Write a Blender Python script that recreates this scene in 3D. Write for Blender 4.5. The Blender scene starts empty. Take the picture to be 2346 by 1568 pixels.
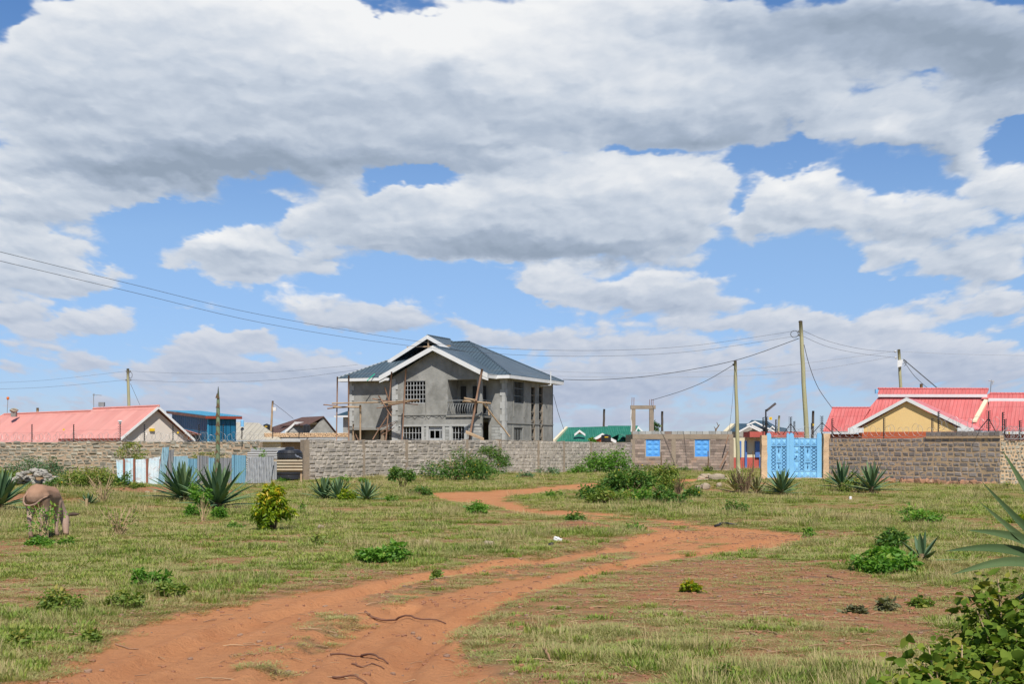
import bpy, bmesh, math, random
import numpy as np
from mathutils import Vector, Matrix, Euler
R = math.radians
rnd = random.Random(7)
rng = np.random.default_rng(11)
scene = bpy.context.scene
COL = scene.collection

# ---------------------------------------------------------------- camera
CAM_H = 1.95
cam_data = bpy.data.cameras.new('camera')
cam = bpy.data.objects.new('camera', cam_data)
COL.objects.link(cam)
cam.location = (0, 0, CAM_H)
cam.rotation_euler = (R(90), 0, 0)
cam_data.sensor_width = 36.0
cam_data.lens = 3000.0 / 2346.0 * 36.0
cam_data.shift_y = (1022.0 - 784.0) / 2346.0
cam_data.clip_start = 0.1
cam_data.clip_end = 9000
scene.camera = cam

# ---------------------------------------------------------------- exposure
scene.view_settings.view_transform = 'Standard'
scene.view_settings.look = 'None'
scene.view_settings.exposure = 0.0
scene.view_settings.gamma = 1.0
scene.view_settings.use_curve_mapping = False
scene.render.engine = 'CYCLES'
scene.cycles.max_bounces = 6
scene.cycles.diffuse_bounces = 3
scene.cycles.transparent_max_bounces = 6

# ---------------------------------------------------------------- sun
SUN_EL, SUN_AZ = 53.0, 11.0           # height, and degrees to the right of straight behind the camera
sun_data = bpy.data.lights.new('sun', 'SUN')
sun_data.energy = 5.0
sun_data.angle = R(0.53)
sun_data.color = (1.0, 0.955, 0.88)
sun = bpy.data.objects.new('sun', sun_data)
COL.objects.link(sun)
to_sun = Vector((math.sin(R(SUN_AZ)) * math.cos(R(SUN_EL)), -math.cos(R(SUN_AZ)) * math.cos(R(SUN_EL)), math.sin(R(SUN_EL))))
sun.rotation_euler = to_sun.to_track_quat('Z', 'Y').to_euler()
sun.location = (0, 0, 60)

# ---------------------------------------------------------------- world: sky with clouds
world = bpy.data.worlds.new('World')
scene.world = world
world.use_nodes = True
WT = world.node_tree
WT.nodes.clear()

class NT:
    """small helper for writing node trees"""
    def __init__(s, tree): s.t = tree
    def n(s, typ, **kw):
        nd = s.t.nodes.new(typ)
        for k, v in kw.items(): setattr(nd, k, v)
        return nd
    def put(s, sock, v):
        if v is None: return
        if hasattr(v, 'is_output') or isinstance(v, bpy.types.NodeSocket): s.t.links.new(v, sock)
        else: sock.default_value = v
    def m(s, op, a, b=None, c=None, clamp=False):
        nd = s.n('ShaderNodeMath', operation=op, use_clamp=clamp)
        s.put(nd.inputs[0], a); s.put(nd.inputs[1], b); s.put(nd.inputs[2], c)
        return nd.outputs[0]
    def v(s, op, a, b=None, c=None):
        nd = s.n('ShaderNodeVectorMath', operation=op)
        s.put(nd.inputs[0], a); s.put(nd.inputs[1], b)
        if op == 'MULTIPLY_ADD': s.put(nd.inputs[2], c)
        if op == 'SCALE' and c is not None: s.put(nd.inputs['Scale'], c)
        return nd.outputs['Value'] if op in ('LENGTH', 'DOT_PRODUCT', 'DISTANCE') else nd.outputs[0]
    def mix(s, f, a, b, typ='MIX'):
        nd = s.n('ShaderNodeMix', data_type='RGBA', blend_type=typ)
        nd.clamp_factor = True
        s.put(nd.inputs[0], f); s.put(nd.inputs[6], a); s.put(nd.inputs[7], b)
        return nd.outputs[2]
    def noise(s, vec, scale, detail=3, rough=0.55, dist=0.0, out='Fac', lac=2.0):
        nd = s.n('ShaderNodeTexNoise')
        if vec is not None: s.put(nd.inputs['Vector'], vec)
        nd.inputs['Scale'].default_value = scale
        nd.inputs['Detail'].default_value = detail
        nd.inputs['Roughness'].default_value = rough
        nd.inputs['Lacunarity'].default_value = lac
        nd.inputs['Distortion'].default_value = dist
        return nd.outputs[out]
    def ramp(s, f, stops, interp='LINEAR'):
        nd = s.n('ShaderNodeValToRGB')
        nd.color_ramp.interpolation = interp
        e = nd.color_ramp.elements
        while len(e) > 1: e.remove(e[-1])
        e[0].position = stops[0][0]; e[0].color = (*stops[0][1], 1) if len(stops[0][1]) == 3 else stops[0][1]
        for p, c in stops[1:]:
            x = e.new(p); x.color = (*c, 1) if len(c) == 3 else c
        s.put(nd.inputs[0], f)
        return nd.outputs[0]
    def mr(s, v, a, b, c=0.0, d=1.0, typ='LINEAR'):
        nd = s.n('ShaderNodeMapRange', interpolation_type=typ)
        s.put(nd.inputs[0], v); nd.inputs[1].default_value = a; nd.inputs[2].default_value = b
        nd.inputs[3].default_value = c; nd.inputs[4].default_value = d
        return nd.outputs[0]
    def xyz(s, x, y, z):
        nd = s.n('ShaderNodeCombineXYZ'); s.put(nd.inputs[0], x); s.put(nd.inputs[1], y); s.put(nd.inputs[2], z)
        return nd.outputs[0]
    def sep(s, v):
        nd = s.n('ShaderNodeSeparateXYZ'); s.put(nd.inputs[0], v)
        return nd.outputs

# every cloud bank of the sky: bearing and height as tangents x1000 (x from straight ahead, y up), half sizes, weight
# written as (x, y, rx, ry, weight); x-1173 and 1022-y give the tangents in 1/3000
CLOUDS = [
 (330,190,470,190,1.1),(150,180,160,110,.6),(450,40,300,60,.6),(850,70,420,70,.7),(1300,50,200,50,.6),(900,200,430,170,1.1),(1350,190,420,150,1.0),(1750,180,400,130,.9),(2180,60,330,110,1.0),(2320,180,170,100,.9),(1650,40,260,60,.7),
 (150,345,260,70,.7),(600,345,420,60,.8),(1150,330,260,45,.55),(1600,285,220,50,.6),(120,120,160,90,.35),(260,60,160,60,.3),
 (100,450,190,50,.9),(470,440,90,24,.45),(330,430,120,24,.4),
 (2110,300,150,72,1.0),(2270,260,110,34,.55),
 (1330,455,300,88,1.15),(1590,400,110,50,.95),(1040,525,290,62,1.0),(750,480,150,56,1.0),(1330,550,300,42,.95),(1530,505,75,60,.9),(900,440,130,34,.5),
 (1790,445,80,58,1.0),(1885,395,55,45,.9),(2060,490,270,66,1.15),(2290,410,110,60,.95),(1715,520,50,30,.6),
 (2210,590,190,48,1.1),(2300,688,110,36,1.0),(2080,700,120,30,.6),
 (90,575,160,64,1.1),(60,650,180,40,.9),(230,640,60,24,.8),(40,520,60,30,.6),
 (530,562,105,44,1.1),(650,600,150,38,1.0),(560,630,85,28,.8),(395,598,70,20,.5),
 (710,690,85,38,1.1),(910,715,115,32,1.05),(800,740,150,20,.7),
 (1240,645,90,30,1.0),(1500,645,180,46,1.15),(1560,690,160,30,.8),(1110,585,200,18,.5),(1350,670,110,26,.7),
 (50,718,90,26,1.15),(250,742,85,30,1.1),(150,745,90,18,.7),(400,710,100,18,.6),
 (475,790,110,26,1.15),(570,770,70,20,.8),(430,835,100,26,1.05),(190,832,80,26,.9),(600,845,140,26,.8),(330,870,160,26,.6),(60,770,80,22,.7),(760,850,120,30,.7),(700,910,160,26,.7),
 (1220,772,90,20,.7),(1100,772,50,18,.7),(1500,755,300,40,.62),(2000,755,160,30,1.0),(1800,740,80,36,.85),
 (1800,850,620,70,.74),(1350,870,300,40,.5),(300,930,420,40,.66),(900,880,450,50,.56),(2230,830,260,70,.74),(1400,960,1000,40,.68),(100,800,120,20,.5),
 (2010,600,60,40,.35),(1440,800,100,26,.6),(1290,800,90,20,.5),(1650,745,90,26,.5),(2150,800,120,24,.5),(1900,820,90,20,.5),(1060,745,60,20,.5),(30,840,80,22,.6),(720,800,120,24,.4),(1180,900,300,30,.35),
 (20,75,70,70,-.6),(620,2,120,18,-.5),(985,25,70,26,-.9),(840,10,70,16,-.6),(975,408,110,30,-1.1),(850,425,60,16,-.5),(1200,345,150,14,-.45),(1500,335,160,14,-.5),(1760,350,120,40,-.75),(1870,330,60,40,-.5),(2090,195,45,26,-.35),
 (2310,310,60,34,-.8),(560,470,120,34,-.7),(1690,440,26,60,-.5),(330,500,90,26,-.5),(560,412,50,14,-.4),(1990,470,30,10,-.2),(430,455,30,10,-.5),
]
# bellies in their own shade and crests turned to the sun: (x, y, rx, ry, weight)
TONES = [
 (1980,50,480,100,-.55),(2290,165,240,80,-.38),(420,392,330,36,-.34),(150,505,220,26,-.2),(1050,385,380,34,-.22),(1700,300,260,50,-.20),
 (950,60,340,100,.26),(700,90,130,80,.10),(1080,130,160,110,.16),(1050,165,60,50,-.34),(1450,210,180,50,.16),(1560,140,200,50,.10),
 (1400,390,240,50,.26),(1600,390,110,50,.16),(1080,440,80,40,.2),(1330,590,280,26,-.28),(1000,570,260,26,-.16),
 (1480,628,150,26,.22),(1500,712,200,20,-.18),(520,540,70,30,.3),(1240,635,70,24,.14),(240,740,60,20,.14),(470,780,80,20,.14),(2060,745,80,20,.16),(720,672,90,24,.36),(820,752,180,14,-.14),
 (1875,390,70,36,.30),(1775,430,60,36,.24),(2320,375,90,36,.28),(2080,420,120,24,.14),(640,470,80,24,.14),(2040,550,320,26,-.18),(2130,370,160,26,-.3),(2060,285,60,36,.22),
 (2200,640,200,18,-.16),(40,425,170,18,.2),(640,580,260,16,-.1),
]
def cloud_space(t, x, y): return ((x - 1173) / 1000.0, (1022 - y) / 1000.0)


W = NT(WT)
tc = W.n('ShaderNodeTexCoord')
d = W.sep(tc.outputs['Generated'])
ay = W.m('MAXIMUM', W.m('ABSOLUTE', d[1]), .12)
PX = W.m('DIVIDE', W.m('MULTIPLY', d[0], 3.0), ay)
PZ = W.m('DIVIDE', W.m('MULTIPLY', d[2], 3.0), ay)
P0 = W.xyz(PX, PZ, 0.0)
zc = W.m('ADD', W.m('MAXIMUM', PZ, -0.25), 0.62)
# coordinates that shrink towards the horizon, as cloud does with distance
Q = W.xyz(W.m('DIVIDE', PX, zc), W.m('MULTIPLY', W.m('LOGARITHM', W.m('SUBTRACT', zc, .14), 2.71828), 1.75), 0)
def n2(vec, scale, detail, rough, out='Fac', dist=0.0):
    o = W.noise(vec, scale, detail, rough, dist, out)
    o.node.noise_dimensions = '2D'
    return o
w1 = W.v('SUBTRACT', n2(Q, 2.2, 1.0, .5, 'Color'), (.5, .5, .5))
w2 = W.v('SUBTRACT', n2(Q, 7.0, 4.0, .62, 'Color'), (.5, .5, .5))
Pd = W.v('MULTIPLY_ADD', w1, (.22, .10, 0), W.v('MULTIPLY', w2, (.17, .13, 0)))
Pw = W.v('ADD', P0, W.v('SCALE', Pd, None, W.m('MULTIPLY', W.m('SUBTRACT', zc, .33), .80)))
acc = (0, 0, 0)
for (x, y, rx, ry, w) in CLOUDS:
    cx, cy = cloud_space(0, x, y)
    r2 = (1000.0 / (rx * .92), 1000.0 / (ry * .92))
    q = W.v('MULTIPLY_ADD', Pw, (r2[0], r2[1], 0), (-cx * r2[0], -cy * r2[1], 1.0))
    e = W.m('EXPONENT', W.m('MULTIPLY', W.v('DOT_PRODUCT', q, q), -.8))
    acc = W.v('MULTIPLY_ADD', q, W.v('SCALE', (w * 2.2255 * .18, w * 2.2255 * .6, w * 2.2255), None, e), acc)
S = W.sep(acc)
def billow(vec):
    a = n2(vec, 5.2, 8.0, .58, 'Fac', .15)
    vo = W.n('ShaderNodeTexVoronoi', feature='SMOOTH_F1', voronoi_dimensions='2D')
    vo.inputs['Scale'].default_value = 11.0; vo.inputs['Smoothness'].default_value = .35
    vo.inputs['Detail'].default_value = 1.6; vo.inputs['Roughness'].default_value = .55
    W.put(vo.inputs['Vector'], W.v('MULTIPLY_ADD', w2, (.10, .10, 0), vec))
    b = W.m('MULTIPLY_ADD', vo.outputs['Distance'], -.42, .22)
    return W.m('ADD', W.m('MULTIPLY_ADD', a, 1.05, -.53), b)
N0 = billow(Q)
N1 = billow(W.v('ADD', Q, (.010, .026, 0)))
cover = W.m('SUBTRACT', W.m('MINIMUM', S[2], 1.5), .40)
D0 = W.m('ADD', cover, N0)
z = PZ
alpha = W.mr(D0, -.08, .38, typ='SMOOTHERSTEP')
fine = W.m('SUBTRACT', N0, N1)
tone = None
for (x, y, rx, ry, w) in TONES:
    cx, cy = cloud_space(0, x, y)
    r2 = (1000.0 / rx, 1000.0 / ry)
    q = W.v('MULTIPLY_ADD', Pw, (r2[0], r2[1], 0), (-cx * r2[0], -cy * r2[1], 0))
    e = W.m('EXPONENT', W.m('MULTIPLY', W.v('DOT_PRODUCT', q, q), -1.1))
    tone = W.m('MULTIPLY', e, w) if tone is None else W.m('MULTIPLY_ADD', e, w, tone)
thick = W.mr(D0, .2, 1.2)
lum = W.m('MULTIPLY_ADD', fine, .44, .63)
lum = W.m('MULTIPLY_ADD', S[1], .42, lum)
lum = W.m('MULTIPLY_ADD', thick, -.15, lum)
lum = W.m('MULTIPLY_ADD', tone, 1.0, lum)
lum = W.m('MULTIPLY_ADD', N0, .10, lum, clamp=True)
ccol = W.ramp(lum, [(0, (.30, .37, .47)), (.25, (.40, .475, .59)), (.5, (.575, .64, .735)), (.75, (.76, .795, .845)), (1, (.90, .91, .92))])
# towards the horizon cloud takes the pale lavender of the air
hz = W.mr(z, .0, .50, 1.0, 0.0, typ='SMOOTHSTEP')
ccol = W.mix(W.m('MULTIPLY', hz, .62), ccol, (.375, .435, .60, 1))
sky = W.n('ShaderNodeTexSky', sky_type='NISHITA', sun_disc=False)
sky.sun_elevation = R(SUN_EL); sky.sun_rotation = R(180 - SUN_AZ)
sky.air_density = 1.0; sky.dust_density = .4; sky.ozone_density = 2.0; sky.altitude = 1500
tint = W.ramp(W.mr(z, 0, 4.4), [(0, (.58, .66, .96)), (.03, (.64, .745, 1.04)), (.1125, (.96, 1.06, 1.20)), (.25, (.72, 1.0, 1.28)), (.6, (.42, .56, .70)), (1, (.36, .46, .56))])
skyc = W.mix(1.0, sky.outputs[0], tint, 'MULTIPLY')
world.cycles.sampling_method = 'MANUAL'
world.cycles.sample_map_resolution = 256
STR = 0.10
full = W.mix(alpha, skyc, W.v('SCALE', ccol, None, 1.0 / STR))
bg = W.n('ShaderNodeBackground'); bg.inputs['Strength'].default_value = STR
WT.links.new(full, bg.inputs[0])
wo = W.n('ShaderNodeOutputWorld'); WT.links.new(bg.outputs[0], wo.inputs[0])

# ================================================================ helpers
def tag(o, label=None, cat=None, group=None, kind=None):
    if label: o['label'] = label
    if cat: o['category'] = cat
    if group: o['group'] = group
    if kind or cat: o['kind'] = kind or 'thing'
    return o
def thing(name, label, cat, loc=(0, 0, 0), rz=0.0, group=None):
    o = bpy.data.objects.new(name, None)
    COL.objects.link(o); o.location = loc; o.rotation_euler = (0, 0, rz); o.empty_display_size = .3
    return tag(o, label, cat, group, 'thing')
def copy_tree(o, parent=None):
    c = o.copy(); COL.objects.link(c); c.parent = parent
    for ch in list(o.children): copy_tree(ch, c)
    return c
def at(px, py, D):
    """the point that stands D metres ahead on the bearing and height measured in the photograph"""
    return Vector(((px - 1173) / 3000 * D, D, CAM_H + (1022 - py) / 3000 * D))
def gnd(px, py=None, D=None):
    if D is None: D = 3000 * CAM_H / (py - 1022)
    return Vector(((px - 1173) / 3000 * D, D, 0))

class MB:
    """collects polygons; build() links them as one mesh object"""
    def __init__(s): s.v = []; s.f = []; s.mi = []; s.t = []; s.mats = []; s.tint = 0.5; s.sm = False
    def mat(s, m):
        if m not in s.mats: s.mats.append(m)
        return s.mats.index(m)
    def poly(s, pts, m=None, flip=False):
        b = len(s.v); s.v += [tuple(p) for p in pts]
        ids = list(range(b, b + len(pts)))
        s.f.append(ids[::-1] if flip else ids); s.mi.append(s.mat(m) if m else 0); s.t.append(s.tint)
    def grid(s, P, m=None):
        """P rows of points, shared vertices"""
        b = len(s.v); n = len(P); k = len(P[0])
        for r in P: s.v += [tuple(p) for p in r]
        mi = s.mat(m) if m else 0
        for i in range(n - 1):
            for j in range(k - 1):
                s.f.append([b + i*k + j, b + i*k + j + 1, b + (i+1)*k + j + 1, b + (i+1)*k + j]); s.mi.append(mi); s.t.append(s.tint)
    def hexa(s, c, m=None):
        """8 corners: bottom 4 then top 4, counter-clockwise from above"""
        b = len(s.v); s.v += [tuple(p) for p in c]; mi = s.mat(m) if m else 0
        for q in ((3, 2, 1, 0), (4, 5, 6, 7), (0, 1, 5, 4), (1, 2, 6, 5), (2, 3, 7, 6), (3, 0, 4, 7)):
            s.f.append([b + i for i in q]); s.mi.append(mi); s.t.append(s.tint)
    def box(s, x0, x1, y0, y1, z0, z1, m=None, T=None):
        c = [(x0, y0, z0), (x1, y0, z0), (x1, y1, z0), (x0, y1, z0), (x0, y0, z1), (x1, y0, z1), (x1, y1, z1), (x0, y1, z1)]
        if T: c = [T(*p) for p in c]
        s.hexa(c, m)
    def tube(s, pts, r, m=None, n=8, cap=True):
        pts = [Vector(p) for p in pts]
        rs = r if isinstance(r, (list, tuple)) else [r] * len(pts)
        b = len(s.v); mi = s.mat(m) if m else 0
        up = None
        for i, p in enumerate(pts):
            a = pts[max(i - 1, 0)]; c = pts[min(i + 1, len(pts) - 1)]
            d_ = (c - a).normalized()
            if up is None:
                up = Vector((0, 0, 1)) if abs(d_.z) < .9 else Vector((1, 0, 0))
            x = d_.cross(up).normalized(); y = x.cross(d_).normalized(); up = y
            for k in range(n):
                an = 2 * math.pi * k / n
                s.v.append(tuple(p + (x * math.cos(an) + y * math.sin(an)) * rs[i]))
        for i in range(len(pts) - 1):
            for k in range(n):
                k2 = (k + 1) % n
                s.f.append([b + i*n + k, b + i*n + k2, b + (i+1)*n + k2, b + (i+1)*n + k]); s.mi.append(mi); s.t.append(s.tint)
        if cap:
            s.f.append([b + k for k in range(n)]); s.mi.append(mi); s.t.append(s.tint)
            s.f.append([b + (len(pts)-1)*n + k for k in range(n)][::-1]); s.mi.append(mi); s.t.append(s.tint)
    def lathe(s, prof, c=(0, 0, 0), m=None, n=20):
        b = len(s.v); mi = s.mat(m) if m else 0
        for (r, z) in prof:
            for k in range(n):
                an = 2 * math.pi * k / n
                s.v.append((c[0] + r * math.cos(an), c[1] + r * math.sin(an), c[2] + z))
        for i in range(len(prof) - 1):
            for k in range(n):
                k2 = (k + 1) % n
                s.f.append([b + i*n + k, b + i*n + k2, b + (i+1)*n + k2, b + (i+1)*n + k]); s.mi.append(mi); s.t.append(s.tint)
        s.f.append([b + k for k in range(n)][::-1]); s.mi.append(mi); s.t.append(s.tint)
        s.f.append([b + (len(prof)-1)*n + k for k in range(n)]); s.mi.append(mi); s.t.append(s.tint)
    def slab(s, pts, t, m=None, m2=None):
        """a polygon given thickness t downwards (vertical)"""
        pts = [Vector(p) for p in pts]
        lo = [p - Vector((0, 0, t)) for p in pts]
        nrm = Vector((0, 0, 0))
        for i in range(len(pts)): nrm += pts[i].cross(pts[(i + 1) % len(pts)])
        if nrm.z < 0: pts.reverse(); lo.reverse()
        s.poly(pts, m); s.poly(lo[::-1], m2 or m)
        k = len(pts)
        for i in range(k):
            j = (i + 1) % k
            s.poly([lo[i], lo[j], pts[j], pts[i]], m2 or m)
    def rock(s, c, rx, ry, rz, m=None, seed=0, rough=.25):
        r_ = random.Random(seed)
        n1, n2 = 6, 9
        ph = [r_.uniform(0, 6.3) for _ in range(6)]
        b = len(s.v); mi = s.mat(m) if m else 0
        a0 = r_.uniform(0, 3.14)
        for i in range(n1 + 1):
            th = math.pi * i / n1
            for k in range(n2):
                an = 2 * math.pi * k / n2
                x, y, z_ = math.sin(th) * math.cos(an), math.sin(th) * math.sin(an), math.cos(th)
                q = 1 + rough * (math.sin(3 * x + ph[0]) * math.cos(2.5 * y + ph[1]) + .6 * math.sin(5 * z_ + ph[2]) * math.cos(4 * x + ph[3])) + r_.uniform(-.07, .07)
                mx = max(abs(x), abs(y), abs(z_)); q *= (1 - .45) + .45 * (.80 / max(mx, .58))
                X = x * rx * q; Y = y * ry * q
                s.v.append((c[0] + X * math.cos(a0) - Y * math.sin(a0), c[1] + X * math.sin(a0) + Y * math.cos(a0), c[2] + z_ * rz * q))
        for i in range(n1):
            for k in range(n2):
                k2 = (k + 1) % n2
                s.f.append([b + i*n2 + k, b + (i+1)*n2 + k, b + (i+1)*n2 + k2, b + i*n2 + k2]); s.mi.append(mi); s.t.append(s.tint)
    def build(s, name, m=None, parent=None, smooth=False, origin=None):
        me = bpy.data.meshes.new(name)
        off = Vector((0, 0, 0))
        if parent is not None:
            q_ = parent
            while q_ is not None: off = off + Vector(q_.location); q_ = q_.parent
        elif origin is not None: off = Vector(origin)
        V = np.array(s.v, dtype=np.float64).reshape(-1, 3) - np.array(off)
        me.from_pydata(V.tolist(), [], s.f)
        if m is not None and not s.mats: me.materials.append(m)
        for q in s.mats: me.materials.append(q)
        me.polygons.foreach_set('material_index', s.mi)
        at_ = me.attributes.new('tint', 'FLOAT', 'FACE'); at_.data.foreach_set('value', s.t)
        # metric UVs: across and up each face
        uv = me.uv_layers.new(name='UVMap')
        co = [Vector(v) for v in s.v]
        for p in me.polygons:
            nn = p.normal
            h = Vector((0, 0, 1)).cross(nn)
            h = Vector((1, 0, 0)) if h.length < .05 else h.normalized()
            g = nn.cross(h)
            for li in p.loop_indices:
                c = co[me.loops[li].vertex_index]
                uv.data[li].uv = (c.dot(h), c.dot(g))
        if smooth: me.polygons.foreach_set('use_smooth', [True] * len(me.polygons))
        me.update()
        o = bpy.data.objects.new(name, me); COL.objects.link(o)
        if parent is not None: o.parent = parent
        else: o.location = off
        return o

class Fr:
    """a building's own axes: u along the front to the right, w away from us, z up"""
    def __init__(s, px, D, deg):
        t = R(deg)
        s.o = Vector(((px - 1173) / 3000 * D, D)); s.eu = Vector((math.cos(t), -math.sin(t))); s.ew = Vector((math.sin(t), math.cos(t)))
    def __call__(s, u, w, z_):
        p = s.o + s.eu * u + s.ew * w
        return Vector((p.x, p.y, z_))
    def U(s, px, w=0.0):
        k = (px - 1173) / 3000; b = s.o + s.ew * w
        return (k * b.y - b.x) / (s.eu.x - k * s.eu.y)
    def Wd(s, px, u=0.0):
        k = (px - 1173) / 3000; b = s.o + s.eu * u
        return (k * b.y - b.x) / (s.ew.x - k * s.ew.y)
    def Z(s, py, u=0.0, w=0.0):
        y = (s.o + s.eu * u + s.ew * w).y
        return CAM_H + (1022 - py) / 3000 * y
def wall_holes(mb, T, u0, u1, z0, z1, holes, th, m):
    """wall in the plane T(u, 0, z), th thick backwards, with rectangular openings (ua, ub, za, zb)"""
    us = sorted({u0, u1, *[h[0] for h in holes], *[h[1] for h in holes]}); us = [u for u in us if u0 - 1e-6 <= u <= u1 + 1e-6]
    zs = sorted({z0, z1, *[h[2] for h in holes], *[h[3] for h in holes]}); zs = [q for q in zs if z0 - 1e-6 <= q <= z1 + 1e-6]
    def hole(u, q): return any(h[0] < u < h[1] and h[2] < q < h[3] for h in holes)
    for i in range(len(us) - 1):
        for j in range(len(zs) - 1):
            if hole((us[i] + us[i+1]) / 2, (zs[j] + zs[j+1]) / 2): continue
            a, b, c, d_ = us[i], us[i+1], zs[j], zs[j+1]
            mb.poly([T(a, 0, c), T(b, 0, c), T(b, 0, d_), T(a, 0, d_)], m)
            mb.poly([T(a, th, c), T(a, th, d_), T(b, th, d_), T(b, th, c)], m)
    for (a, b, c, d_) in holes:
        mb.poly([T(a, 0, c), T(a, 0, d_), T(a, th, d_), T(a, th, c)], m)
        mb.poly([T(b, 0, c), T(b, th, c), T(b, th, d_), T(b, 0, d_)], m)
        mb.poly([T(a, 0, d_), T(b, 0, d_), T(b, th, d_), T(a, th, d_)], m)
        mb.poly([T(a, 0, c), T(a, th, c), T(b, th, c), T(b, 0, c)], m)
    for (a, b) in ((u0, u0), (u1, u1)):
        mb.poly([T(a, 0, z0), T(a, 0, z1), T(a, th, z1), T(a, th, z0)], m)
    mb.poly([T(u0, 0, z1), T(u1, 0, z1), T(u1, th, z1), T(u0, th, z1)], m)

# ================================================================ materials
MATS = {}
def new_mat(name):
    m = bpy.data.materials.new(name); m.use_nodes = True
    t = m.node_tree; t.nodes.clear()
    q = NT(t)
    out = q.n('ShaderNodeOutputMaterial'); bs = q.n('ShaderNodeBsdfPrincipled')
    t.links.new(bs.outputs[0], out.inputs[0])
    return m, q, bs, out
def bump(q, bs, h, strength=.5, dist=.02):
    b = q.n('ShaderNodeBump'); b.inputs['Strength'].default_value = strength; b.inputs['Distance'].default_value = dist
    q.put(b.inputs['Height'], h); q.put(bs.inputs['Normal'], b.outputs[0])
def C4(c): return (c[0], c[1], c[2], 1.0)
def surf(name, col, col2=None, scale=2.0, rough=.85, bumps=(30, .3, .01), metal=0.0, tintamt=0.0, stain=None, spec=.3, detail=5, stretch=None):
    """a plain surface: two colours mixed by noise, optional stain colour, per-piece tint and a fine bump"""
    if name in MATS: return MATS[name]
    m, q, bs, out = new_mat(name)
    g = q.n('ShaderNodeNewGeometry')
    pos = g.outputs['Position']
    if stretch: pos = q.v('MULTIPLY', pos, stretch)
    col2 = col2 or tuple(c * .75 for c in col)
    n = q.noise(pos, scale, detail, .6)
    c = q.mix(q.mr(n, .32, .68), C4(col), C4(col2))
    if stain:
        n2_ = q.noise(pos, stain[1], 6, .65, .6)
        c = q.mix(q.m('MULTIPLY', q.mr(n2_, stain[2], stain[2] + .16), stain[3]), c, C4(stain[0]))
    if tintamt:
        a = q.n('ShaderNodeAttribute', attribute_name='tint')
        f = q.mr(a.outputs['Fac'], 0, 1, 1 - tintamt, 1 + tintamt)
        c = q.v('SCALE', c, None, f)
    q.put(bs.inputs['Base Color'], c)
    bs.inputs['Roughness'].default_value = rough; bs.inputs['Metallic'].default_value = metal
    bs.inputs['Specular IOR Level'].default_value = spec
    if bumps:
        bump(q, bs, q.noise(g.outputs['Position'], bumps[0], 4, .6), bumps[1], bumps[2])
    MATS[name] = m
    return m
def sheet_metal(name, col, col2, pitch=.2, rough=.45, fade=None, depth=.03, axis=0, metal=0.0, sharp=True, spec=.4):
    """ribbed roofing sheet: ribs run up the slope, laps across it"""
    if name in MATS: return MATS[name]
    m, q, bs, out = new_mat(name)
    uv = q.n('ShaderNodeUVMap').outputs[0]
    s_ = q.sep(uv)
    u = s_[axis]; v_ = s_[1 - axis]
    ph = q.m('FRACT', q.m('DIVIDE', u, pitch))
    tri = q.m('ABSOLUTE', q.m('SUBTRACT', ph, .5))
    h = q.mr(tri, .30, .46) if sharp else q.m('SINE', q.m('MULTIPLY', u, 6.283 / pitch))
    lap = q.m('GREATER_THAN', q.m('FRACT', q.m('DIVIDE', v_, 2.6)), .985)
    g = q.n('ShaderNodeNewGeometry')
    n = q.noise(g.outputs['Position'], .7, 5, .65)
    st = q.noise(q.v('MULTIPLY', uv, (6.0, .5, 1) if axis == 0 else (.5, 6, 1)), 1.0, 4, .6)
    c = q.mix(q.mr(n, .3, .7), C4(col), C4(col2))
    if fade: c = q.mix(q.m('MULTIPLY', q.mr(st, .45, .75), fade[1]), c, C4(fade[0]))
    sheet = q.noise(q.xyz(q.m('FLOOR', q.m('DIVIDE', u, .8)), q.m('FLOOR', q.m('DIVIDE', v_, 2.6)), 0), 3.1, 0)
    c = q.v('SCALE', c, None, q.mr(sheet, .3, .7, .93, 1.07))
    c = q.mix(q.m('MULTIPLY', lap, .5), c, C4(tuple(k * .6 for k in col)))
    q.put(bs.inputs['Base Color'], c)
    bs.inputs['Roughness'].default_value = rough; bs.inputs['Metallic'].default_value = metal
    bs.inputs['Specular IOR Level'].default_value = spec
    hh = q.m('SUBTRACT', h, q.m('MULTIPLY', lap, .6))
    bump(q, bs, hh, 1.0, depth)
    MATS[name] = m
    return m
def leafmat(name, c1, c2, c3=None, trans=.35, rough=.55, spec=.35):
    """leaves: a tint per leaf, drier leaves mixed in, some light through the blade"""
    if name in MATS: return MATS[name]
    m, q, bs, out = new_mat(name)
    a = q.n('ShaderNodeAttribute', attribute_name='tint').outputs['Fac']
    g = q.n('ShaderNodeNewGeometry')
    n = q.noise(g.outputs['Position'], 1.6, 3, .6)
    stops = [(0, c1), (.72, c2)] + ([(.9, c3), (1, c3)] if c3 else [])
    c = q.ramp(q.m('ADD', a, q.m('MULTIPLY_ADD', n, .5, -.25)), stops)
    q.put(bs.inputs['Base Color'], c)
    bs.inputs['Roughness'].default_value = rough; bs.inputs['Specular IOR Level'].default_value = spec
    tr = q.n('ShaderNodeBsdfTranslucent'); q.put(tr.inputs[0], q.v('MULTIPLY', c, (1.15, 1.35, .6)))
    mx = q.n('ShaderNodeMixShader'); mx.inputs[0].default_value = trans
    q.t.links.new(bs.outputs[0], mx.inputs[1]); q.t.links.new(tr.outputs[0], mx.inputs[2])
    q.t.links.new(mx.outputs[0], out.inputs[0])
    MATS[name] = m
    return m

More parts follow.
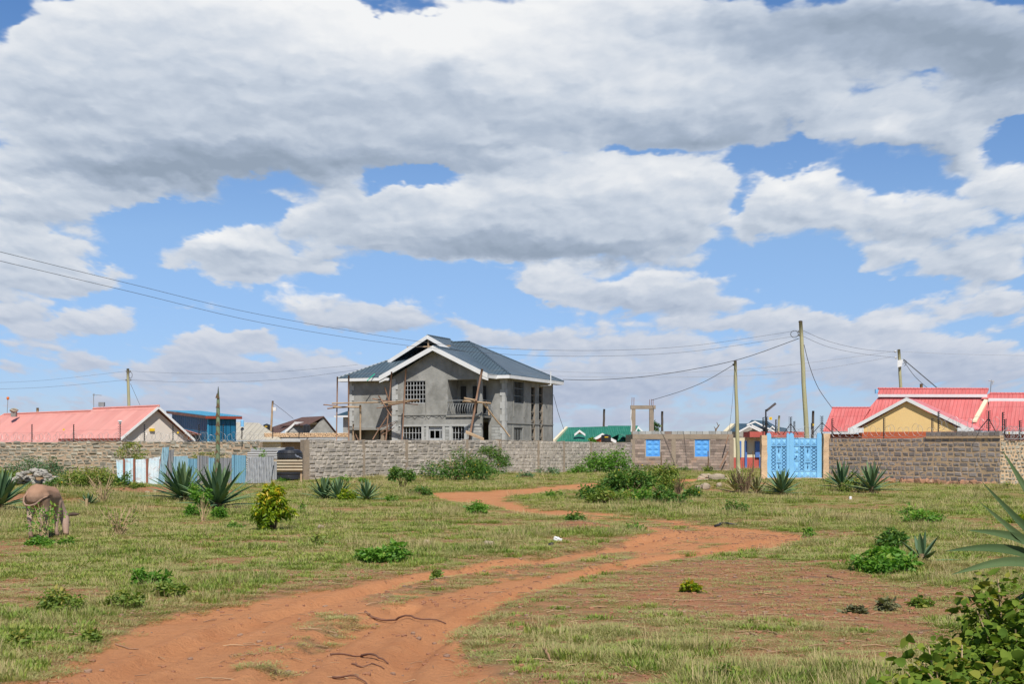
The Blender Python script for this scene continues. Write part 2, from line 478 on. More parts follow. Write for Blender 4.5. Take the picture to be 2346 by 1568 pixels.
# ================================================================ numpy noise
def _hash(ix, iy, seed):
    n = (ix.astype(np.int64) * 374761393 + iy.astype(np.int64) * 668265263 + seed * 974634777) & 0xffffffff
    n = ((n ^ (n >> 13)) * 1274126177) & 0xffffffff
    n = n ^ (n >> 16)
    return (n & 0xffffff) / float(0xffffff)
def vnoise(x, y, seed=0):
    ix = np.floor(x); iy = np.floor(y); fx = x - ix; fy = y - iy
    fx = fx * fx * (3 - 2 * fx); fy = fy * fy * (3 - 2 * fy)
    ix = ix.astype(np.int64); iy = iy.astype(np.int64)
    a = _hash(ix, iy, seed); b = _hash(ix + 1, iy, seed); c = _hash(ix, iy + 1, seed); d_ = _hash(ix + 1, iy + 1, seed)
    return (a * (1 - fx) + b * fx) * (1 - fy) + (c * (1 - fx) + d_ * fx) * fy
def fbm(x, y, sc, oct_=4, seed=0):
    r = 0; a = 1; t = 0
    for o in range(oct_):
        r = r + a * vnoise(x / sc, y / sc, seed + o); t += a; a *= .55; sc *= .5
    return r / t
def sdf_poly(x, y, poly):
    """signed distance to a polygon, positive inside"""
    P = np.array(poly); dmin = np.full(x.shape, 1e18); ins = np.zeros(x.shape, bool)
    for i in range(len(P)):
        a = P[i]; b = P[(i + 1) % len(P)]
        e = b - a; wx = x - a[0]; wy = y - a[1]
        t = np.clip((wx * e[0] + wy * e[1]) / (e @ e), 0, 1)
        dmin = np.minimum(dmin, (wx - t * e[0])**2 + (wy - t * e[1])**2)
        c = ((a[1] > y) != (b[1] > y)) & (x < (b[0] - a[0]) * (y - a[1]) / ((b[1] - a[1]) if abs(b[1] - a[1]) > 1e-9 else 1e-9) + a[0])
        ins ^= c
    dd = np.sqrt(dmin)
    return np.where(ins, dd, -dd)
def W2(pts): return [(gnd(a, b).x, gnd(a, b).y) for a, b in pts]
def sstep(v, a, b):
    t = np.clip((v - a) / (b - a), 0, 1); return t * t * (3 - 2 * t)

# ================================================================ ground
TRACK = W2([(-90,1568),(40,1566),(125,1515),(174,1482),(234,1452),(284,1425),(334,1408),(451,1392),(568,1372),(668,1358),(784,1345),(893,1322),(1026,1309),(1066,1294),(1106,1284),(1253,1271),(1272,1262),(1333,1255),(1415,1245),(1482,1224),(1476,1208),(1415,1198),(1348,1190),(1254,1182),(1133,1168),(1066,1152),(984,1142),(978,1136),(984,1131),(1106,1126),(1240,1116),(1333,1109),(1420,1104),(1640,1098),(1660,1104),(1420,1116),(1333,1123),(1240,1131),(1165,1139),(1170,1147),(1254,1168),(1361,1173),(1468,1181),(1562,1192),(1655,1208),(1749,1216),(1842,1223),(1868,1229),(1842,1236),(1816,1243),(1709,1262),(1602,1272),(1495,1291),(1415,1307),(1324,1327),(1207,1358),(1140,1388),(1100,1421),(1090,1461),(1123,1515),(1140,1568),(1150,1640),(-200,1640)])
MEDIAN = W2([(866,1364),(940,1338),(1080,1314),(1187,1298),(1333,1280),(1375,1263),(1450,1258),(1440,1272),(1410,1288),(1333,1300),(1187,1320),(1093,1330),(989,1356),(900,1375)])
MED2 = W2([(470,1560),(560,1480),(640,1440),(760,1400),(866,1366),(920,1370),(860,1400),(780,1440),(720,1500),(640,1568)])
MED3 = W2([(1480,1262),(1560,1243),(1640,1228),(1690,1240),(1620,1256),(1500,1275)])
MED4 = W2([(1345,1178),(1440,1182),(1550,1197),(1605,1211),(1550,1210),(1470,1200),(1390,1190)])
BARE = W2([(1413,1321),(1573,1284),(1734,1280),(1960,1310),(2120,1345),(2260,1385),(2240,1470),(2100,1480),(1948,1445),(1760,1428),(1600,1408),(1467,1392),(1333,1383)])
SIDE = W2([(1190,1370),(1324,1330),(1413,1321),(1400,1380),(1300,1420),(1220,1480),(1180,1568),(1140,1568),(1123,1515),(1090,1461),(1100,1421)])
CORNER = W2([(-40,1568),(67,1566),(147,1515),(174,1482),(234,1452),(334,1408),(180,1400),(90,1440),(0,1470),(-40,1500)])
SMALLBARE = [(gnd(570,1246), 1.9, .5), (gnd(330,1128), 3.2, 1.6), (gnd(1120,1205), 1.6, .6), (gnd(2000,1290), 1.6, .5), (gnd(2120,1290),1.2,.5), (gnd(1325,1212),.9,.9), (gnd(900,1195),1.5,.4), (gnd(40,1150),3,1.6),
             (gnd(1640,1125),2.4,1.5),(gnd(760,1108),3.2,1.4),(gnd(640,1232),2,.35),(gnd(1860,1112),5,1.6),(gnd(1730,1112),3,1.8),(gnd(2150,1106),5,1.2)]
def ground_fields(x, y):
    """how much each spot is dirt track, bare earth, and how thick the grass stands (0..1)"""
    wob = (fbm(x, y, .9, 4, 3) - .5) * .9 + (fbm(x, y, 5.0, 2, 9) - .5) * .7
    tr = sdf_poly(x, y, TRACK) + wob * .75
    track = sstep(tr, -.18, .28)
    for P, amt in ((MEDIAN, .9), (MED2, .64), (MED3, .55), (MED4, .7)):
        s_ = sdf_poly(x, y, P) + wob * .35
        track = track * (1 - amt * sstep(s_, -.28, .06) * sstep(fbm(x, y, .5, 3, 21), .28 if amt > .65 else .40, .46 if amt > .65 else .62))
    bare = sstep(sdf_poly(x, y, BARE) + wob * 1.3, -.4, .6) * .78
    bare = np.maximum(bare, .62 * sstep(sdf_poly(x, y, SIDE) + wob * .8, -.3, .4))
    bare = np.maximum(bare, .5 * sstep(sdf_poly(x, y, CORNER) + wob * .8, -.3, .4))
    for c, rx, ry in SMALLBARE:
        q = 1 - np.sqrt(((x - c.x) / rx)**2 + ((y - c.y) / ry)**2) + wob * .5
        bare = np.maximum(bare, .8 * sstep(q, .0, .35))
    patch = np.maximum(sstep(fbm(x, y, 2.4, 4, 41), .50, .64) * .60, sstep(fbm(x, y, .8, 3, 43), .57, .72) * .55)
    # a worn collar along the track
    collar = sstep(sdf_poly(x, y, TRACK), -1.1, -.1) * .45 * (1 - track)
    bare2 = np.clip(np.maximum(bare, np.maximum(patch, collar)), 0, 1)
    grass = np.clip((1 - track) * (1 - bare2), 0, 1)
    return track, bare2, grass
def line_dist(x, y, L_):
    dm = np.full(x.shape, 1e9)
    for i in range(len(L_) - 1):
        a = np.array(L_[i]); e = np.array(L_[i + 1]) - a
        t = np.clip(((x - a[0]) * e[0] + (y - a[1]) * e[1]) / (e @ e), 0, 1)
        dm = np.minimum(dm, np.hypot(x - a[0] - t * e[0], y - a[1] - t * e[1]))
    return dm
RUTS = [W2([(60,1640),(230,1560),(420,1470),(640,1400),(900,1340),(1100,1302),(1300,1266),(1450,1244),(1560,1222)]),
        W2([(860,1640),(890,1560),(960,1480),(1060,1420),(1180,1368),(1300,1324),(1450,1290),(1600,1262),(1760,1238)]),
        W2([(560,1640),(620,1568),(700,1500),(800,1440),(930,1390)])]
def ruts(x, y):
    h = 0
    for L_ in RUTS:
        d_ = line_dist(x, y, L_) + (fbm(x, y, 1.3, 2, 17) - .5) * .12
        h = h - .055 * np.exp(-(d_ / .17)**4) + .028 * np.exp(-((d_ - .30) / .10)**2)
    return h
def ground_height(x, y):
    tr = sdf_poly(x, y, TRACK)
    near = sstep(-np.sqrt(x*x + y*y), -140, -60)
    h = (fbm(x, y, 3.5, 4, 77) - .5) * .10 + (fbm(x, y, .45, 3, 78) - .5) * .035
    h = h - .05 * sstep(tr, -.3, .6) + .05 * sstep(sdf_poly(x, y, MED2), -.5, .3) + .03 * (fbm(x * 2.0 + y * .9, y * .5, .8, 3, 88) - .5) * sstep(tr, 0, .4)
    h = h + ruts(x, y) * sstep(tr, -.2, .3)
    m = gnd(1325, 1212); h = h + .17 * np.exp(-(((x - m.x) / .75)**2 + ((y - m.y) / .6)**2))
    m = gnd(2085, 1300); h = h + .13 * np.exp(-(((x - m.x) / 1.0)**2 + ((y - m.y) / .35)**2))
    m = gnd(1665, 1118); h = h + .35 * np.exp(-(((x - m.x) / 2.6)**2 + ((y - m.y) / 1.4)**2))
    m = gnd(60, 1145); h = h + .25 * np.exp(-(((x - m.x) / 3.0)**2 + ((y - m.y) / 1.5)**2))
    m = gnd(340, 1126); h = h + .18 * np.exp(-(((x - m.x) / 3.0)**2 + ((y - m.y) / 1.2)**2))
    return h * near
def gz(x, y): return float(ground_height(np.array([x]), np.array([y]))[0])
def G(px, py):
    p = gnd(px, py); p.z = gz(p.x, p.y); return p

radii = list(np.linspace(.6, 8.5, 14)) + list(8.6 * (1.0062 ** np.arange(0, 440)))
radii += list(radii[-1] * (1.06 ** np.arange(1, 68)))
fine_a = np.linspace(-35, 35, 800); coarse = np.concatenate([np.arange(37, 181, 6.0)])
ang = np.concatenate([-coarse[::-1], fine_a, coarse[:-1]]) if False else np.concatenate([-coarse[::-1], fine_a, coarse])
RR, AA = np.meshgrid(np.array(radii), np.radians(ang), indexing='ij')
GX = RR * np.sin(AA); GY = RR * np.cos(AA)
GZ = ground_height(GX, GY)
nr, na = GX.shape
trk, bar, gra = ground_fields(GX, GY)
me = bpy.data.meshes.new('ground')
vv = np.stack([GX, GY, GZ], -1).reshape(-1, 3)
idx = np.arange(nr * na).reshape(nr, na)
quads = np.stack([idx[:-1, :-1], idx[1:, :-1], idx[1:, 1:], idx[:-1, 1:]], -1).reshape(-1, 4)[:, ::-1]
me.vertices.add(len(vv)); me.vertices.foreach_set('co', vv.ravel())
me.loops.add(quads.size); me.loops.foreach_set('vertex_index', quads.ravel().astype(np.int32))
me.polygons.add(len(quads)); me.polygons.foreach_set('loop_start', np.arange(0, quads.size, 4, dtype=np.int32))
me.polygons.foreach_set('use_smooth', np.ones(len(quads), bool))
for nm, arr in (('track', trk), ('bare', bar)):
    a_ = me.attributes.new(nm, 'FLOAT', 'POINT'); a_.data.foreach_set('value', arr.ravel().astype(np.float32))
me.update(); me.validate()
m, q, bs, out = new_mat('red_earth')
g_ = q.n('ShaderNodeNewGeometry').outputs['Position']
tr_ = q.n('ShaderNodeAttribute', attribute_name='track').outputs['Fac']
ba_ = q.n('ShaderNodeAttribute', attribute_name='bare').outputs['Fac']
n1 = q.noise(g_, .55, 6, .6); n2_ = q.noise(g_, 9.0, 6, .7); n3 = q.noise(q.v('MULTIPLY', g_, (.9, 3.2, 1)), 1.4, 6, .68, .5)
dirt = q.ramp(n1, [(.25, (.52, .225, .098)), (.5, (.55, .255, .118)), (.75, (.47, .195, .085))])
dirt = q.mix(q.mr(n2_, .55, .75, 0, .35), dirt, (.29, .125, .062, 1))
dirt = q.mix(q.mr(q.noise(g_, 38.0, 3, .6), .60, .72, 0, .6), dirt, (.22, .10, .06, 1))
dirt = q.mix(q.mr(q.noise(q.v('MULTIPLY', g_, (1.3, .55, 1)), 1.1, 5, .7, .8), .52, .68, 0, .34), dirt, (.38, .155, .072, 1))
dirt = q.mix(q.mr(q.noise(g_, 3.1, 6, .75), .56, .68, 0, .45), dirt, (.58, .295, .155, 1))
crust = q.ramp(n3, [(.30, (.48, .205, .115)), (.54, (.43, .175, .10)), (.62, (.20, .105, .085)), (.8, (.17, .10, .085))])
crust = q.mix(q.mr(q.noise(g_, 26.0, 4, .7), .56, .72, 0, .6), crust, (.44, .25, .15, 1))
mat_ = q.ramp(q.noise(g_, 7.0, 5, .7), [(.3, (.20, .205, .07)), (.5, (.28, .24, .10)), (.66, (.36, .215, .115))])
c = q.mix(q.m('MULTIPLY', ba_, 1.0), mat_, crust)
edge = q.m('ADD', tr_, q.m('MULTIPLY_ADD', n2_, .6, -.3), clamp=True)
c = q.mix(q.mr(edge, .25, .65), c, dirt)
q.put(bs.inputs['Base Color'], c)
bs.inputs['Roughness'].default_value = .95; bs.inputs['Specular IOR Level'].default_value = .12
hh = q.m('ADD', q.m('MULTIPLY', n2_, 1.0), q.m('MULTIPLY', q.noise(g_, 42.0, 5, .7), .5))
bump(q, bs, hh, .95, .05)
me.materials.append(m)
ground = bpy.data.objects.new('ground', me); COL.objects.link(ground); tag(ground, kind='structure')

# ---------------------------------------------------------------- grass
def blade_mesh(name, blades, mats):
    """blades: (base, direction, height, width, lean, tint, material)"""
    V = []; F = []; T = []; MI = []
    for (bx, by, an, h, w, lean, ti, mi) in blades:
        dx, dy = math.cos(an), math.sin(an); sx, sy = -dy, dx
        b = len(V)
        p1 = (bx + dx * lean * .35, by + dy * lean * .35, h * .55); p2 = (bx + dx * lean, by + dy * lean, h)
        V += [(bx - sx*w, by - sy*w, 0), (bx + sx*w, by + sy*w, 0), (p1[0] - sx*w*.8, p1[1] - sy*w*.8, p1[2]), (p1[0] + sx*w*.8, p1[1] + sy*w*.8, p1[2]), p2]
        F += [(b, b+1, b+3, b+2), (b+2, b+3, b+4)]; T += [ti, ti]; MI += [mi, mi]
    me = bpy.data.meshes.new(name); me.from_pydata(V, [], F)
    for q_ in mats: me.materials.append(q_)
    me.polygons.foreach_set('material_index', MI)
    a_ = me.attributes.new('tint', 'FLOAT', 'FACE'); a_.data.foreach_set('value', T)
    me.update(); return bpy.data.objects.new(name, me)
def grassmat(name, c1, c2, c3, trans=.3):
    m, q, bs, out = new_mat(name)
    a = q.n('ShaderNodeAttribute', attribute_name='tint').outputs['Fac']
    rn = q.n('ShaderNodeObjectInfo').outputs['Random']
    g = q.n('ShaderNodeNewGeometry').outputs['Position']
    n = q.noise(g, .35, 4, .6)
    f = q.m('ADD', q.m('MULTIPLY', a, .55), q.m('ADD', q.m('MULTIPLY', rn, .22), q.m('MULTIPLY_ADD', n, 1.1, -.42)))
    c = q.ramp(f, [(.05, c1), (.45, c2), (.95, c3)])
    q.put(bs.inputs['Base Color'], c); bs.inputs['Roughness'].default_value = .6; bs.inputs['Specular IOR Level'].default_value = .2
    tr = q.n('ShaderNodeBsdfTranslucent'); q.put(tr.inputs[0], q.v('MULTIPLY', c, (1.1, 1.2, .7)))
    mx = q.n('ShaderNodeMixShader'); mx.inputs[0].default_value = trans
    q.t.links.new(bs.outputs[0], mx.inputs[1]); q.t.links.new(tr.outputs[0], mx.inputs[2]); q.t.links.new(mx.outputs[0], out.inputs[0])
    return m
gm_green = grassmat('grass_blades', (.21, .285, .075), (.355, .375, .13), (.48, .42, .20))
gm_dry = grassmat('dry_blades', (.35, .32, .12), (.48, .40, .20), (.58, .43, .25))
gm_weed = grassmat('weed_leaves', (.14, .24, .04), (.27, .365, .065), (.42, .39, .115), .35)
def tuft(kind, seed):
    r_ = random.Random(seed); B = []
    def add(n, rad, h0, h1, w, ln, mi, dens_=1):
        for _ in range(n):
            a = r_.uniform(0, 6.283); rr = rad * math.sqrt(r_.random())
            x_, y_ = rr * math.cos(a), rr * math.sin(a)
            an = a + r_.uniform(-1.2, 1.2); h = r_.uniform(h0, h1)
            B.append((x_, y_, an, h, w * r_.uniform(.7, 1.3), ln * r_.uniform(.3, 1.2), r_.random(), mi))
    if kind == 0: add(120, .27, .012, .045, .0045, .07, 0); add(22, .26, .015, .06, .0035, .07, 1)
    if kind == 1: add(95, .25, .02, .085, .0045, .09, 0); add(22, .22, .04, .13, .003, .08, 1)
    if kind == 2: add(50, .18, .04, .16, .004, .10, 0); add(34, .16, .10, .30, .0026, .14, 1)
    if kind == 3: add(70, .17, .02, .13, .008, .05, 2); add(14, .14, .05, .16, .004, .05, 0)
    if kind == 4: add(80, .26, .012, .04, .0045, .09, 0); add(34, .26, .01, .04, .004, .09, 1)
    return B
protoC = bpy.data.collections.new('grass_tufts')
KINDS = [0, 0, 1, 1, 2, 2, 3, 3, 4, 4]
for i, k in enumerate(KINDS):
    o = blade_mesh('tuft_%02d' % i, tuft(k, 100 + i), [gm_green, gm_dry, gm_weed]); protoC.objects.link(o)
def scatter():
    P = []; K = []; RT = []; SC = []; TL = []
    bands = [(7.5, 14, 95, .85), (14, 22, 70, .85), (22, 34, 42, 1.0), (34, 55, 24, 1.2), (55, 112, 10, 1.6)]
    for (r0, r1, den, sc) in bands:
        half = R(33)
        area = half * (r1*r1 - r0*r0); n = int(area * den)
        r_ = np.sqrt(rng.uniform(r0*r0, r1*r1, n)); a_ = rng.uniform(-half, half, n)
        x = r_ * np.sin(a_); y = r_ * np.cos(a_)
        t_, b_, g = ground_fields(x, y)
        lush = fbm(x, y, 3.2, 4, 55); tall = fbm(x, y, 2.0, 3, 91)
        keep = rng.random(n) < np.clip(g * 1.25 + .03 * (1 - t_) , 0, 1) * (1 - sstep(t_, .5, .9) * .985)
        x, y, g, lush, tall, t_, b_ = [q_[keep] for q_ in (x, y, g, lush, tall, t_, b_)]
        n = len(x); rr = rng.random(n)
        far = sstep(y, 16, 40)
        k = np.where(rr < .46, rng.integers(0, 2, n), rng.integers(2, 4, n))
        tl = sstep(tall, .52, .66)
        k = np.where((rng.random(n) < .08 + .12 * tl) & (g > .4), rng.integers(4, 6, n), k)
        k = np.where((rng.random(n) < .16 + .30 * sstep(lush, .52, .68)) & (g > .35), rng.integers(6, 8, n), k)
        low = (g < .55) | (rng.random(n) < .45 * (1 - far))
        k = np.where(low & (rng.random(n) < .75), rng.integers(8, 10, n), k)
        s_ = sc * rng.uniform(.7, 1.25, n) * np.clip(.55 + g * .6, .5, 1.1) * (1 + .25 * tl * far)
        zz = ground_height(x, y) - .004
        P.append(np.stack([x, y, zz], -1)); K.append(k); SC.append(s_); TL.append((1 - .30 * (1 - far)) * s_ / sc * (1 + .12 * (sc - 1)) * (.72 + .28 * tl) * (1 - .12 * far)); RT.append(rng.uniform(0, 6.283, n))
    return np.concatenate(P), np.concatenate(K), np.concatenate(RT), np.concatenate(SC), np.concatenate(TL)
gp, gk, gr, gs, gt = scatter()
print('grass tufts', len(gp))
me = bpy.data.meshes.new('grass'); me.vertices.add(len(gp)); me.vertices.foreach_set('co', gp.astype(np.float32).ravel())
a_ = me.attributes.new('kind_id', 'INT', 'POINT'); a_.data.foreach_set('value', gk.astype(np.int32))
a_ = me.attributes.new('spin', 'FLOAT', 'POINT'); a_.data.foreach_set('value', gr.astype(np.float32))
a_ = me.attributes.new('size', 'FLOAT', 'POINT'); a_.data.foreach_set('value', gs.astype(np.float32))
a_ = me.attributes.new('tall', 'FLOAT', 'POINT'); a_.data.foreach_set('value', gt.astype(np.float32))
grass = bpy.data.objects.new('grass', me); COL.objects.link(grass)
tag(grass, 'short olive green grass with dry stalks covering the open field', 'grass', kind='stuff')
ng = bpy.data.node_groups.new('grass_scatter', 'GeometryNodeTree')
ng.interface.new_socket('Geometry', in_out='INPUT', socket_type='NodeSocketGeometry')
ng.interface.new_socket('Geometry', in_out='OUTPUT', socket_type='NodeSocketGeometry')
gi = ng.nodes.new('NodeGroupInput'); go = ng.nodes.new('NodeGroupOutput')
iop = ng.nodes.new('GeometryNodeInstanceOnPoints'); ci = ng.nodes.new('GeometryNodeCollectionInfo')
ci.inputs['Collection'].default_value = protoC; ci.inputs['Separate Children'].default_value = True; ci.inputs['Reset Children'].default_value = True
def named(nm, ty):
    nd = ng.nodes.new('GeometryNodeInputNamedAttribute'); nd.data_type = ty; nd.inputs[0].default_value = nm; return nd.outputs[0]
cx_ = ng.nodes.new('ShaderNodeCombineXYZ'); L = ng.links.new
L(gi.outputs[0], iop.inputs['Points']); L(ci.outputs[0], iop.inputs['Instance']); iop.inputs['Pick Instance'].default_value = True
L(named('kind_id', 'INT'), iop.inputs['Instance Index']); L(named('spin', 'FLOAT'), cx_.inputs[2]); L(cx_.outputs[0], iop.inputs['Rotation'])
sx_ = ng.nodes.new('ShaderNodeCombineXYZ'); sz_ = named('size', 'FLOAT'); L(sz_, sx_.inputs[0]); L(sz_, sx_.inputs[1]); L(named('tall', 'FLOAT'), sx_.inputs[2]); L(sx_.outputs[0], iop.inputs['Scale']); L(iop.outputs[0], go.inputs[0])
md = grass.modifiers.new('scatter', 'NODES'); md.node_group = ng

# ---------------------------------------------------------------- loose stones and clods on the bare earth
gravC = bpy.data.collections.new('clods')
clod_m = surf('earth_clod', (.36, .17, .09), (.26, .13, .08), 6, .95, None, tintamt=.2); peb_m = surf('pebble', (.36, .23, .15), (.24, .15, .11), 6, .9, None)
straw_m = surf('straw_bit', (.46, .31, .18), (.24, .13, .08), 3, .9, None)
for i in range(6):
    mb = MB()
    if i < 4: mb.rock((0, 0, .004), .02, .016, .011, None, 900 + i, .2)
    else:
        mb.tube([(-.07, 0, .006), (-.01, .012 * (i - 4.5), .012), (.06, .01, .005)], .0035, None, 4)
    o_ = mb.build('clod_%02d' % i, [clod_m, clod_m, peb_m, clod_m, straw_m, straw_m][i]); COL.objects.unlink(o_); gravC.objects.link(o_)
n_ = 60000; r_ = np.sqrt(rng.uniform(7.5**2, 34**2, n_) * 1.0); a1_ = rng.uniform(-R(25.5), R(25.5), n_)
x_ = r_ * np.sin(a1_); y_ = r_ * np.cos(a1_); t1, b1, g1 = ground_fields(x_, y_)
kp = rng.random(n_) < np.clip(.07 * t1 + .30 * t1 * sstep(fbm(x_, y_, 1.2, 3, 66), .5, .7) + .65 * b1 * (1 - t1), 0, 1)
x_, y_ = x_[kp], y_[kp]; n_ = len(x_)
me = bpy.data.meshes.new('gravel'); me.vertices.add(n_); me.vertices.foreach_set('co', np.stack([x_, y_, ground_height(x_, y_)], -1).astype(np.float32).ravel())
sz0 = (rng.random(n_) ** 2.2 * 1.5 + .35)
for nm, ty, arr in (('kind_id', 'INT', rng.integers(0, 6, n_).astype(np.int32)), ('spin', 'FLOAT', rng.uniform(0, 6.28, n_).astype(np.float32)), ('size', 'FLOAT', sz0.astype(np.float32)), ('tall', 'FLOAT', sz0.astype(np.float32))):
    a_ = me.attributes.new(nm, ty, 'POINT'); a_.data.foreach_set('value', arr)
gravel = bpy.data.objects.new('gravel', me); COL.objects.link(gravel); tag(gravel, 'loose clods, pebbles and straw bits on the bare red earth', 'gravel', kind='stuff')
ng2 = ng.copy(); ng2.name = 'clod_scatter'
for nd in ng2.nodes:
    if nd.bl_idname == 'GeometryNodeCollectionInfo': nd.inputs['Collection'].default_value = gravC
md = gravel.modifiers.new('scatter', 'NODES'); md.node_group = ng2

# ================================================================ shared materials
concrete = surf('concrete', (.36, .35, .32), (.25, .245, .225), .8, .9, (14, .5, .02), stain=((.17, .165, .15), .5, .5, .55))
plaster_raw = surf('raw_plaster', (.38, .373, .345), (.25, .246, .226), 1.3, .9, (9, .5, .02), stain=((.19, .185, .165), .6, .51, .75))
quoin_m = surf('pale_plaster', (.52, .52, .50), (.44, .44, .42), 1.5, .85, (20, .3, .01))
fascia_m = surf('white_painted_board', (.80, .80, .80), (.72, .72, .70), 1.2, .6, None, stain=((.55, .52, .47), .8, .60, .5))
grey_block = surf('grey_building_block', (.42, .42, .40), (.33, .33, .31), 2.0, .9, (12, .6, .02), tintamt=.18)
steel_m = surf('grey_window_steel', (.30, .31, .31), (.22, .23, .23), 3, .6, None)
steel_white = surf('pale_steel', (.52, .53, .53), (.42, .43, .43), 3, .6, None)
dark_m = surf('dark_opening', (.045, .045, .045), (.03, .03, .03), 2, .9, None)
wood_pole = surf('eucalyptus_pole', (.36, .215, .14), (.22, .13, .09), 3, .9, (20, .5, .01), stretch=(2, 2, .6), tintamt=.15)
wood_plank = surf('raw_plank', (.50, .36, .22), (.36, .25, .16), 3, .9, (20, .4, .01), tintamt=.2)
pole_m = surf('treated_pole_wood', (.46, .43, .25), (.34, .33, .20), 2.5, .85, (12, .5, .02), stretch=(3, 3, .4), stain=((.20, .15, .09), 3.0, .60, .7))
pole_dark = surf('dark_pole_wood', (.11, .09, .075), (.07, .06, .05), 2.5, .9, (12, .5, .02), stretch=(3, 3, .4))
black_m = surf('black_paint', (.030, .031, .034), (.02, .02, .022), 3, .5, None)
wire_m = surf('black_cable', (.12, .125, .135), (.09, .095, .10), 3, .6, None)
wire_pale = surf('bare_conductor', (.42, .45, .50), (.36, .38, .42), 3, .4, None)
galv = surf('galvanised_wire', (.50, .50, .50), (.34, .34, .34), 6, .45, None, metal=.3)
white_m = surf('white_plastic', (.78, .78, .77), (.70, .70, .70), 3, .5, None)
black_tank = surf('black_tank_plastic', (.030, .032, .038), (.022, .024, .03), 2, .38, None, spec=.5)
roof_grey = sheet_metal('slate_blue_roof_sheet', (.075, .11, .14), (.095, .135, .165), .34, .38, depth=.07)
roof_salmon = sheet_metal('faded_red_roof_sheet', (.74, .30, .255), (.80, .36, .30), .24, .5, fade=((.80, .46, .40), .5), depth=.022)
roof_red = sheet_metal('red_roof_sheet', (.56, .125, .12), (.62, .175, .165), .24, .55, fade=((.66, .25, .24), .6), depth=.022)
roof_pink = sheet_metal('sun_bleached_red_roof_sheet', (.64, .20, .215), (.70, .26, .27), .24, .55, depth=.02)
roof_green = sheet_metal('green_roof_sheet', (.018, .165, .105), (.035, .205, .135), .24, .45, fade=((.09, .28, .20), .6), depth=.04)
roof_blue = sheet_metal('blue_roof_sheet', (.04, .30, .50), (.06, .36, .56), .24, .4, depth=.03)
wall_blue = sheet_metal('blue_wall_sheet', (.012, .125, .24), (.018, .15, .28), .42, .45, depth=.07)
roof_dark = sheet_metal('dark_blue_roof_sheet', (.035, .075, .105), (.05, .095, .125), .24, .4, depth=.03)
roof_tile = surf('brown_roof_tile', (.155, .090, .075), (.11, .065, .055), 3, .8, (7, .9, .05), tintamt=.1)
roof_cream = sheet_metal('cream_roof_sheet', (.50, .46, .38), (.44, .41, .34), .5, .5, depth=.05)
stone_grey = surf('grey_quarry_stone', (.44, .39, .33), (.33, .295, .26), 3.0, .95, (16, .9, .03), tintamt=.30, stain=((.14, .145, .16), 1.0, .58, .6))
stone_green = surf('weathered_grey_stone', (.40, .355, .275), (.28, .26, .21), 3.0, .95, (16, .9, .03), tintamt=.32, stain=((.42, .31, .20), 1.3, .60, .6))
stone_bluegrey = surf('bluish_grey_block', (.37, .315, .285), (.285, .25, .235), 2.5, .95, (18, .8, .02), tintamt=.25, stain=((.33, .22, .15), 1.3, .66, .5))
stone_pink = surf('pinkish_block', (.36, .27, .22), (.27, .215, .185), 2.5, .95, (18, .8, .02), tintamt=.34, stain=((.47, .26, .15), .8, .58, .7))
mortar_tan = surf('tan_mortar', (.68, .48, .30), (.57, .40, .25), 2.2, .95, (18, .8, .03), stain=((.40, .17, .08), .5, .62, .5))
mortar_grey = surf('grey_mortar', (.44, .385, .31), (.36, .31, .25), 2.2, .95, (18, .8, .03))
mortar_rubble = surf('sandy_mortar', (.52, .38, .26), (.42, .31, .21), 2.2, .95, (14, .9, .04))
concrete_brown = surf('brown_concrete', (.36, .285, .21), (.28, .225, .17), 1.5, .95, (12, .7, .02), stain=((.20, .16, .12), .9, .58, .6))
cream_wall = surf('cream_painted_wall', (.74, .66, .47), (.68, .60, .42), .6, .8, (20, .2, .01))
white_wall = surf('off_white_wall', (.72, .64, .56), (.66, .58, .51), .6, .8, (20, .2, .01))
yellow_wall = surf('yellow_ochre_wall', (.86, .60, .27), (.80, .55, .24), .6, .8, (20, .2, .01))
orange_wall = surf('orange_red_wall', (.52, .12, .050), (.47, .11, .05), .6, .8, (20, .2, .01))
red_wall = surf('brick_red_painted_wall', (.52, .12, .095), (.46, .10, .08), .6, .8, (20, .2, .01))
blue_paint = surf('sky_blue_gate_paint', (.235, .53, .80), (.205, .48, .77), 1.6, .45, None, tintamt=.05, stain=((.26, .54, .80), 1.2, .58, .5))
blue_shutter = surf('bright_blue_paint', (.125, .40, .83), (.11, .365, .80), 1.2, .45, None)
blue_door = surf('dull_blue_paint', (.10, .20, .48), (.08, .17, .42), 1.2, .5, None)
yellow_m = surf('yellow_plate', (.85, .55, .02), (.80, .50, .02), 3, .5, None)
brown_board = surf('brown_fascia_board', (.20, .125, .10), (.15, .09, .07), 2, .7, None)
red_board = surf('red_fascia_board', (.30, .06, .035), (.24, .05, .03), 2, .6, None)

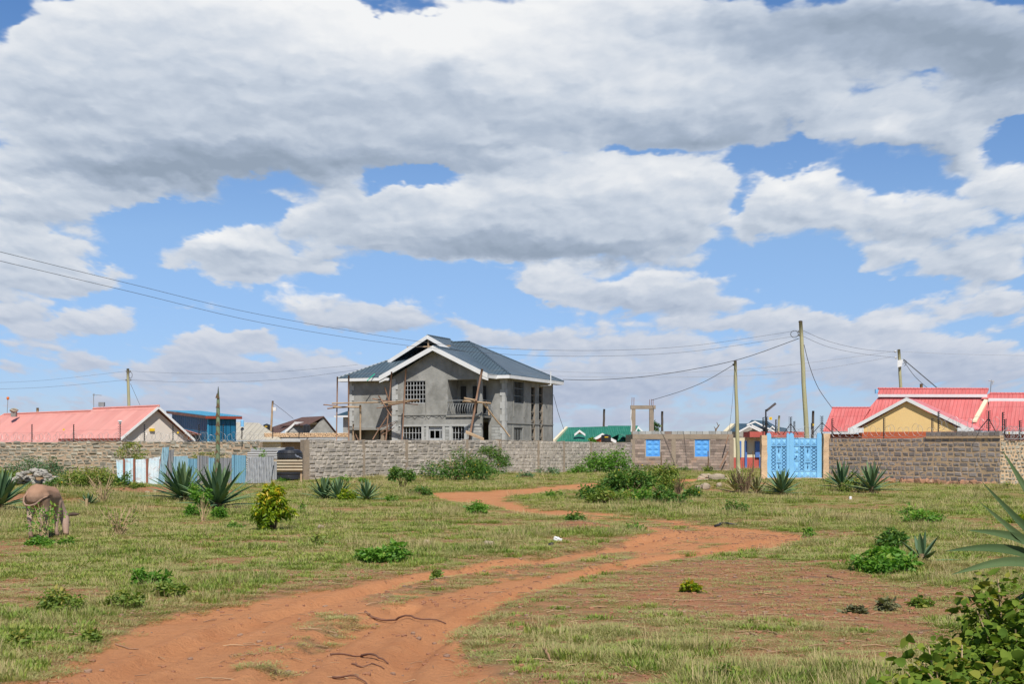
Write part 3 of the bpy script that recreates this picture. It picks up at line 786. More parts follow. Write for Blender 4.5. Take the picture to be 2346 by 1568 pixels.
# ================================================================ masonry
def stone_row_wall(name, label, A, B, z0, z1, course, blen, stone, mortar, rough_=.02, gap=.03, thick=.25, seed=1, proud=.03, squash=1.0, top_jit=.0, parent=None, both=False, cols=None):
    """a wall from A to B (ground points), stones laid in courses on a mortar core; z1 may be a function of distance"""
    r_ = random.Random(seed)
    a = Vector((A[0], A[1])); b = Vector((B[0], B[1])); L_ = (b - a).length; e = (b - a) / L_; nrm = Vector((e.y, -e.x))   # towards the camera side
    zf = z1 if callable(z1) else (lambda s_: z1)
    root = parent or thing(name, label, 'wall', (a.x, a.y, 0))
    def T(s_, w, z_): p = a + e * s_ - nrm * w; return Vector((p.x, p.y, z_))
    mb = MB(); n = max(1, int(L_ / 1.0))
    for i in range(n):
        s0, s1 = L_ * i / n, L_ * (i + 1) / n
        c = [(s0, 0, z0), (s1, 0, z0), (s1, thick, z0), (s0, thick, z0), (s0, 0, zf(s0) - .03), (s1, 0, zf(s1) - .03), (s1, thick, zf(s1) - .03), (s0, thick, zf(s0) - .03)]
        mb.hexa([T(*p) for p in c], mortar)
    mb.build('mortar', parent=root)
    st = MB()
    zz = z0; row = 0
    while zz < max(zf(0), zf(L_)) - course * .4:
        s_ = -r_.random() * blen
        cz = course * r_.uniform(.92, 1.08)
        while s_ < L_:
            l = blen * r_.uniform(.6, 1.35)
            s0, s1 = max(s_, 0), min(s_ + l, L_)
            s_ += l
            if s1 - s0 < .06: continue
            top = min(zz + cz, zf((s0 + s1) / 2) + r_.uniform(-top_jit, top_jit))
            if top - zz < .05: continue
            j = lambda k=1: r_.uniform(-rough_, rough_) * k
            st.tint = r_.random()
            g2 = gap / 2
            pr = proud * r_.uniform(.3, 1.5)
            zl, zh = zz + g2 + j(), top - g2 + j()
            x0, x1 = s0 + g2 + j(), s1 - g2 + j()
            ch = min(.03, (zh - zl) * .2) * squash
            # faceted front: an inset proud face and sloping margins
            ring = [T(x0, 0.0, zl), T(x1, 0.0, zl + j()), T(x1 + j(), 0.0, zh), T(x0 + j(), 0.0, zh + j())]
            bk = [T(x0, .06, zl), T(x1, .06, zl), T(x1, .06, zh), T(x0, .06, zh)]
            fr_ = [T(x0 + ch + abs(j()), -pr + j(.5), zl + ch), T(x1 - ch - abs(j()), -pr + j(.5), zl + ch + j(.5)), T(x1 - ch, -pr + j(.7), zh - ch * .7), T(x0 + ch, -pr + j(.7), zh - ch * .7)]
            bi = len(st.v); st.v += [tuple(p) for p in ring + fr_]; mi = st.mat(stone)
            st.f.append([bi + 4, bi + 5, bi + 6, bi + 7]); st.mi.append(mi); st.t.append(st.tint)
            for k in range(4):
                k2 = (k + 1) % 4
                st.f.append([bi + k, bi + k2, bi + 4 + k2, bi + 4 + k]); st.mi.append(mi); st.t.append(st.tint)
            if zz + cz >= zf((s0 + s1) / 2) - .02:       # top course shows its upper face
                st.poly([ring[3], ring[2], T(x1, thick, zh), T(x0, thick, zh)], stone)
        zz += cz; row += 1
    st.build('stone', parent=root)
    if cols:
        for (s0, w_) in cols:
            cm = MB(); cm.box(s0 - w_/2, s0 + w_/2, -.045, thick + .02, z0, zf(max(0, min(L_, s0))) + .02, None, T); cm.build('pillar', concrete_brown if mortar is not mortar_tan else mortar_tan, root)
    return root, T, L_
def pt(px, D): p = gnd(px, D=D); return (p.x, p.y)
def zat(py, D): return CAM_H + (1022 - py) / 3000 * D

# left rubble wall (behind the iron sheets)
A, B = pt(-90, 92), pt(596, 84)
Lw = math.dist(A, B)
stone_row_wall('stone_wall', 'long rough wall of flat grey rubble stones in sandy mortar below the salmon roofs', A, B, -.1, lambda s_: zat(1013, 92) * (1 - s_ / Lw) + zat(1012, 84) * s_ / Lw, .235, .52, stone_green, mortar_rubble, .055, .06, .3, 3, .035, 1.9, .04)
# the middle wall of grey stone: rough dressing, then narrow blocks, then dark blocks
M0, M1, M2, M3 = (pt(698, 75), 75), (pt(1148, 89), 89), (pt(1412, 98.5), 98.5), (pt(1449, 99.5), 99.5)
Lm = math.dist(M0[0], M1[0])
mid, Tm, _ = stone_row_wall('stone_wall', 'pale grey wall of rough quarry stone in front of the unfinished house', M0[0], M1[0], -.1, lambda s_: zat(1009, 75) * (1 - s_ / Lm) + zat(1008, 89) * s_ / Lm, .235, .46, stone_grey, mortar_grey, .030, .028, .25, 5, .032, 1.6, .02,
    cols=[(.12, .42), (Lm * .265, .20), (Lm * .475, .22), (Lm * .80, .22), (Lm - .15, .3)])
L2 = math.dist(M1[0], M2[0])
stone_row_wall('stone_wall', 'receding grey wall of narrow upright blocks right of the unfinished house', M1[0], M2[0], -.1, lambda s_: zat(1008, 89) * (1 - s_ / L2) + zat(1015, 98.5) * s_ / L2, .235, .26, stone_grey, mortar_grey, .018, .03, .25, 6, .022, 1.2, .01,
    cols=[(L2 * .30, .2), (L2 * .52, .16), (L2 * .76, .2)])
L3 = math.dist(M2[0], M3[0])
stone_row_wall('stone_wall', 'short stretch of darker grey block wall beside the building with two blue shutters', M2[0], M3[0], -.1, lambda s_: zat(1015, 98.5) * (1 - s_ / L3) + zat(1014, 99.5) * s_ / L3, .24, .46, stone_bluegrey, mortar_grey, .012, .02, .25, 7, .02, 1.0, .01)
# right-hand block wall
RA, RB, RC = pt(1899, 72.0), pt(2292, 63.0), pt(2420, 64.5)
LR = math.dist(RA, RB)
frac = (2143 - 1899) / (2292 - 1899)
def ztop_r(s_):
    t = s_ / LR; D = 72 - 9 * t
    return zat(1004, D) if t < .595 else zat(992, D)
rw, Tr, _ = stone_row_wall('block_wall', 'right hand wall of blue grey blocks set in thick tan mortar', RA, RB, -.1, lambda s_: zat(1004, 72 - 9 * s_ / LR) if s_ / LR < .60 else zat(1001, 72 - 9 * s_ / LR), .245, .385, stone_bluegrey, mortar_tan, .020, .058, .25, 8, .010, 1.2, .0)
rb = MB(); s0 = LR * .60
n = 14
for i in range(n):
    a_, b_ = s0 + (LR - s0) * i / n, s0 + (LR - s0) * (i + 1) / n
    zt = zat(1001, 72 - 9 * a_ / LR); rb.tint = rnd.random()
    rb.box(a_ + .02, b_ - .02, -.05, .26, zt + .02, zt + .25 + rnd.uniform(-.02, .02), stone_bluegrey, Tr)
rb.build('upper_course', parent=rw)
sb = MB(); sb.box(s0, LR, -.05, .30, zat(1001, 66) - .10, zat(1001, 66) + .03, mortar_tan, Tr); sb.build('ledge', parent=rw)
foot = MB(); foot_m = surf('red_stained_footing', (.42, .22, .13), (.30, .17, .11), 2.2, .95, (14, .8, .03), stain=((.46, .34, .24), 2.0, .56, .6))
for i in range(26):
    a_ = LR * .28 + (LR * .72) * i / 26
    foot.tint = rnd.random(); foot.rock(Tr(a_ + rnd.uniform(-.1, .1), -.0, .02 + rnd.uniform(0, .12)), .34, .09, .17, foot_m, i, .25)
foot.build('footing', parent=rw)
L4 = math.dist(RB, RC)
stone_row_wall('stone_wall', 'crumbling rubble wall at the right end beyond the block wall', RB, RC, -.1, lambda s_: zat(1009, 63.5), .19, .24, stone_green, mortar_tan, .03, .06, .25, 9, .05, 1.5, .03)

# ================================================================ the unfinished house
H = Fr(1157, 103, 22)
UL = H.U(800); WS = H.Wd(1267)
house = thing('unfinished_house', 'unfinished grey two storey house with slate blue roof and wooden scaffolding', 'house', (*H(UL / 2, 4, 0).xy, 0))
ZE = H.Z(863); zs_ = H.Z(962)
P_ = 1.8                                  # how far the gabled bay stands forward
gb0, gb1 = H.U(899, -P_), H.U(1104, -P_)
def TF(w0): return lambda u, t, z_: H(u, w0 + t, z_)
# left wing, upper storey
z_slab = H.Z(980, UL)
mb = MB(); wall_holes(mb, TF(0), UL, gb0 + .3, z_slab, ZE + .5, [], .25, None)
wing = mb.build('upper_wall', plaster_raw, house)
mb = MB(); mb.box(UL - .1, gb0 + .1, -.18, 3.0, z_slab - .22, z_slab, None, H); mb.build('floor_slab', concrete, house)
mb = MB(); mb.box(UL + .1, gb0, 2.0, 2.2, 0, z_slab - .2, None, H); mb.build('ground_floor_wall', plaster_raw, house)
for u_, w_, wd in ((UL + .12, 0.1, .3), (UL + 2.9, .1, .28), (H.U(868), .25, .32)):
    mb = MB(); mb.box(u_, u_ + wd, w_, w_ + wd, 0, z_slab - .22, None, H); mb.build('column', concrete_brown, house)
mb = MB(); mb.box(UL - .02, UL + .22, 0, WS, 0, ZE + .4, None, H); mb.build('side_wall', plaster_raw, house)
mb = MB(); mb.box(UL, 0, WS - .25, WS, 0, ZE + .4, None, H); mb.build('rear_wall', plaster_raw, house)
mb = MB(); mb.box(UL, -.3, .3, WS - .3, zs_ - .15, zs_ + .05, None, H); mb.build('floor_slab', concrete, house)
# gabled bay
zw1, zw0 = H.Z(873.5, gb0 + 2, -P_), H.Z(925, gb0 + 2, -P_)
bu0, bu1 = H.U(1025.5, -P_), H.U(1093, -P_)
zb0, zb1 = H.Z(951.5, -2, -P_), H.Z(869.5, -2, -P_)
zg = H.Z(977, -4, -P_)
W1 = (H.U(926, -P_), H.U(975, -P_), zw0, zw1)
Wl = (H.U(923, -P_), H.U(966, -P_), .9, zg); Dl = (H.U(982.5, -P_), H.U(1014, -P_), .1, zg); Wr = (H.U(1035.5, -P_), H.U(1064, -P_), .9, zg)
BAL = (bu0, bu1, zb0, zb1)
mb = MB(); wall_holes(mb, TF(-P_), gb0, gb1, zs_, ZE + .02, [W1, BAL], .22, None)
uc = (gb0 + gb1) / 2; z_ap = H.Z(800, uc, -P_)
pe = [H(gb0, -P_, ZE + .02), H(gb1, -P_, ZE + .02), H(uc, -P_, z_ap)]
mb.poly(pe); mb.poly([H(gb0, -P_ + .22, ZE + .02), H(uc, -P_ + .22, z_ap), H(gb1, -P_ + .22, ZE + .02)])
mb.build('gable_wall', plaster_raw, house)
mb = MB(); wall_holes(mb, TF(-P_), gb0, gb1 + .0, 0, zs_ - .003, [Wl, Dl, Wr], .22, None)
mb.build('ground_floor_wall', plaster_raw, house)
# ground-floor blockwork on the face of the bay
def blocks(u0, u1, z0, z1, w, ch=.24, bl=.62):
    blk = MB()
    z_ = z0; k = 0
    while z_ < z1 - .06:
        u = u0 - (bl / 2 if k % 2 else 0)
        while u < u1 - .05:
            a_, b_ = max(u, u0), min(u + bl, u1)
            if b_ - a_ > .1:
                blk.tint = rnd.random(); blk.box(a_ + .012, b_ - .012, w - .03, w, z_ + .012, min(z_ + ch, z1) - .012, grey_block, H)
            u += bl
        z_ += ch; k += 1
    blk.build('blockwork', parent=house)
blocks(gb0 + .05, Wl[0] - .18, .3, zg + .1, -P_); blocks(Wl[1] + .2, Dl[0] - .2, .3, zg, -P_); blocks(Dl[1] + .25, Wr[0] - .2, .3, zg, -P_); blocks(Wr[1] + .25, gb1 - .05, .3, zg, -P_)
# main front right of the bay
mb = MB(); wall_holes(mb, TF(0), gb1 - .2, 0, 0, ZE + .5, [(gb1 + .0, H.U(1127), zb0, zb1)] if False else [], .22, None)
mb.build('front_wall', plaster_raw, house)
blocks(gb1 + .05, -.35, .3, zg + .1, 0)
# right side wall with its windows
def TS(u_, t, z_): return H(0 - t, u_, z_)      # u_ runs backwards along the side
def ws(px): return H.Wd(px)
def zsd(py, px): return H.Z(py, 0, H.Wd(px))
S1 = (ws(1177), ws(1200), zsd(925, 1188), zsd(874, 1188)); S2 = (ws(1176.5), ws(1198), .9, zsd(980, 1188))
S3 = (ws(1217), ws(1226), .6, zsd(887, 1221)); S4 = (ws(1235), ws(1244), .6, zsd(887, 1240))
mb = MB(); wall_holes(mb, TS, 0, WS, 0, ZE + .5, [S1, S2, S3, S4], .22, None)
mb.build('side_wall', plaster_raw, house)
# pointed heads over the slits, plaster bands, quoins
qm = MB()
for k in range(14):
    z_ = .4 + k * .5
    for (U0, w0, sgn) in ((0, 0, -1), ):
        wd = .42 if k % 2 else .26
        qm.box(-wd, .03, -.04, 0, z_, z_ + .49, None, H)
        qm.box(0, .035, -.04, wd, z_, z_ + .49, None, H)
qm.build('quoin', quoin_m, house)
qm = MB()
for k in range(15):
    z_ = 1.0 + k * .42
    wd = .50 if k % 2 else .30
    if z_ + .41 < ZE: qm.box(gb0 - .03, gb0 + wd, -P_ - .045, -P_, z_, z_ + .41, None, H)
qm.build('quoin', quoin_m, house)
qm = MB()
for k in range(11):
    z_ = z_slab + .1 + k * .42
    wd = .46 if k % 2 else .28
    if z_ + .41 < ZE: qm.box(UL - .05, UL + wd, -.045, 0, z_, z_ + .41, None, H)
qm.build('quoin', quoin_m, house)
trim = MB()
for (a_, b_, c_, d_) in (Wl, Dl, Wr):
    for (x0, x1) in ((a_ - .22, a_), (b_, b_ + .22)):
        trim.box(x0, x1, -P_ - .05, -P_, .3, zg, None, H)
trim.box(gb0 + .6, gb1, -P_ - .07, -P_, zg, zg + .10, None, H)
trim.build('window_surround', quoin_m, house)
trim = MB()
trim.box(gb0, gb1 + .02, -P_ - .05, -P_ + .0, zs_ + .35, zs_ + .42, None, H); trim.box(-.0, .05, .4, WS, zs_ - .3, zs_ - .22, None, H)
trim.box(bu0 - .1, bu1 + .3, -P_ - .12, -P_ + .3, zb0 - .14, zb0, None, H)
trim.box(W1[0] - .06, W1[0], -P_ - .04, -P_, zw0 - 1.25, zw1 + .08, None, H); trim.box(W1[1], W1[1] + .06, -P_ - .04, -P_, zw0 - 1.25, zw1 + .08, None, H)
for (a_, b_) in ((S1[0] - .1, S1[0]), (S1[1], S1[1] + .1)): trim.box(-.0, .04, a_, b_, S1[2] - 1.1, S1[3] + .05, None, H)
for (a_, b_) in ((S2[0] - .25, S2[0]), (S2[1], S2[1] + .25), (S3[1] + .02, S3[1] + .25), (S4[0] - .25, S4[0] - .02), (S4[1] + .02, S4[1] + .28), (S3[0] - .28, S3[0] - .02)): trim.box(0, .05, a_, b_, .3, zg + .1, None, H)
trim.build('plaster_band', concrete, house)
for (s_, flip) in ((S3, 0), (S4, 1)):
    hd = MB()
    a_, b_ = s_[0], s_[1]; z0_, z1_ = s_[3], s_[3] + 1.05
    pk = b_ if not flip else a_
    hd.poly([H(.012, a_, z0_), H(.012, b_, z0_), H(.012, pk, z1_)])
    hd.build('pointed_recess', concrete, house)
# windows: steel grilles
def grille(name, T, a_, b_, z0_, z1_, nx, nz, r_=.02, mat_=steel_white, inner=True):
    g = MB()
    for i in range(nx + 1):
        u = a_ + (b_ - a_) * i / nx; g.box(u - r_, u + r_, .06, .06 + r_ * 2, z0_, z1_, None, T)
    for j in range(nz + 1):
        z_ = z0_ + (z1_ - z0_) * j / nz; g.box(a_, b_, .05, .055 + r_ * 2, z_ - r_, z_ + r_, None, T)
    w_ = g.build(name, mat_, house)
    fr_ = MB(); e_ = .05
    for bx in ((a_, b_, z0_, z0_ + e_), (a_, b_, z1_ - e_, z1_), (a_, a_ + e_, z0_, z1_), (b_ - e_, b_, z0_, z1_)): fr_.box(bx[0], bx[1], .03, .12, bx[2], bx[3], None, T)
    fr_.build('frame', mat_, w_)
    return w_
grille('window', TF(-P_), *W1, 7, 5); grille('window', TF(-P_), *Wl, 6, 5); grille('window', TF(-P_), *Wr, 4, 5)
grille('window', TS, *S1, 7, 3, .018, steel_m); grille('window', TS, *S2, 6, 2, .018, steel_m)
grille('window', TS, *S3, 1, 9, .03, concrete_brown); grille('window', TS, *S4, 1, 9, .03, concrete_brown)
grille('window', TF(1.9), H.U(868, 1.9), gb0 + .6, .9, z_slab - .3, 9, 6, .02, black_m)
dr = MB(); dr.box(Dl[0], Dl[1], -P_ + .1, -P_ + .16, Dl[2], Dl[3] - .95, None, H); dr.box(Dl[0], Dl[1], -P_ + .1, -P_ + .16, Dl[3] - .35, Dl[3], None, H)
for u_ in (Dl[0], Dl[0] + .9, Dl[1] - .12, Dl[0] + .45): dr.box(u_, u_ + .06, -P_ + .08, -P_ + .15, Dl[2], Dl[3], None, H)
dr.build('door', steel_white, house)
# balcony recess: dark rear wall with doors, column, railing
mb = MB(); mb.box(bu0 - .3, H.U(1127) + .2, .12, .34, zb0 - .1, zb1 + .2, None, H)
mb.box(bu0 - .28, bu0 - .02, -P_ + .2, .1, zb0 - .1, zb1 + .2, None, H); mb.box(bu0 - .3, gb1 + .1, -P_ + .22, .1, zb1 + .003, zb1 + .16, None, H)
mb.build('balcony_wall', plaster_raw, house)
mb = MB(); mb.box(bu0 - .2, gb1 + .02, -P_ + .23, .1, zb0 - .2, zb0 - .003, None, H); mb.build('balcony_floor', concrete, house)
for (a_, b_) in ((bu0 + .3, bu0 + .75), (bu0 + 1.35, bu1 - .05)):
    d2 = MB(); d2.box(a_, b_, .02, .1, zb0, zb1 - .45, None, H); d2.build('door', dark_m, house)
ra = MB(); zt = H.Z(917.5, -2, -P_)
def rail_run(T, a_, b_, n):
    ra.box(a_, b_, -.03, .03, zt - .03, zt + .03, None, T); ra.box(a_, b_, -.02, .02, zt - .28, zt - .25, None, T); ra.box(a_, b_, -.02, .02, zb0 + .05, zb0 + .09, None, T)
    for i in range(n):
        u = a_ + (b_ - a_) * (i + .5) / n; pts = []
        for k in range(8):
            q_ = k / 7; z_ = zb0 + .05 + (zt - .27 - zb0 - .05) * q_
            pts.append(T(u, -.30 * math.sin(math.pi * min(1, q_ * 1.0)) * (1 - q_ * .45), z_))
        ra.tube(pts, .020, None, 5, False)
rail_run(lambda u, t, z_: H(u, -P_ - .06 + t, z_), bu0 + .05, bu1, 12)
rail_run(lambda s_, t, z_: H(gb1 + .05 - t, s_, z_), -P_ + .25, -.1, 7)
ra.build('balcony_railing', steel_m, house)
cr = MB()
for k in range(26):                                # conduit chases scratched across the band
    u0_ = gb0 + .8 + k * .24
    a1 = H(u0_, -P_ - .012, zs_ + .02 + .28 * abs(math.sin(k * 1.9))); a2 = H(u0_ + .24, -P_ - .012, zs_ + .02 + .28 * abs(math.sin((k + 1) * 1.9)))
    cr.tube([a1, a2], .014, None, 4, False)
cr.build('wall_chase', dark_m, house)
# -- roof
OV = .72
zr = 7.2; ze = ZE + .12
sl = .51
def front_z(w): return ze + sl * (w + OV)
Wm = WS / 2
zA = ze + sl * (Wm + OV); uR = -(Wm + OV) + OV; uLr = UL - OV + (Wm + OV)
eFL, eFR, eBR, eBL = H(UL - OV, -OV, ze), H(OV, -OV, ze), H(OV, WS + OV, ze), H(UL - OV, WS + OV, ze)
rL, rR = H(uLr, Wm, zA), H(uR, Wm, zA)
rf = MB()
rf.slab([eFL, eFR, rR, rL], .05); rf.slab([eFR, eBR, rR], .05); rf.slab([eBR, eBL, rL, rR], .05); rf.slab([eBL, eFL, rL], .05)
# upper dutch gable
ur = -7.75; z_r = H.Z(770, ur, 2.6); hb = 3.25; slB = .55
wB0, wB1 = 2.5, Wm + 1.0
f0 = H(ur, wB0 - .45, z_r); f1 = H(ur, wB1, z_r)
for sg in (-1, 1):
    rf.slab([f0, f1, H(ur + sg * hb * 1.7, wB1 + 2.5, z_r - hb * 1.7 * slB), H(ur + sg * hb * 1.12, wB0 - .45, z_r - hb * 1.12 * slB)], .05)
rf.slab([f1, H(ur - hb * 1.7, wB1 + 2.5, z_r - hb * 1.7 * slB), H(ur + hb * 1.7, wB1 + 2.5, z_r - hb * 1.7 * slB)], .05)
# gable over the bay
zC = z_ap + .18; hw = (gb1 - gb0) / 2 + .82; slC = (zC - ze + .05) / hw
w_end = (zC - ze) / sl - OV + .3
for sg in (-1, 1):
    rf.slab([H(uc, -P_ - .7, zC), H(uc, w_end, zC), H(uc + sg * hw, .2, zC - hw * slC), H(uc + sg * hw, -P_ - .7, zC - hw * slC)], .05)
roof = rf.build('roof', roof_grey, house)
rc = MB()
def cap(mb_, pts, r_=.09): mb_.tube(pts, r_, None, 6)
cap(rc, [rL + Vector((0, 0, .03)), rR + Vector((0, 0, .03))]); cap(rc, [rR, eFR], .07); cap(rc, [rR, eBR], .07); cap(rc, [f0, f1]); cap(rc, [H(uc, -P_ - .7, zC), H(uc, w_end, zC)]); cap(rc, [rL, eFL], .07)
rc.build('ridge_cap', roof_grey, roof)
fa = MB()
def board(p, q_, h=.30, t=.04, drop=.0):
    p, q_ = Vector(p), Vector(q_); d_ = (q_ - p); d2 = Vector((d_.x, d_.y, 0)).normalized(); nn = Vector((d2.y, -d2.x, 0)) * t
    dn = Vector((0, 0, -h)); o_ = Vector((0, 0, drop))
    c = [p + o_ + dn, q_ + o_ + dn, q_ + o_ + dn - nn, p + o_ + dn - nn, p + o_, q_ + o_, q_ + o_ - nn, p + o_ - nn]
    fa.hexa([c[3], c[2], c[1], c[0], c[7], c[6], c[5], c[4]])
up = -.05
board(H(UL - OV, -OV, ze + up), H(uc - hw, -OV, ze + up), .24); board(H(uc + hw, -OV, ze + up), H(OV, -OV, ze + up), .26)
board(H(OV, -OV, ze + up), H(OV, WS + OV, ze + up), .26)
for sg in (-1, 1):
    board(H(uc, -P_ - .72, zC + .03), H(uc + sg * hw, -P_ - .72, zC - hw * slC + .03), .38)
    board(H(ur, wB0 - .47, z_r + .03), H(ur + sg * hb * 1.12, wB0 - .47, z_r - hb * 1.12 * slB + .03), .33)
board(H(uc + hw, -P_ - .72, zC - hw * slC + .03), H(uc + hw, 0, zC - hw * slC + .03), .33)
board(H(uc + hw - .62, -P_ - .70, zC - hw * slC + .2), H(uc + hw, -P_ - .70, zC - hw * slC + .0), .5); board(H(uc - hw, -P_ - .70, zC - hw * slC + .0), H(uc - hw + .62, -P_ - .70, zC - hw * slC + .2), .5)
fa.build('fascia_board', fascia_m, roof)
gt_ = MB(); gt_.box(ur - .06, ur + .06, wB0 - .3, wB0 - .2, z_r - 1.75, z_r - .2, None, H); gt_.box(ur - 2.0, ur + 2.0, wB0 - .25, wB0 - .18, z_r - .95, z_r - .85, None, H)
gt_.build('roof_truss', wood_plank, house)
pp = MB(); up_ = H.Wd(1254, .5)
pp.tube([H(OV + .08, up_, H.Z(852, .5, up_)), H(OV + .08, up_, ZE - .35), H(.12, up_ - .6, ZE - .42)], .05, None, 8); pp.build('drain_pipe', white_m, house)
soff = MB(); soff.box(UL - OV + .05, OV - .05, -OV + .05, 0, ze - .30, ze - .27, None, H); soff.box(0, OV - .05, 0, WS + OV, ze - .30, ze - .27, None, H); soff.build('soffit', concrete, house)

# -- scaffolding
sc = thing('scaffolding', 'rickety scaffold of rough wooden poles tied to the left of the house', 'scaffolding', (*H(UL + 2, -3, 0).xy, 0))
def stick(root, pts, r_=.055, m_=None, name='pole', D0=101.0, n=7):
    mb = MB(); mb.tint = rnd.random()
    P = []
    for p in pts: P.append(at(p[0], p[1], p[2] if len(p) > 2 else D0))
    Q_ = []
    for i in range(len(P) - 1):
        for k in range(4): Q_.append(P[i].lerp(P[i+1], k / 4) + Vector((rnd.uniform(-.02, .02), 0, rnd.uniform(-.02, .02))))
    Q_.append(P[-1]); nq = len(Q_)
    mb.tube(Q_, [r_ * (1.12 - .3 * i / nq) for i in range(nq)], None, n); return mb.build(name, m_ or wood_pole, root, True)
def D3(x, y): return x, y
Zc = lambda x, y: (x * .185 + 744.8, y * .185 + 744.8)
def S3_(a, b, r_=.055, m_=None, name='pole', D=103.2, D2=None):
    p, q_ = Zc(*a), Zc(*b); return stick(sc, [(p[0], p[1], D), (q_[0], q_[1], D2 or D)], r_, m_, name)
for a, b, r_, D in (((150, 640), (140, 1500), .055, 105.5), ((290, 625), (292, 1500), .06, 105.2), ((825, 580), (745, 1500), .06, 103.4), ((1000, 550), (950, 1500), .06, 101.8)): S3_(a, b, r_, D=D)
S3_((436, 990), (436, 1500), .075, wood_plank, D=105.0); S3_((350, 1230), (348, 1480), .05, wood_plank, D=106.2)
for a, b, r_, D, D2 in (((85, 975), (860, 955), .055, 105.3, 103.3), ((-20, 992), (150, 1002), .045, 105.6, 105.6), ((30, 1035), (210, 1015), .05, 105.5, 105.4), ((100, 1018), (450, 1022), .075, 105.3, 105.0), ((590, 920), (1150, 990), .045, 104, 101.7), ((690, 970), (1160, 928), .06, 103.6, 101.6), ((780, 985), (1165, 935), .06, 103.2, 101.6), ((640, 1035), (1090, 945), .035, 103.8, 101.8), ((740, 770), (828, 1090), .05, 103.3, 103.3), ((665, 880), (820, 1130), .05, 103.5, 103.3), ((830, 1040), (590, 1420), .05, 103.4, 103.9), ((640, 1282), (870, 1200), .03, 103.8, 103.2), ((690, 1330), (880, 1210), .03, 103.8, 103.2), ((700, 1370), (860, 1270), .03, 103.8, 103.2), ((375, 1350), (410, 1430), .05, 105, 105)):
    S3_(a, b, r_, wood_plank if r_ > .05 else None, 'pole', D, D2)
gl = thing('plastic_strip', 'small green plastic strip hanging below the left eaves', 'plastic strip', at(845, 868, 106.6))
mb = MB(); mb.tube([at(841, 873, 106.4), at(859, 857, 106.4)], .04, None, 5); mb.build('strip', surf('green_plastic', (.05, .60, .38), None, 3, .5, None), gl)
sc2 = thing('scaffolding', 'single leaning scaffold pole with braces in front of the balcony', 'scaffolding', (*H(-1.5, -3, 0).xy, 0))
Z4 = lambda x, y: (x * .185 + 980, y * .185 + 744.8)
def S4_(a, b, r_, m_=None, D=100.6, D2=None, name='pole'):
    p, q_ = Z4(*a), Z4(*b); return stick(sc2, [(p[0], p[1], D), (q_[0], q_[1], D2 or D)], r_, m_, name)
S4_((675, 545), (595, 960), .085, D=100.6); S4_((598, 940), (505, 1480), .085, D=100.6)
S4_((450, 908), (590, 930), .07, wood_plank, name='plank'); S4_((440, 945), (780, 972), .085, wood_plank, 100.4, 101.5, 'plank'); S4_((680, 970), (1015, 1385), .06, wood_plank, 100.6, 101.8, 'brace'); S4_((720, 940), (760, 1120), .04, wood_plank, 101.5)
mb = MB(); p0, p1 = Z4(470, 1322), Z4(695, 1412)
mb.slab([at(p0[0], p0[1], 100.2), at(p1[0], p1[1], 100.2), at(p1[0], p1[1] - 2, 100.6), at(p0[0], p0[1] - 3, 100.6)], .16); mb.build('plank', wood_plank, sc2)

# little house corner behind the scaffold
F2 = Fr(786, 135, 18)
sh = thing('small_house', 'part of a grey block house with dark roof behind the scaffold poles', 'house', (*F2(0, 2, 0).xy, 0))
mb = MB(); mb.box(0, 5, 0, 5, 0, F2.Z(955), None, F2); mb.build('wall', grey_block, sh)
mb = MB(); mb.slab([F2(-.7, -.6, F2.Z(953)), F2(6, -.6, F2.Z(953)), F2(6, 2.5, F2.Z(925)), F2(1.7, 2.5, F2.Z(925))], .1); mb.build('roof', roof_dark, sh)
mb = MB(); mb.box(-.7, 6, -.68, -.6, F2.Z(957), F2.Z(953), None, F2); mb.build('fascia_board', fascia_m, sh)

# ================================================================ other buildings
def simple_part(root, name, m_, *boxes, T=None):
    mb = MB()
    for b in boxes: mb.box(*b, None, T)
    return mb.build(name, m_, root)
def board2(mb, p, q_, h, t=.05):
    p, q_ = Vector(p), Vector(q_); d2 = (q_ - p); d2 = Vector((d2.x, d2.y, 0)).normalized(); nn = Vector((d2.y, -d2.x, 0)) * t; dn = Vector((0, 0, -h))
    c = [p + dn, q_ + dn, q_ + dn - nn, p + dn - nn, p, q_, q_ - nn, p - nn]
    mb.hexa([c[3], c[2], c[1], c[0], c[7], c[6], c[5], c[4]])

# left house under faded red sheets: gable looks to the front right, ridge runs away to the left
Lf = Fr(279, 100, -45)      # u: along the gable (right and away), w: along the ridge (left and away)
lh = thing('house', 'long low house with faded salmon red roof and off white gable at the left', 'house', (*Lf(3, 8, 0).xy, 0))
GW = Lf.U(444); uh = GW / 2
zrg = Lf.Z(931, uh, 0); zev = Lf.Z(1004, 0, 0)
mb = MB(); mb.poly([Lf(.35, .45, 0), Lf(GW - .35, .45, 0), Lf(GW - .35, .45, zev + .1), Lf(uh, .45, zrg - .25), Lf(.35, .45, zev + .1)])
mb.box(.35, GW - .35, .46, 24, 0, zev - .02, None, Lf); mb.build('wall', white_wall, lh)
R1 = Lf.Wd(214, uh); R2 = Lf.Wd(10, uh)
rf = MB()
rf.slab([Lf(-.05, 0, zev), Lf(uh, 0, zrg), Lf(uh, R1, zrg), Lf(-.05, R1 - .2, zev)], .06)
rf.slab([Lf(uh, 0, zrg), Lf(GW + .1, 0, zev - .1), Lf(GW + .1, R1, zev - .1), Lf(uh, R1, zrg)], .06)
z2 = zrg - .18; sl_ = (zrg - zev) / (uh + .05); ux = -1.35
rf.slab([Lf(ux, R1 - 1.2, z2 - sl_ * (uh - ux)), Lf(uh, R1 - .2, z2), Lf(uh, R2, z2), Lf(ux, R2 + 4.5, z2 - sl_ * (uh - ux))], .06)
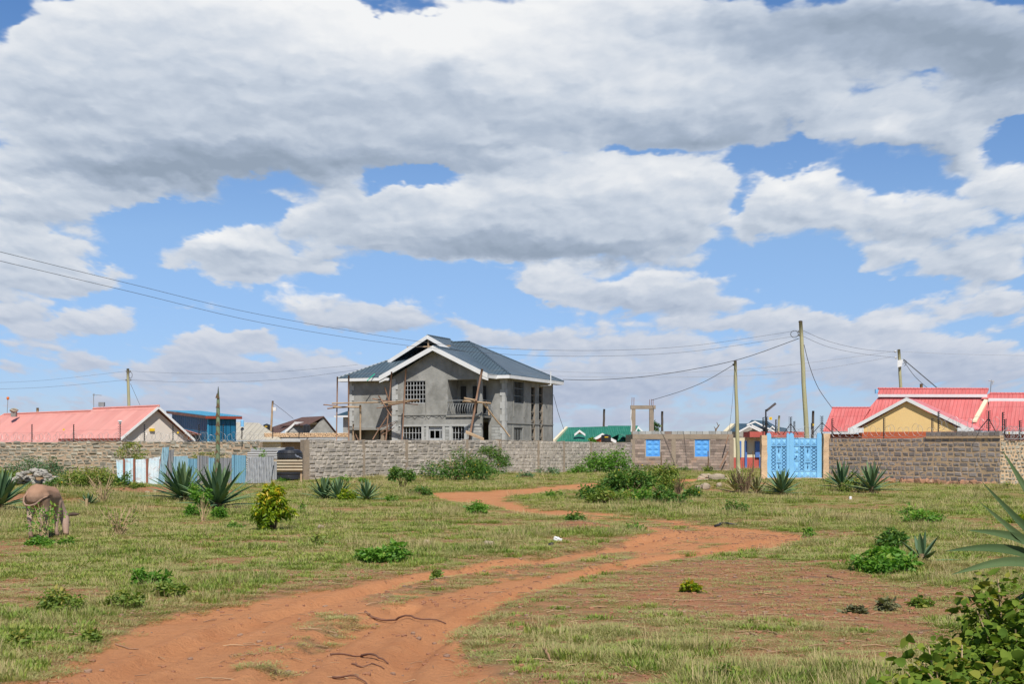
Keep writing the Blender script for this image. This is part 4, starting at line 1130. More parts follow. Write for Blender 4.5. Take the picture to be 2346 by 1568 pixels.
rf.slab([Lf(uh, R1 - .2, z2), Lf(GW + 1, R1, zev - .3), Lf(GW + 1, R2, zev - .3), Lf(uh, R2, z2)], .06)
rf.slab([Lf(uh, R2, z2), Lf(GW + 1, R2 + 4, zev - .4), Lf(ux, R2 + 4.5, z2 - sl_ * (uh - ux))], .06)
rof = rf.build('roof', roof_salmon, lh)
rc = MB(); rc.tube([Lf(uh, -.05, zrg + .02), Lf(uh, R1, zrg + .02)], .10, None, 6); rc.tube([Lf(uh, R1, z2 + .02), Lf(uh, R2, z2 + .02)], .10, None, 6); rc.tube([Lf(uh, R2, z2 + .02), Lf(ux, R2 + 4.5, z2 - sl_ * (uh - ux) + .03)], .07, None, 6); rc.build('ridge_cap', roof_salmon, rof)
fb = MB(); board2(fb, Lf(-.08, -.03, zev + .01), Lf(uh, -.03, zrg + .01), .22); board2(fb, Lf(uh, -.03, zrg + .01), Lf(GW + .12, -.03, zev - .09), .22); fb.build('barge_board', fascia_m, rof)
fb = MB(); board2(fb, Lf(-.06, 0, zev - .04), Lf(-.06, R1 - .3, zev - .04), .18); fb.build('gutter', red_board, rof)
simple_part(lh, 'wall_lamp', yellow_m, (uh - .55, uh - .15, .30, .45, zev + .55, zev + .75), T=Lf)
F3 = Fr(425, 108, -45)
fo = MB(); fo.slab([F3(0, 0, F3.Z(985)), F3(2.6, 0, F3.Z(1004)), F3(2.6, 4, F3.Z(1004)), F3(0, 4, F3.Z(985))], .05); fo.build('porch_roof', roof_salmon, lh)
# roof fittings of the left house
def rooftop(name, label, cat, p, parts, group=None):
    t = thing(name, label, cat, p, 0, group)
    for nm, m_, fn in parts:
        mb = MB(); fn(mb); mb.build(nm, m_, t)
    return t
orange_m = surf('orange_lamp', (.80, .20, .04), None, 3, .5, None)
p = at(16, 942, 122)
rooftop('beacon_lamp', 'orange lamp on a thin rod above the left roof ridge', 'lamp', p, [('rod', steel_m, lambda b: b.tube([p - Vector((0, 0, .4)), at(18, 915, 122)], .03, None, 5)), ('bulb', orange_m, lambda b: b.rock(at(18, 913, 122), .13, .13, .16, None, 3, .02))])
p = at(32, 943, 118)
rooftop('roof_cowl', 'dark stone like chimney cowl on the left roof ridge', 'chimney', p, [('base', concrete, lambda b: b.box(p.x - .22, p.x + .22, p.y - .2, p.y + .2, p.z - .5, p.z + .05)), ('cap', stone_green, lambda b: b.rock(p + Vector((0, 0, .1)), .42, .35, .2, None, 5, .2))])
p = at(215, 934, 112)
rooftop('antenna', 'thin aerial with a short crossbar on the salmon roof', 'antenna', p, [('mast', steel_m, lambda b: b.tube([p - Vector((0, 0, .3)), at(214, 903, 112)], .03, None, 5)), ('crossbar', steel_m, lambda b: (b.tube([at(212, 905, 112), at(233, 906.5, 112)], .022, None, 5), b.tube([at(216, 902, 112), at(216, 909, 112)], .02, None, 5)))])
p = at(233, 933, 111)
rooftop('floodlight', 'boxy grey floodlight on two legs on the salmon roof', 'floodlight', p, [('housing', steel_m, lambda b: b.box(p.x - .24, p.x + .24, p.y - .15, p.y + .15, p.z + .05, p.z + .40)), ('leg', steel_m, lambda b: b.tube([p + Vector((-.15, 0, -.4)), p + Vector((-.15, 0, .1))], .02, None, 5)), ('leg', steel_m, lambda b: b.tube([p + Vector((.15, 0, -.4)), p + Vector((.15, 0, .1))], .02, None, 5))])

# blue iron shed
Sf = Fr(476, 108, -38)      # corner towards us; u right and away
shed = thing('blue_shed', 'tall blue corrugated iron shed with brown and red roof edge', 'shed', (*Sf(1, 1, 0).xy, 0))
SU = Sf.U(541); SW = Sf.Wd(394)
zt1 = Sf.Z(956); zt2 = zt1 + .55
mb = MB()
mb.poly([Sf(0, 0, 0), Sf(SU, 0, 0), Sf(SU, 0, zt1), Sf(0, 0, zt1)]); mb.poly([Sf(0, SW, 0), Sf(0, 0, 0), Sf(0, 0, zt1), Sf(0, SW, zt2)])
mb.poly([Sf(SU, 0, 0), Sf(SU, SW, 0), Sf(SU, SW, zt2), Sf(SU, 0, zt1)]); mb.poly([Sf(SU, SW, 0), Sf(0, SW, 0), Sf(0, SW, zt2), Sf(SU, SW, zt2)])
mb.build('wall', wall_blue, shed)
mb = MB(); mb.slab([Sf(-.35, -.35, zt1 + .12), Sf(SU + .35, -.35, zt1 + .12), Sf(SU + .35, SW + .4, zt2 + .16), Sf(-.35, SW + .4, zt2 + .16)], .04); mb.build('roof', roof_blue, shed)
mb = MB(); board2(mb, Sf(-.36, SW + .4, zt2 + .1), Sf(-.36, -.36, zt1 + .07), .22); mb.build('fascia_board', brown_board, shed)
mb = MB(); board2(mb, Sf(-.36, -.38, zt1 + .07), Sf(SU + .36, -.38, zt1 + .07), .22); mb.build('fascia_board', red_board, shed)
mb = MB(); mb.box(-.04, .04, -.06, .06, 0, zt1, None, Sf); mb.build('corner_post', roof_blue, shed)

# cream roof behind, brown tiled house, low stone building
Cf = Fr(530, 118, 10)
cr_ = thing('shed', 'low building with cream ribbed roof sloping down right of the blue shed', 'shed', (*Cf(2, 2, 0).xy, 0))
mb = MB(); mb.slab([Cf(-1.5, 0, Cf.Z(1008)), Cf(Cf.U(648), 0, Cf.Z(1010)), Cf(Cf.U(636), .5, Cf.Z(1003)), Cf(Cf.U(556), 4, Cf.Z(968)), Cf(-1.5, 4, Cf.Z(966))], .06); mb.build('roof', roof_cream, cr_)
simple_part(cr_, 'wall', cream_wall, (-1.4, Cf.U(640), .3, 4, 0, Cf.Z(1012)), T=Cf)
p = at(555, 966, 120); rooftop('water_tank', 'tiny pale blue tank on the cream roof ridge', 'tank', p, [('body', blue_paint, lambda b: b.lathe([(.16, -.5), (.16, .06), (.06, .12)], p, None, 12))])
Bf = Fr(710, 150, -30)
bh = thing('house', 'unplastered grey house with brown tiled roof far behind', 'house', (*Bf(2, 2, 0).xy, 0))
bU = Bf.U(768); bz0 = Bf.Z(993); bza = Bf.Z(956, bU / 2, 0)
mb = MB(); mb.poly([Bf(0, 0, 0), Bf(bU, 0, 0), Bf(bU, 0, bz0), Bf(bU * .52, 0, bza), Bf(0, 0, bz0)]); mb.box(0, bU, .02, 12, 0, bz0, None, Bf)
mb.build('wall', plaster_raw, bh)
bw = Bf.Wd(692, bU * .52); bw2 = Bf.Wd(592, 0)
mb = MB(); mb.slab([Bf(bU * .52, -.2, bza + .1), Bf(bU * .52, bw, bza + .1), Bf(-.8, bw + 1, Bf.Z(976, 0, bw)), Bf(-.3, -.2, Bf.Z(969.5, 0, 0) - .2)], .1)
mb.slab([Bf(bU * .52, bw, bza + .1), Bf(-.5, bw2, bz0 + .2), Bf(-1.5, Bf.Wd(640, -1.5), bz0 + .1), Bf(-.4, bw * .6, Bf.Z(969))], .1)
mb.slab([Bf(bU * .52, -.2, bza + .1), Bf(bU + .3, -.2, bz0 - .1), Bf(bU + .3, bw2, bz0 - .1), Bf(bU * .52, bw, bza + .1)], .1)
mb.build('roof', roof_tile, bh)
mb = MB(); board2(mb, at(653, 987, 153), at(675, 968, 153), .3); board2(mb, at(674, 967, 153), at(727, 968.5, 151), .28); board2(mb, at(710, 990, 150.3), at(741, 957, 151.4), .22); mb.build('fascia_board', fascia_m, bh)
mb = MB(); mb.poly([at(655, 993, 153.5), at(712, 993, 151.5), at(726, 970, 151.5), at(676, 970, 153.5), at(655, 988, 153.5)]); mb.build('wall', plaster_raw, bh)
def tank(label, px0, px1, py0, py1, D, group=None, ydot=False):
    r_ = (px1 - px0) / 2 / 3000 * D; h = (py1 - py0) / 3000 * D
    c = at((px0 + px1) / 2, py1, D)
    t = thing('water_tank', label, 'water tank', c, 0, group)
    mb = MB(); pr = [(r_ * .96, 0)]
    nb = 5
    for i in range(nb):
        z_ = h * .82 * i / nb; pr += [(r_, z_ + h * .03), (r_, z_ + h * .12), (r_ * .965, z_ + h * .13), (r_ * .965, z_ + h * .155)]
    pr += [(r_ * .98, h * .84), (r_ * .8, h * .93), (r_ * .35, h * .965)]
    mb.lathe(pr, c, None, 24); bd = mb.build('body', black_tank, t, False)
    mb = MB(); mb.lathe([(r_ * .34, h * .95), (r_ * .34, h * 1.0), (r_ * .2, h * 1.03)], c, None, 16); mb.build('lid', black_tank, bd)
    if ydot:
        mb = MB(); s_ = r_ * .16
        mb.box(c.x - s_ * 2.2, c.x + s_ * 2.2, c.y - r_ - .03, c.y - r_ + .02, c.z + h * .60, c.z + h * .70); mb.build('label_plate', yellow_m, t)
    return t
tank('black round tank on the roof edge beside the slim pole', 603, 619, 972, 989, 140, 'black roof tanks', True)
tank('black ribbed tank standing before the grey gable of the brown roofed house', 694, 710.5, 973, 990, 146, 'black roof tanks')
Kf = Fr(590, 118, 4)
lb = thing('low_building', 'low flat roofed building with rough stone parapet behind the grey wall', 'building', (*Kf(4, 2, 0).xy, 0))
simple_part(lb, 'wall', plaster_raw, (.2, Kf.U(700), .5, 6, 0, Kf.Z(1002)), T=Kf)
mb = MB()
for i in range(46):
    u = Kf.U(607) + i * .19; 
    for k in range(3):
        mb.tint = rnd.random(); mb.rock(Kf(u + rnd.uniform(-.05, .05), .3, Kf.Z(1002) + .05 + k * .12), .15, .12, .085, None, i * 3 + k, .2)
mb.build('parapet', mortar_tan, lb)
mb = MB(); mb.slab([Kf(-.1, -.6, Kf.Z(1009.5)), Kf(Kf.U(703), -.6, Kf.Z(1008.5)), Kf(Kf.U(703), .6, Kf.Z(1003)), Kf(-.1, .6, Kf.Z(1004))], .07); mb.slab([Kf(Kf.U(706), -.2, Kf.Z(1006)), Kf(Kf.U(808), -.2, Kf.Z(1005)), Kf(Kf.U(808), .8, Kf.Z(1003)), Kf(Kf.U(706), .8, Kf.Z(1003))], .09); mb.build('lean_to_roof', surf('old_zinc', (.46, .46, .45), (.36, .36, .35), 1, .6, None), lb)
simple_part(lb, 'gutter', steel_white, (-.12, Kf.U(703), -.68, -.6, Kf.Z(1013), Kf.Z(1009)), T=Kf)
simple_part(lb, 'front_wall', concrete_brown, (.6, Kf.U(703), .2, .4, 0, Kf.Z(1012)), T=Kf)
mb = MB(); mb.box(Kf.U(812), Kf.U(824), 0, .4, 0, Kf.Z(981), None, Kf); mb.build('column', concrete_brown, lb)

# concealed yard between the walls: big tank, screens
tank('huge black ribbed tank behind the rusty sheet screen', 633, 694, 1027, 1100, 73)
zinc = sheet_metal('zinc_sheet', (.60, .61, .63), (.48, .49, .51), .085, .42, fade=((.56, .54, .50), .5), depth=.03, sharp=False)
zinc_dull = sheet_metal('dull_zinc_sheet', (.42, .43, .45), (.32, .33, .35), .085, .5, fade=((.40, .32, .25), .5), depth=.03, sharp=False)
zinc_h = sheet_metal('zinc_sheet_sideways', (.44, .44, .43), (.34, .34, .34), .12, .5, axis=1, depth=.03, sharp=False)
rusty_h = sheet_metal('rusty_sheet_sideways', (.50, .43, .31), (.40, .31, .20), .155, .7, fade=((.32, .16, .08), .45), axis=1, depth=.05, sharp=False)
sheet_blue = sheet_metal('pale_blue_painted_sheet', (.46, .70, .80), (.36, .62, .76), .085, .55, fade=((.58, .70, .72), .6), depth=.03, sharp=False)
sheet_blue2 = sheet_metal('blue_painted_sheet', (.26, .54, .72), (.32, .60, .76), .085, .5, fade=((.25, .48, .62), .4), depth=.03, sharp=False)
sheet_white = surf('flaking_white_paint', (.74, .80, .82), (.60, .74, .80), 2.5, .7, (12, .6, .03), stain=((.42, .15, .08), 2.0, .545, .85))
sheet_flake = surf('flaking_blue_paint', (.46, .70, .80), (.62, .76, .80), 3.0, .7, (12, .4, .02), stain=((.40, .16, .09), 2.2, .55, .8))
rust_m = surf('rusty_iron', (.34, .11, .06), (.22, .09, .06), 3, .8, (14, .4, .01))
ife = thing('iron_sheet_fence', 'patchwork fence of blue, white and silver corrugated iron sheets', 'fence', (*gnd(450, D=65.5).xy, 0))
def fsheet(m_, x0, x1, top0, top1, bot=1113, D=65.5, lean=0.0, name='sheet', warp=.02, z0=None):
    mb = MB(); n = max(3, int((x1 - x0) / 3000 * D / .06)); rows = []
    for (f, zz) in ((0, None), (1, None)):
        row = []
        for i in range(n + 1):
            t = i / n; px = x0 + (x1 - x0) * t + (lean if f else 0)
            top = top0 + (top1 - top0) * t
            p = at(px, top if f else bot, D); p.y += math.sin(i * 2.1) * .018 + warp * math.sin(t * 3)
            if not f: p.z = zat(bot, D) if z0 is None else z0
            row.append(p)
        rows.append(row)
    mb.grid(rows); return mb.build(name, m_, ife)
for a in ((sheet_flake, 270, 288, 1054, 1056, 1110, 65.5, -4), (sheet_flake, 289, 309, 1052, 1051, 1112, 65.4, -4), (sheet_white, 309, 335, 1054, 1052, 1114, 65.6, 2), (sheet_white, 336, 361, 1051, 1047, 1114, 65.4, 6),
          (sheet_blue, 361, 377, 1026, 1025, 1110, 65.2, 11), (zinc_h if False else zinc_dull, 378, 391, 1032, 1031, 1112, 65.3, 8), (sheet_blue, 391, 430, 1047, 1045, 1112, 65.4), (sheet_blue2, 430, 452, 1051, 1052, 1112, 65.6), (zinc_dull, 452, 480, 1044, 1046, 1112, 65.4),
          (sheet_blue2, 478, 492, 1050, 1050, 1112, 65.3), (zinc_dull, 492, 532, 1050, 1050, 1112, 65.5), (sheet_blue2, 531, 564, 1043, 1044, 1108, 65.4), (zinc, 561, 620, 1049, 1047, 1108, 65.3, 8), (zinc, 622, 634, 1058, 1058, 1100, 65.6)):
    fsheet(*a)
for x in (284.5, 307.5, 337, 368):
    mb = MB(); mb.box(-.045, .045, -.05, .03, 0, 1.28, None, lambda a_, b_, c_, q_=gnd(x, D=65.3): q_ + Vector((a_, b_, c_))); mb.build('post', rust_m, ife)
scr = thing('sheet_screen', 'grey corrugated sheets laid sideways above the silver fence sheets', 'screen', (*gnd(600, D=74).xy, 0))
for (x0, x1, y0, y1, D) in ((573, 676, 1026, 1036, 74.0), (564, 637, 1035, 1048, 72.5)):
    mb = MB(); mb.poly([at(x0, y1 + (30 if y1 > 1040 else 0), D), at(x1, y1 + (30 if y1 > 1040 else 0), D), at(x1 - 3, y0, D + .1), at(x0 + 3, y0 + 1, D + .1)]); mb.build('sheet', zinc_h, scr)
scr = thing('sheet_screen', 'rusty corrugated sheet laid sideways below the huge black tank', 'screen', (*gnd(660, D=69).xy, 0))
mb = MB(); mb.slab([at(626, 1053, 69), at(693, 1052, 69), at(693, 1053, 69.1), at(626, 1054, 69.1)], .66); mb.build('sheet', rusty_h, scr)
for px in (628, 690): 
    mb = MB(); q_ = gnd(px, D=69.1); mb.box(q_.x - .05, q_.x + .05, q_.y, q_.y + .08, 0, 1.25); mb.build('post', wood_plank, scr)
bird = thing('pigeon', 'grey pigeon perched on the rusty sheet before the huge tank', 'bird', at(869, 1, 69))
bird.location = at(728 * 0 + 681, 1052, 69)
mb = MB(); c = bird.location; mb.rock(c + Vector((.02, 0, .10)), .14, .07, .075, None, 2, .03); mb.rock(c + Vector((-.085, 0, .20)), .045, .042, .05, None, 3, .02); mb.tube([c + Vector((-.05, 0, .13)), c + Vector((-.085, 0, .2))], .04, None, 6); mb.tube([c + Vector((.1, 0, .08)), c + Vector((.24, 0, .02))], [.05, .03], None, 6); mb.tube([c + Vector((-.12, 0, .2)), c + Vector((-.16, 0, .19))], [.015, .004], None, 5); mb.tube([c + Vector((0, 0, .05)), c], .012, None, 4)
mb.build('body', surf('pigeon_grey', (.20, .22, .26), (.14, .15, .18), 12, .7, None), bird, True)

# green roofed house
Gf = Fr(1274, 140, 0)
gh = thing('house', 'low house with bright green ribbed roof and white gablets', 'house', (*Gf(4, 3, 0).xy, 0))
gx = lambda px, w=0: Gf.U(px, w); gw = 5.5
mb = MB()
mb.slab([Gf(gx(1272), 0, Gf.Z(1012)), Gf(gx(1450), 0, Gf.Z(1012)), Gf(gx(1395, gw), gw, Gf.Z(978.5, 0, gw)), Gf(gx(1300, gw), gw, Gf.Z(980, 0, gw))], .08)
mb.slab([Gf(gx(1380, 1), 1, Gf.Z(1004, 0, 1)), Gf(gx(1480, 1), 1, Gf.Z(1004, 0, 1)), Gf(gx(1462, gw), gw, Gf.Z(976, 0, gw)), Gf(gx(1393, gw), gw, Gf.Z(976, 0, gw))], .08)
mb.slab([Gf(gx(1300, gw), gw, Gf.Z(980, 0, gw)), Gf(gx(1462, gw), gw, Gf.Z(976, 0, gw)), Gf(gx(1470, 11), 11, Gf.Z(1000, 0, 11)), Gf(gx(1290, 11), 11, Gf.Z(1000, 0, 11))], .08)
g2 = 2.2; 
mb.slab([Gf(gx(1418, -.6), -.6, Gf.Z(994.5, 0, -.6)), Gf(gx(1432, g2), g2, Gf.Z(995, 0, g2)), Gf(gx(1452, 1), 1, Gf.Z(1009, 0, 1)), Gf(gx(1455, -.6), -.6, Gf.Z(1012, 0, -.6))], .07)
mb.slab([Gf(gx(1418, -.6), -.6, Gf.Z(994.5, 0, -.6)), Gf(gx(1418, g2), g2, Gf.Z(995, 0, g2)), Gf(gx(1385, 1), 1, Gf.Z(1010, 0, 1)), Gf(gx(1380, -.6), -.6, Gf.Z(1012, 0, -.6))], .07)
mb.build('roof', roof_green, gh)
simple_part(gh, 'wall', cream_wall, (gx(1280), gx(1450), .8, 9, 0, Gf.Z(1013)), T=Gf)
mb = MB(); board2(mb, at(1272, 1008, 139.6), at(1301, 978, 145.2), .32, .25); mb.build('verge_board', cream_wall, gh)
mb = MB(); board2(mb, at(1352, 1010, 139), at(1380, 993, 139), .34, .2); board2(mb, at(1380, 993, 139), at(1412, 1010, 139), .34, .2); mb.build('barge_board', fascia_m, gh)
mb = MB(); mb.poly([at(1358, 1013, 139.3), at(1408, 1013, 139.3), at(1380, 996, 139.3)]); mb.build('gable_wall', orange_wall, gh)
mb = MB(); board2(mb, at(1316, 995, 140.5), at(1328, 985.5, 140.5), .24, .6); board2(mb, at(1328, 985.5, 140.5), at(1341, 995, 140.5), .24, .6); mb.build('gablet', fascia_m, gh)
mb = MB(); mb.poly([at(1320, 995, 140.7), at(1337, 995, 140.7), at(1328, 988, 140.7)]); mb.build('gablet_infill', orange_wall, gh)
mb = MB(); board2(mb, at(1455, 990, 143), at(1462, 977, 143), .25, .2); board2(mb, at(1462, 977, 143), at(1474, 989, 143), .25, .2); mb.build('barge_board', fascia_m, gh)
tank('black tank standing in front of the green roof', 1377, 1400, 996, 1014, 136, 'black roof tanks', True)

# building with two blue shutters
Nf = Fr(1449, 99.5, 0)
nb = thing('block_building', 'windowed block building with two bright blue shutters beside the gate', 'building', (*Nf(4, 2, 0).xy, 0))
nU = Nf.U(1678)
zt = Nf.Z(996); ztt = Nf.Z(988.5)
w1 = (Nf.U(1480), Nf.U(1512), Nf.Z(1046.5), Nf.Z(1008)); w2 = (Nf.U(1592), Nf.U(1625), Nf.Z(1047), Nf.Z(1008))
mb = MB(); wall_holes(mb, lambda u, t, z_: Nf(u, t, z_), 0, nU, 0, zt, [w1, w2], .22, mortar_grey); mb.box(nU - .2, nU, .23, 6, 0, zt, mortar_grey, Nf); mb.box(0, .2, .23, 6, 0, zt, mortar_grey, Nf); mb.build('wall', parent=nb)
mb = MB(); z_ = .0; r9 = random.Random(4); k = 0
while z_ < Nf.Z(1007) - .1:
    u = -(.25 if k % 2 else 0)
    while u < nU:
        l = .42 * r9.uniform(.8, 1.3); a_, b_ = max(u, 0), min(u + l, nU); u += l
        if b_ - a_ < .08: continue
        zz0, zz1 = z_ + .012, min(z_ + .21, Nf.Z(1007)) - .012
        for (wa, wb, wz0, wz1) in (w1, w2):
            if zz1 > wz0 - .06 and zz0 < wz1 + .06:
                if a_ < wb + .06 and b_ > wa - .06:
                    if a_ < wa - .14: b_ = min(b_, wa - .07)
                    elif b_ > wb + .14: a_ = max(a_, wb + .07)
                    else: a_ = b_
        if b_ - a_ < .05: continue
        mb.tint = r9.random(); mb.box(a_ + .012, b_ - .012, -.018 - r9.random() * .012, .0, zz0, zz1, stone_pink, Nf)
    z_ += .21; k += 1
mb.build('blockwork', parent=nb)
simple_part(nb, 'ring_beam', concrete_brown, (0, nU + .05, -.05, .24, Nf.Z(1007), zt + .02), T=Nf)
for x in (1450, 1543, 1676): simple_part(nb, 'column', concrete_brown, (Nf.U(x) - .16, Nf.U(x) + .16, -.04, .23, 0, Nf.Z(1007) - .003), T=Nf)
mb = MB(); u = 0.02
while u < nU - .1:
    l = r9.uniform(.42, .54); mb.tint = r9.random(); mb.box(u, min(u + l, nU) - .025, .0, .2, zt + .024, ztt + r9.uniform(-.015, .015), stone_pink if r9.random() < .28 else grey_block, Nf); u += l
mb.build('parapet', parent=nb)
for (a_, b_, c_, d_) in (w1, w2):
    fr_ = MB(); e_ = .045
    for bx in ((a_, b_, .0, .07, c_, c_ + e_), (a_, b_, .0, .07, d_ - e_, d_), (a_, a_ + e_, .0, .07, c_ + e_, d_ - e_), (b_ - e_, b_, .0, .07, c_ + e_, d_ - e_)): fr_.box(*bx, None, Nf)
    sh_ = fr_.build('window_frame', blue_shutter, nb)
    pn = MB()
    for i in range(2):
        for j in range(3):
            x0, x1 = a_ + e_ + (b_ - a_ - 2*e_) * i / 2, a_ + e_ + (b_ - a_ - 2*e_) * (i + 1) / 2
            z0_, z1_ = c_ + e_ + (d_ - c_ - 2*e_) * j / 3, c_ + e_ + (d_ - c_ - 2*e_) * (j + 1) / 3
            q4 = [Nf(x0, .05, z0_), Nf(x1, .05, z0_), Nf(x1, .05, z1_), Nf(x0, .05, z1_)]; ap = Nf((x0 + x1) / 2, -.0, (z0_ + z1_) / 2)
            for k in range(4): pn.poly([q4[k], q4[(k + 1) % 4], ap])
    pn.build('shutter', blue_shutter, sh_)
for (p0, p1) in (((1669, 997), (1663, 1018)), ((1668, 1035), (1649, 1072))):
    mb = MB(); mb.tube([at(p0[0], p0[1], 98.9), at(p1[0], p1[1], 98.7)], .05, None, 6); mb.build('prop', wood_pole, nb)
cf_ = thing('concrete_frame', 'two concrete columns and a beam rising behind the parapet', 'concrete frame', (*gnd(1472, D=103).xy, 0))
for x0, x1 in ((1447, 1456), (1488, 1498)):
    mb = MB(); a_, b_ = at(x0, 938, 103), at(x1, 938, 103); mb.box(a_.x, b_.x, 103, 103.3, 0, a_.z); mb.build('column', concrete_brown, cf_)
mb = MB(); a_, b_ = at(1445, 938, 103), at(1502, 929.5, 103); mb.box(a_.x, b_.x, 102.97, 103.33, a_.z + .003, b_.z); mb.build('beam', concrete_brown, cf_)
for x, y in ((1447.5, 911), (1452, 911), (1488, 916), (1492, 915), (1496, 915), (1500, 932)):
    mb = MB(); mb.tube([at(x, 935, 103.1), at(x + .5, y, 103.1)], .022, None, 5); mb.build('rebar', rust_m, cf_)
mb = MB(); mb.tube([at(1446, 939, 102.9), at(1445, 960, 102.9), at(1447, 975, 102.9), at(1446, 990, 102.9)], .05, None, 6); mb.build('hanging_pipe', white_m, cf_)

# red and cream building behind the gate
Qf = Fr(1676, 109, -12)
rb_ = thing('painted_building', 'cream and brick red rendered building with blue doors behind the gate', 'building', (*Qf(3, 2, 0).xy, 0))
qU = Qf.U(1830)
dz = Qf.Z(1049)
holes = [(Qf.U(1706), Qf.U(1712), .9, Qf.Z(1011)), (Qf.U(1729), Qf.U(1741), Qf.Z(1050), Qf.Z(1011))]
mb = MB(); mb.box(-.3, qU, 0, .2, dz, Qf.Z(1004), None, Qf); mb.box(-.3, -.1, .21, 6, dz, Qf.Z(1004), None, Qf); mb.build('upper_wall', cream_wall, rb_)
mb = MB(); mb.box(-.3, qU, -.01, .22, 0, dz - .003, None, Qf); mb.build('lower_wall', red_wall, rb_)
mb = MB(); mb.box(Qf.U(1706), qU + .3, -1.1, .3, Qf.Z(1002.5), Qf.Z(990), None, Qf); mb.build('canopy_beam', red_wall, rb_)
for a_, b_, c_, d_ in ((1705, 1710, 1073, 1011), (1729, 1739, 1049, 1012), (1738, 1741, 1074, 1048), (1692, 1697, 1049, 1011)):
    mb = MB(); mb.box(Qf.U(a_), Qf.U(b_), -.16, -.02, Qf.Z(c_), Qf.Z(d_), None, Qf); mb.build('door', blue_door, rb_)
# dark blue roof far behind
Vf = Fr(1735, 170, -10)
vh = thing('house', 'distant grey house with dark blue roof and white trimmed gables', 'house', (*Vf(0, 4, 0).xy, 0))
mb = MB(); A_ = lambda x, y, D=170: at(x, y, D)
mb.slab([A_(1671, 989), A_(1760, 989), A_(1745, 971, 176), A_(1682, 971, 176)], .1); mb.slab([A_(1708, 977, 173), A_(1722, 963, 176), A_(1757, 965, 178), A_(1800, 990, 172)], .1)
mb.slab([A_(1720, 975, 167), A_(1745, 988, 166), A_(1760, 985, 172), A_(1735, 974, 173)], .1); mb.slab([A_(1730, 969, 168), A_(1776, 991, 167), A_(1805, 991, 172), A_(1765, 972, 176)], .1); mb.slab([A_(1760, 974, 175), A_(1802, 982, 175), A_(1806, 992, 170), A_(1770, 992, 170)], .1)
mb.build('roof', roof_dark, vh)
mb = MB()
for p0, p1 in (((1693, 988), (1717, 975)), ((1717, 975), (1744, 988)), ((1711, 973), (1730, 965)), ((1730, 965), (1779, 990)), ((1765, 981), (1770, 976)), ((1770, 976), (1775, 981)), ((1722, 973), (1747, 985))): board2(mb, A_(*p0, 166), A_(*p1, 166), .2, .2)
mb.build('barge_board', fascia_m, vh)
mb = MB(); mb.poly([A_(1693, 1000, 167), A_(1745, 1000, 167), A_(1742, 989, 167), A_(1717, 977, 167), A_(1695, 989, 167)]); mb.box(A_(1680, 0).x, A_(1795, 0).x, 168, 178, 0, A_(0, 990).z); mb.build('wall', plaster_raw, vh)
mb = MB(); board2(mb, A_(1666, 988, 169), A_(1683, 971, 174), .4, .5); mb.build('verge_board', cream_wall, vh)

# right-hand house
Rf = Fr(1970, 86, 26)
rh = thing('house', 'large house with several red roofs and a yellow ochre gable on the right', 'house', (*Rf(4, 4, 0).xy, 0))
rx0, rx1 = Rf.U(1947), Rf.U(2222); rxc = Rf.U(2077)
za = Rf.Z(912, rxc, 0); ze0 = Rf.Z(984, rx0, 0); ze1 = Rf.Z(985, rx1, 0)
wx0, wx1 = Rf.U(1969, .45), Rf.U(2203, .45)
mb = MB(); mb.poly([Rf(wx0, .20, Rf.Z(1000.5)), Rf(wx1, .20, Rf.Z(1000.5)), Rf(wx1, .20, ze1 - .0), Rf(rxc, .20, za - .2), Rf(wx0, .20, ze0 - .0)]); mb.build('gable_wall', yellow_wall, rh)
mb = MB(); mb.box(wx0, wx1, .18, .7, 0, Rf.Z(990.3), None, Rf); mb.box(wx1 - .2, wx1, .71, 5, 0, Rf.Z(990), None, Rf); mb.box(Rf.U(1885, 3.5), wx0, 3.5, 3.8, 0, Rf.Z(994), None, Rf); mb.build('base_wall', orange_wall, rh)
mb = MB()
wR = 5.2
mb.slab([Rf(rxc, 0, za), Rf(rxc, wR, za), Rf(rx1 + .5, 3.4, ze1 + .05), Rf(rx1 + .1, 0, ze1 + .05)], .06); mb.slab([Rf(rxc, 0, za), Rf(rx0 - .1, 0, ze0), Rf(rx0 - .1, 3.2, ze0), Rf(rxc, wR, za)], .06)
frf = mb.build('front_roof', roof_pink, rh)
mb = MB(); board2(mb, Rf(rx0 - .12, -.04, ze0 + .03), Rf(rxc, -.04, za + .03), .24); board2(mb, Rf(rxc, -.04, za + .03), Rf(rx1 + .12, -.04, ze1 + .05), .24)
board2(mb, Rf(rx0 - .12, -.05, ze0 + .08), Rf(rx0 + .9, -.05, ze0 + .08), .32); board2(mb, Rf(rx1 - .75, -.05, ze1 + .12), Rf(rx1 + .25, -.05, ze1 + .12), .32); mb.build('barge_board', fascia_m, frf)
# main ridge and long slopes behind
wM = 7.0
def RP(px, py, w): u = Rf.U(px, w); return Rf(u, w, Rf.Z(py, u, w))
mb = MB()
mb.slab([RP(1986, 941, 5.6), RP(1938, 985, 3.2), RP(2260, 986, 3.2), RP(2264, 911, wM), RP(2013, 910, wM)], .06)
mb.slab([RP(2257, 970, 4.0), RP(2268, 913, wM - .2), RP(2440, 915, wM - .2), RP(2440, 988, 3.0), RP(2225, 986, 3.0)], .06)
mb.slab([RP(2013, 910, wM), RP(2264, 911, wM), RP(2300, 985, 12), RP(2030, 985, 12)], .06)
mb.build('main_roof', roof_red, rh)
mb = MB(); mb.slab([RP(1907, 935, 5.4), RP(1885, 988, 3.0), RP(1960, 990, 3.0), RP(1994, 935, 5.4)], .06); mb.slab([RP(1907, 935, 5.4), RP(1994, 935, 5.4), RP(2005, 980, 9), RP(1925, 980, 9)], .06); mb.build('side_roof', roof_red, rh)
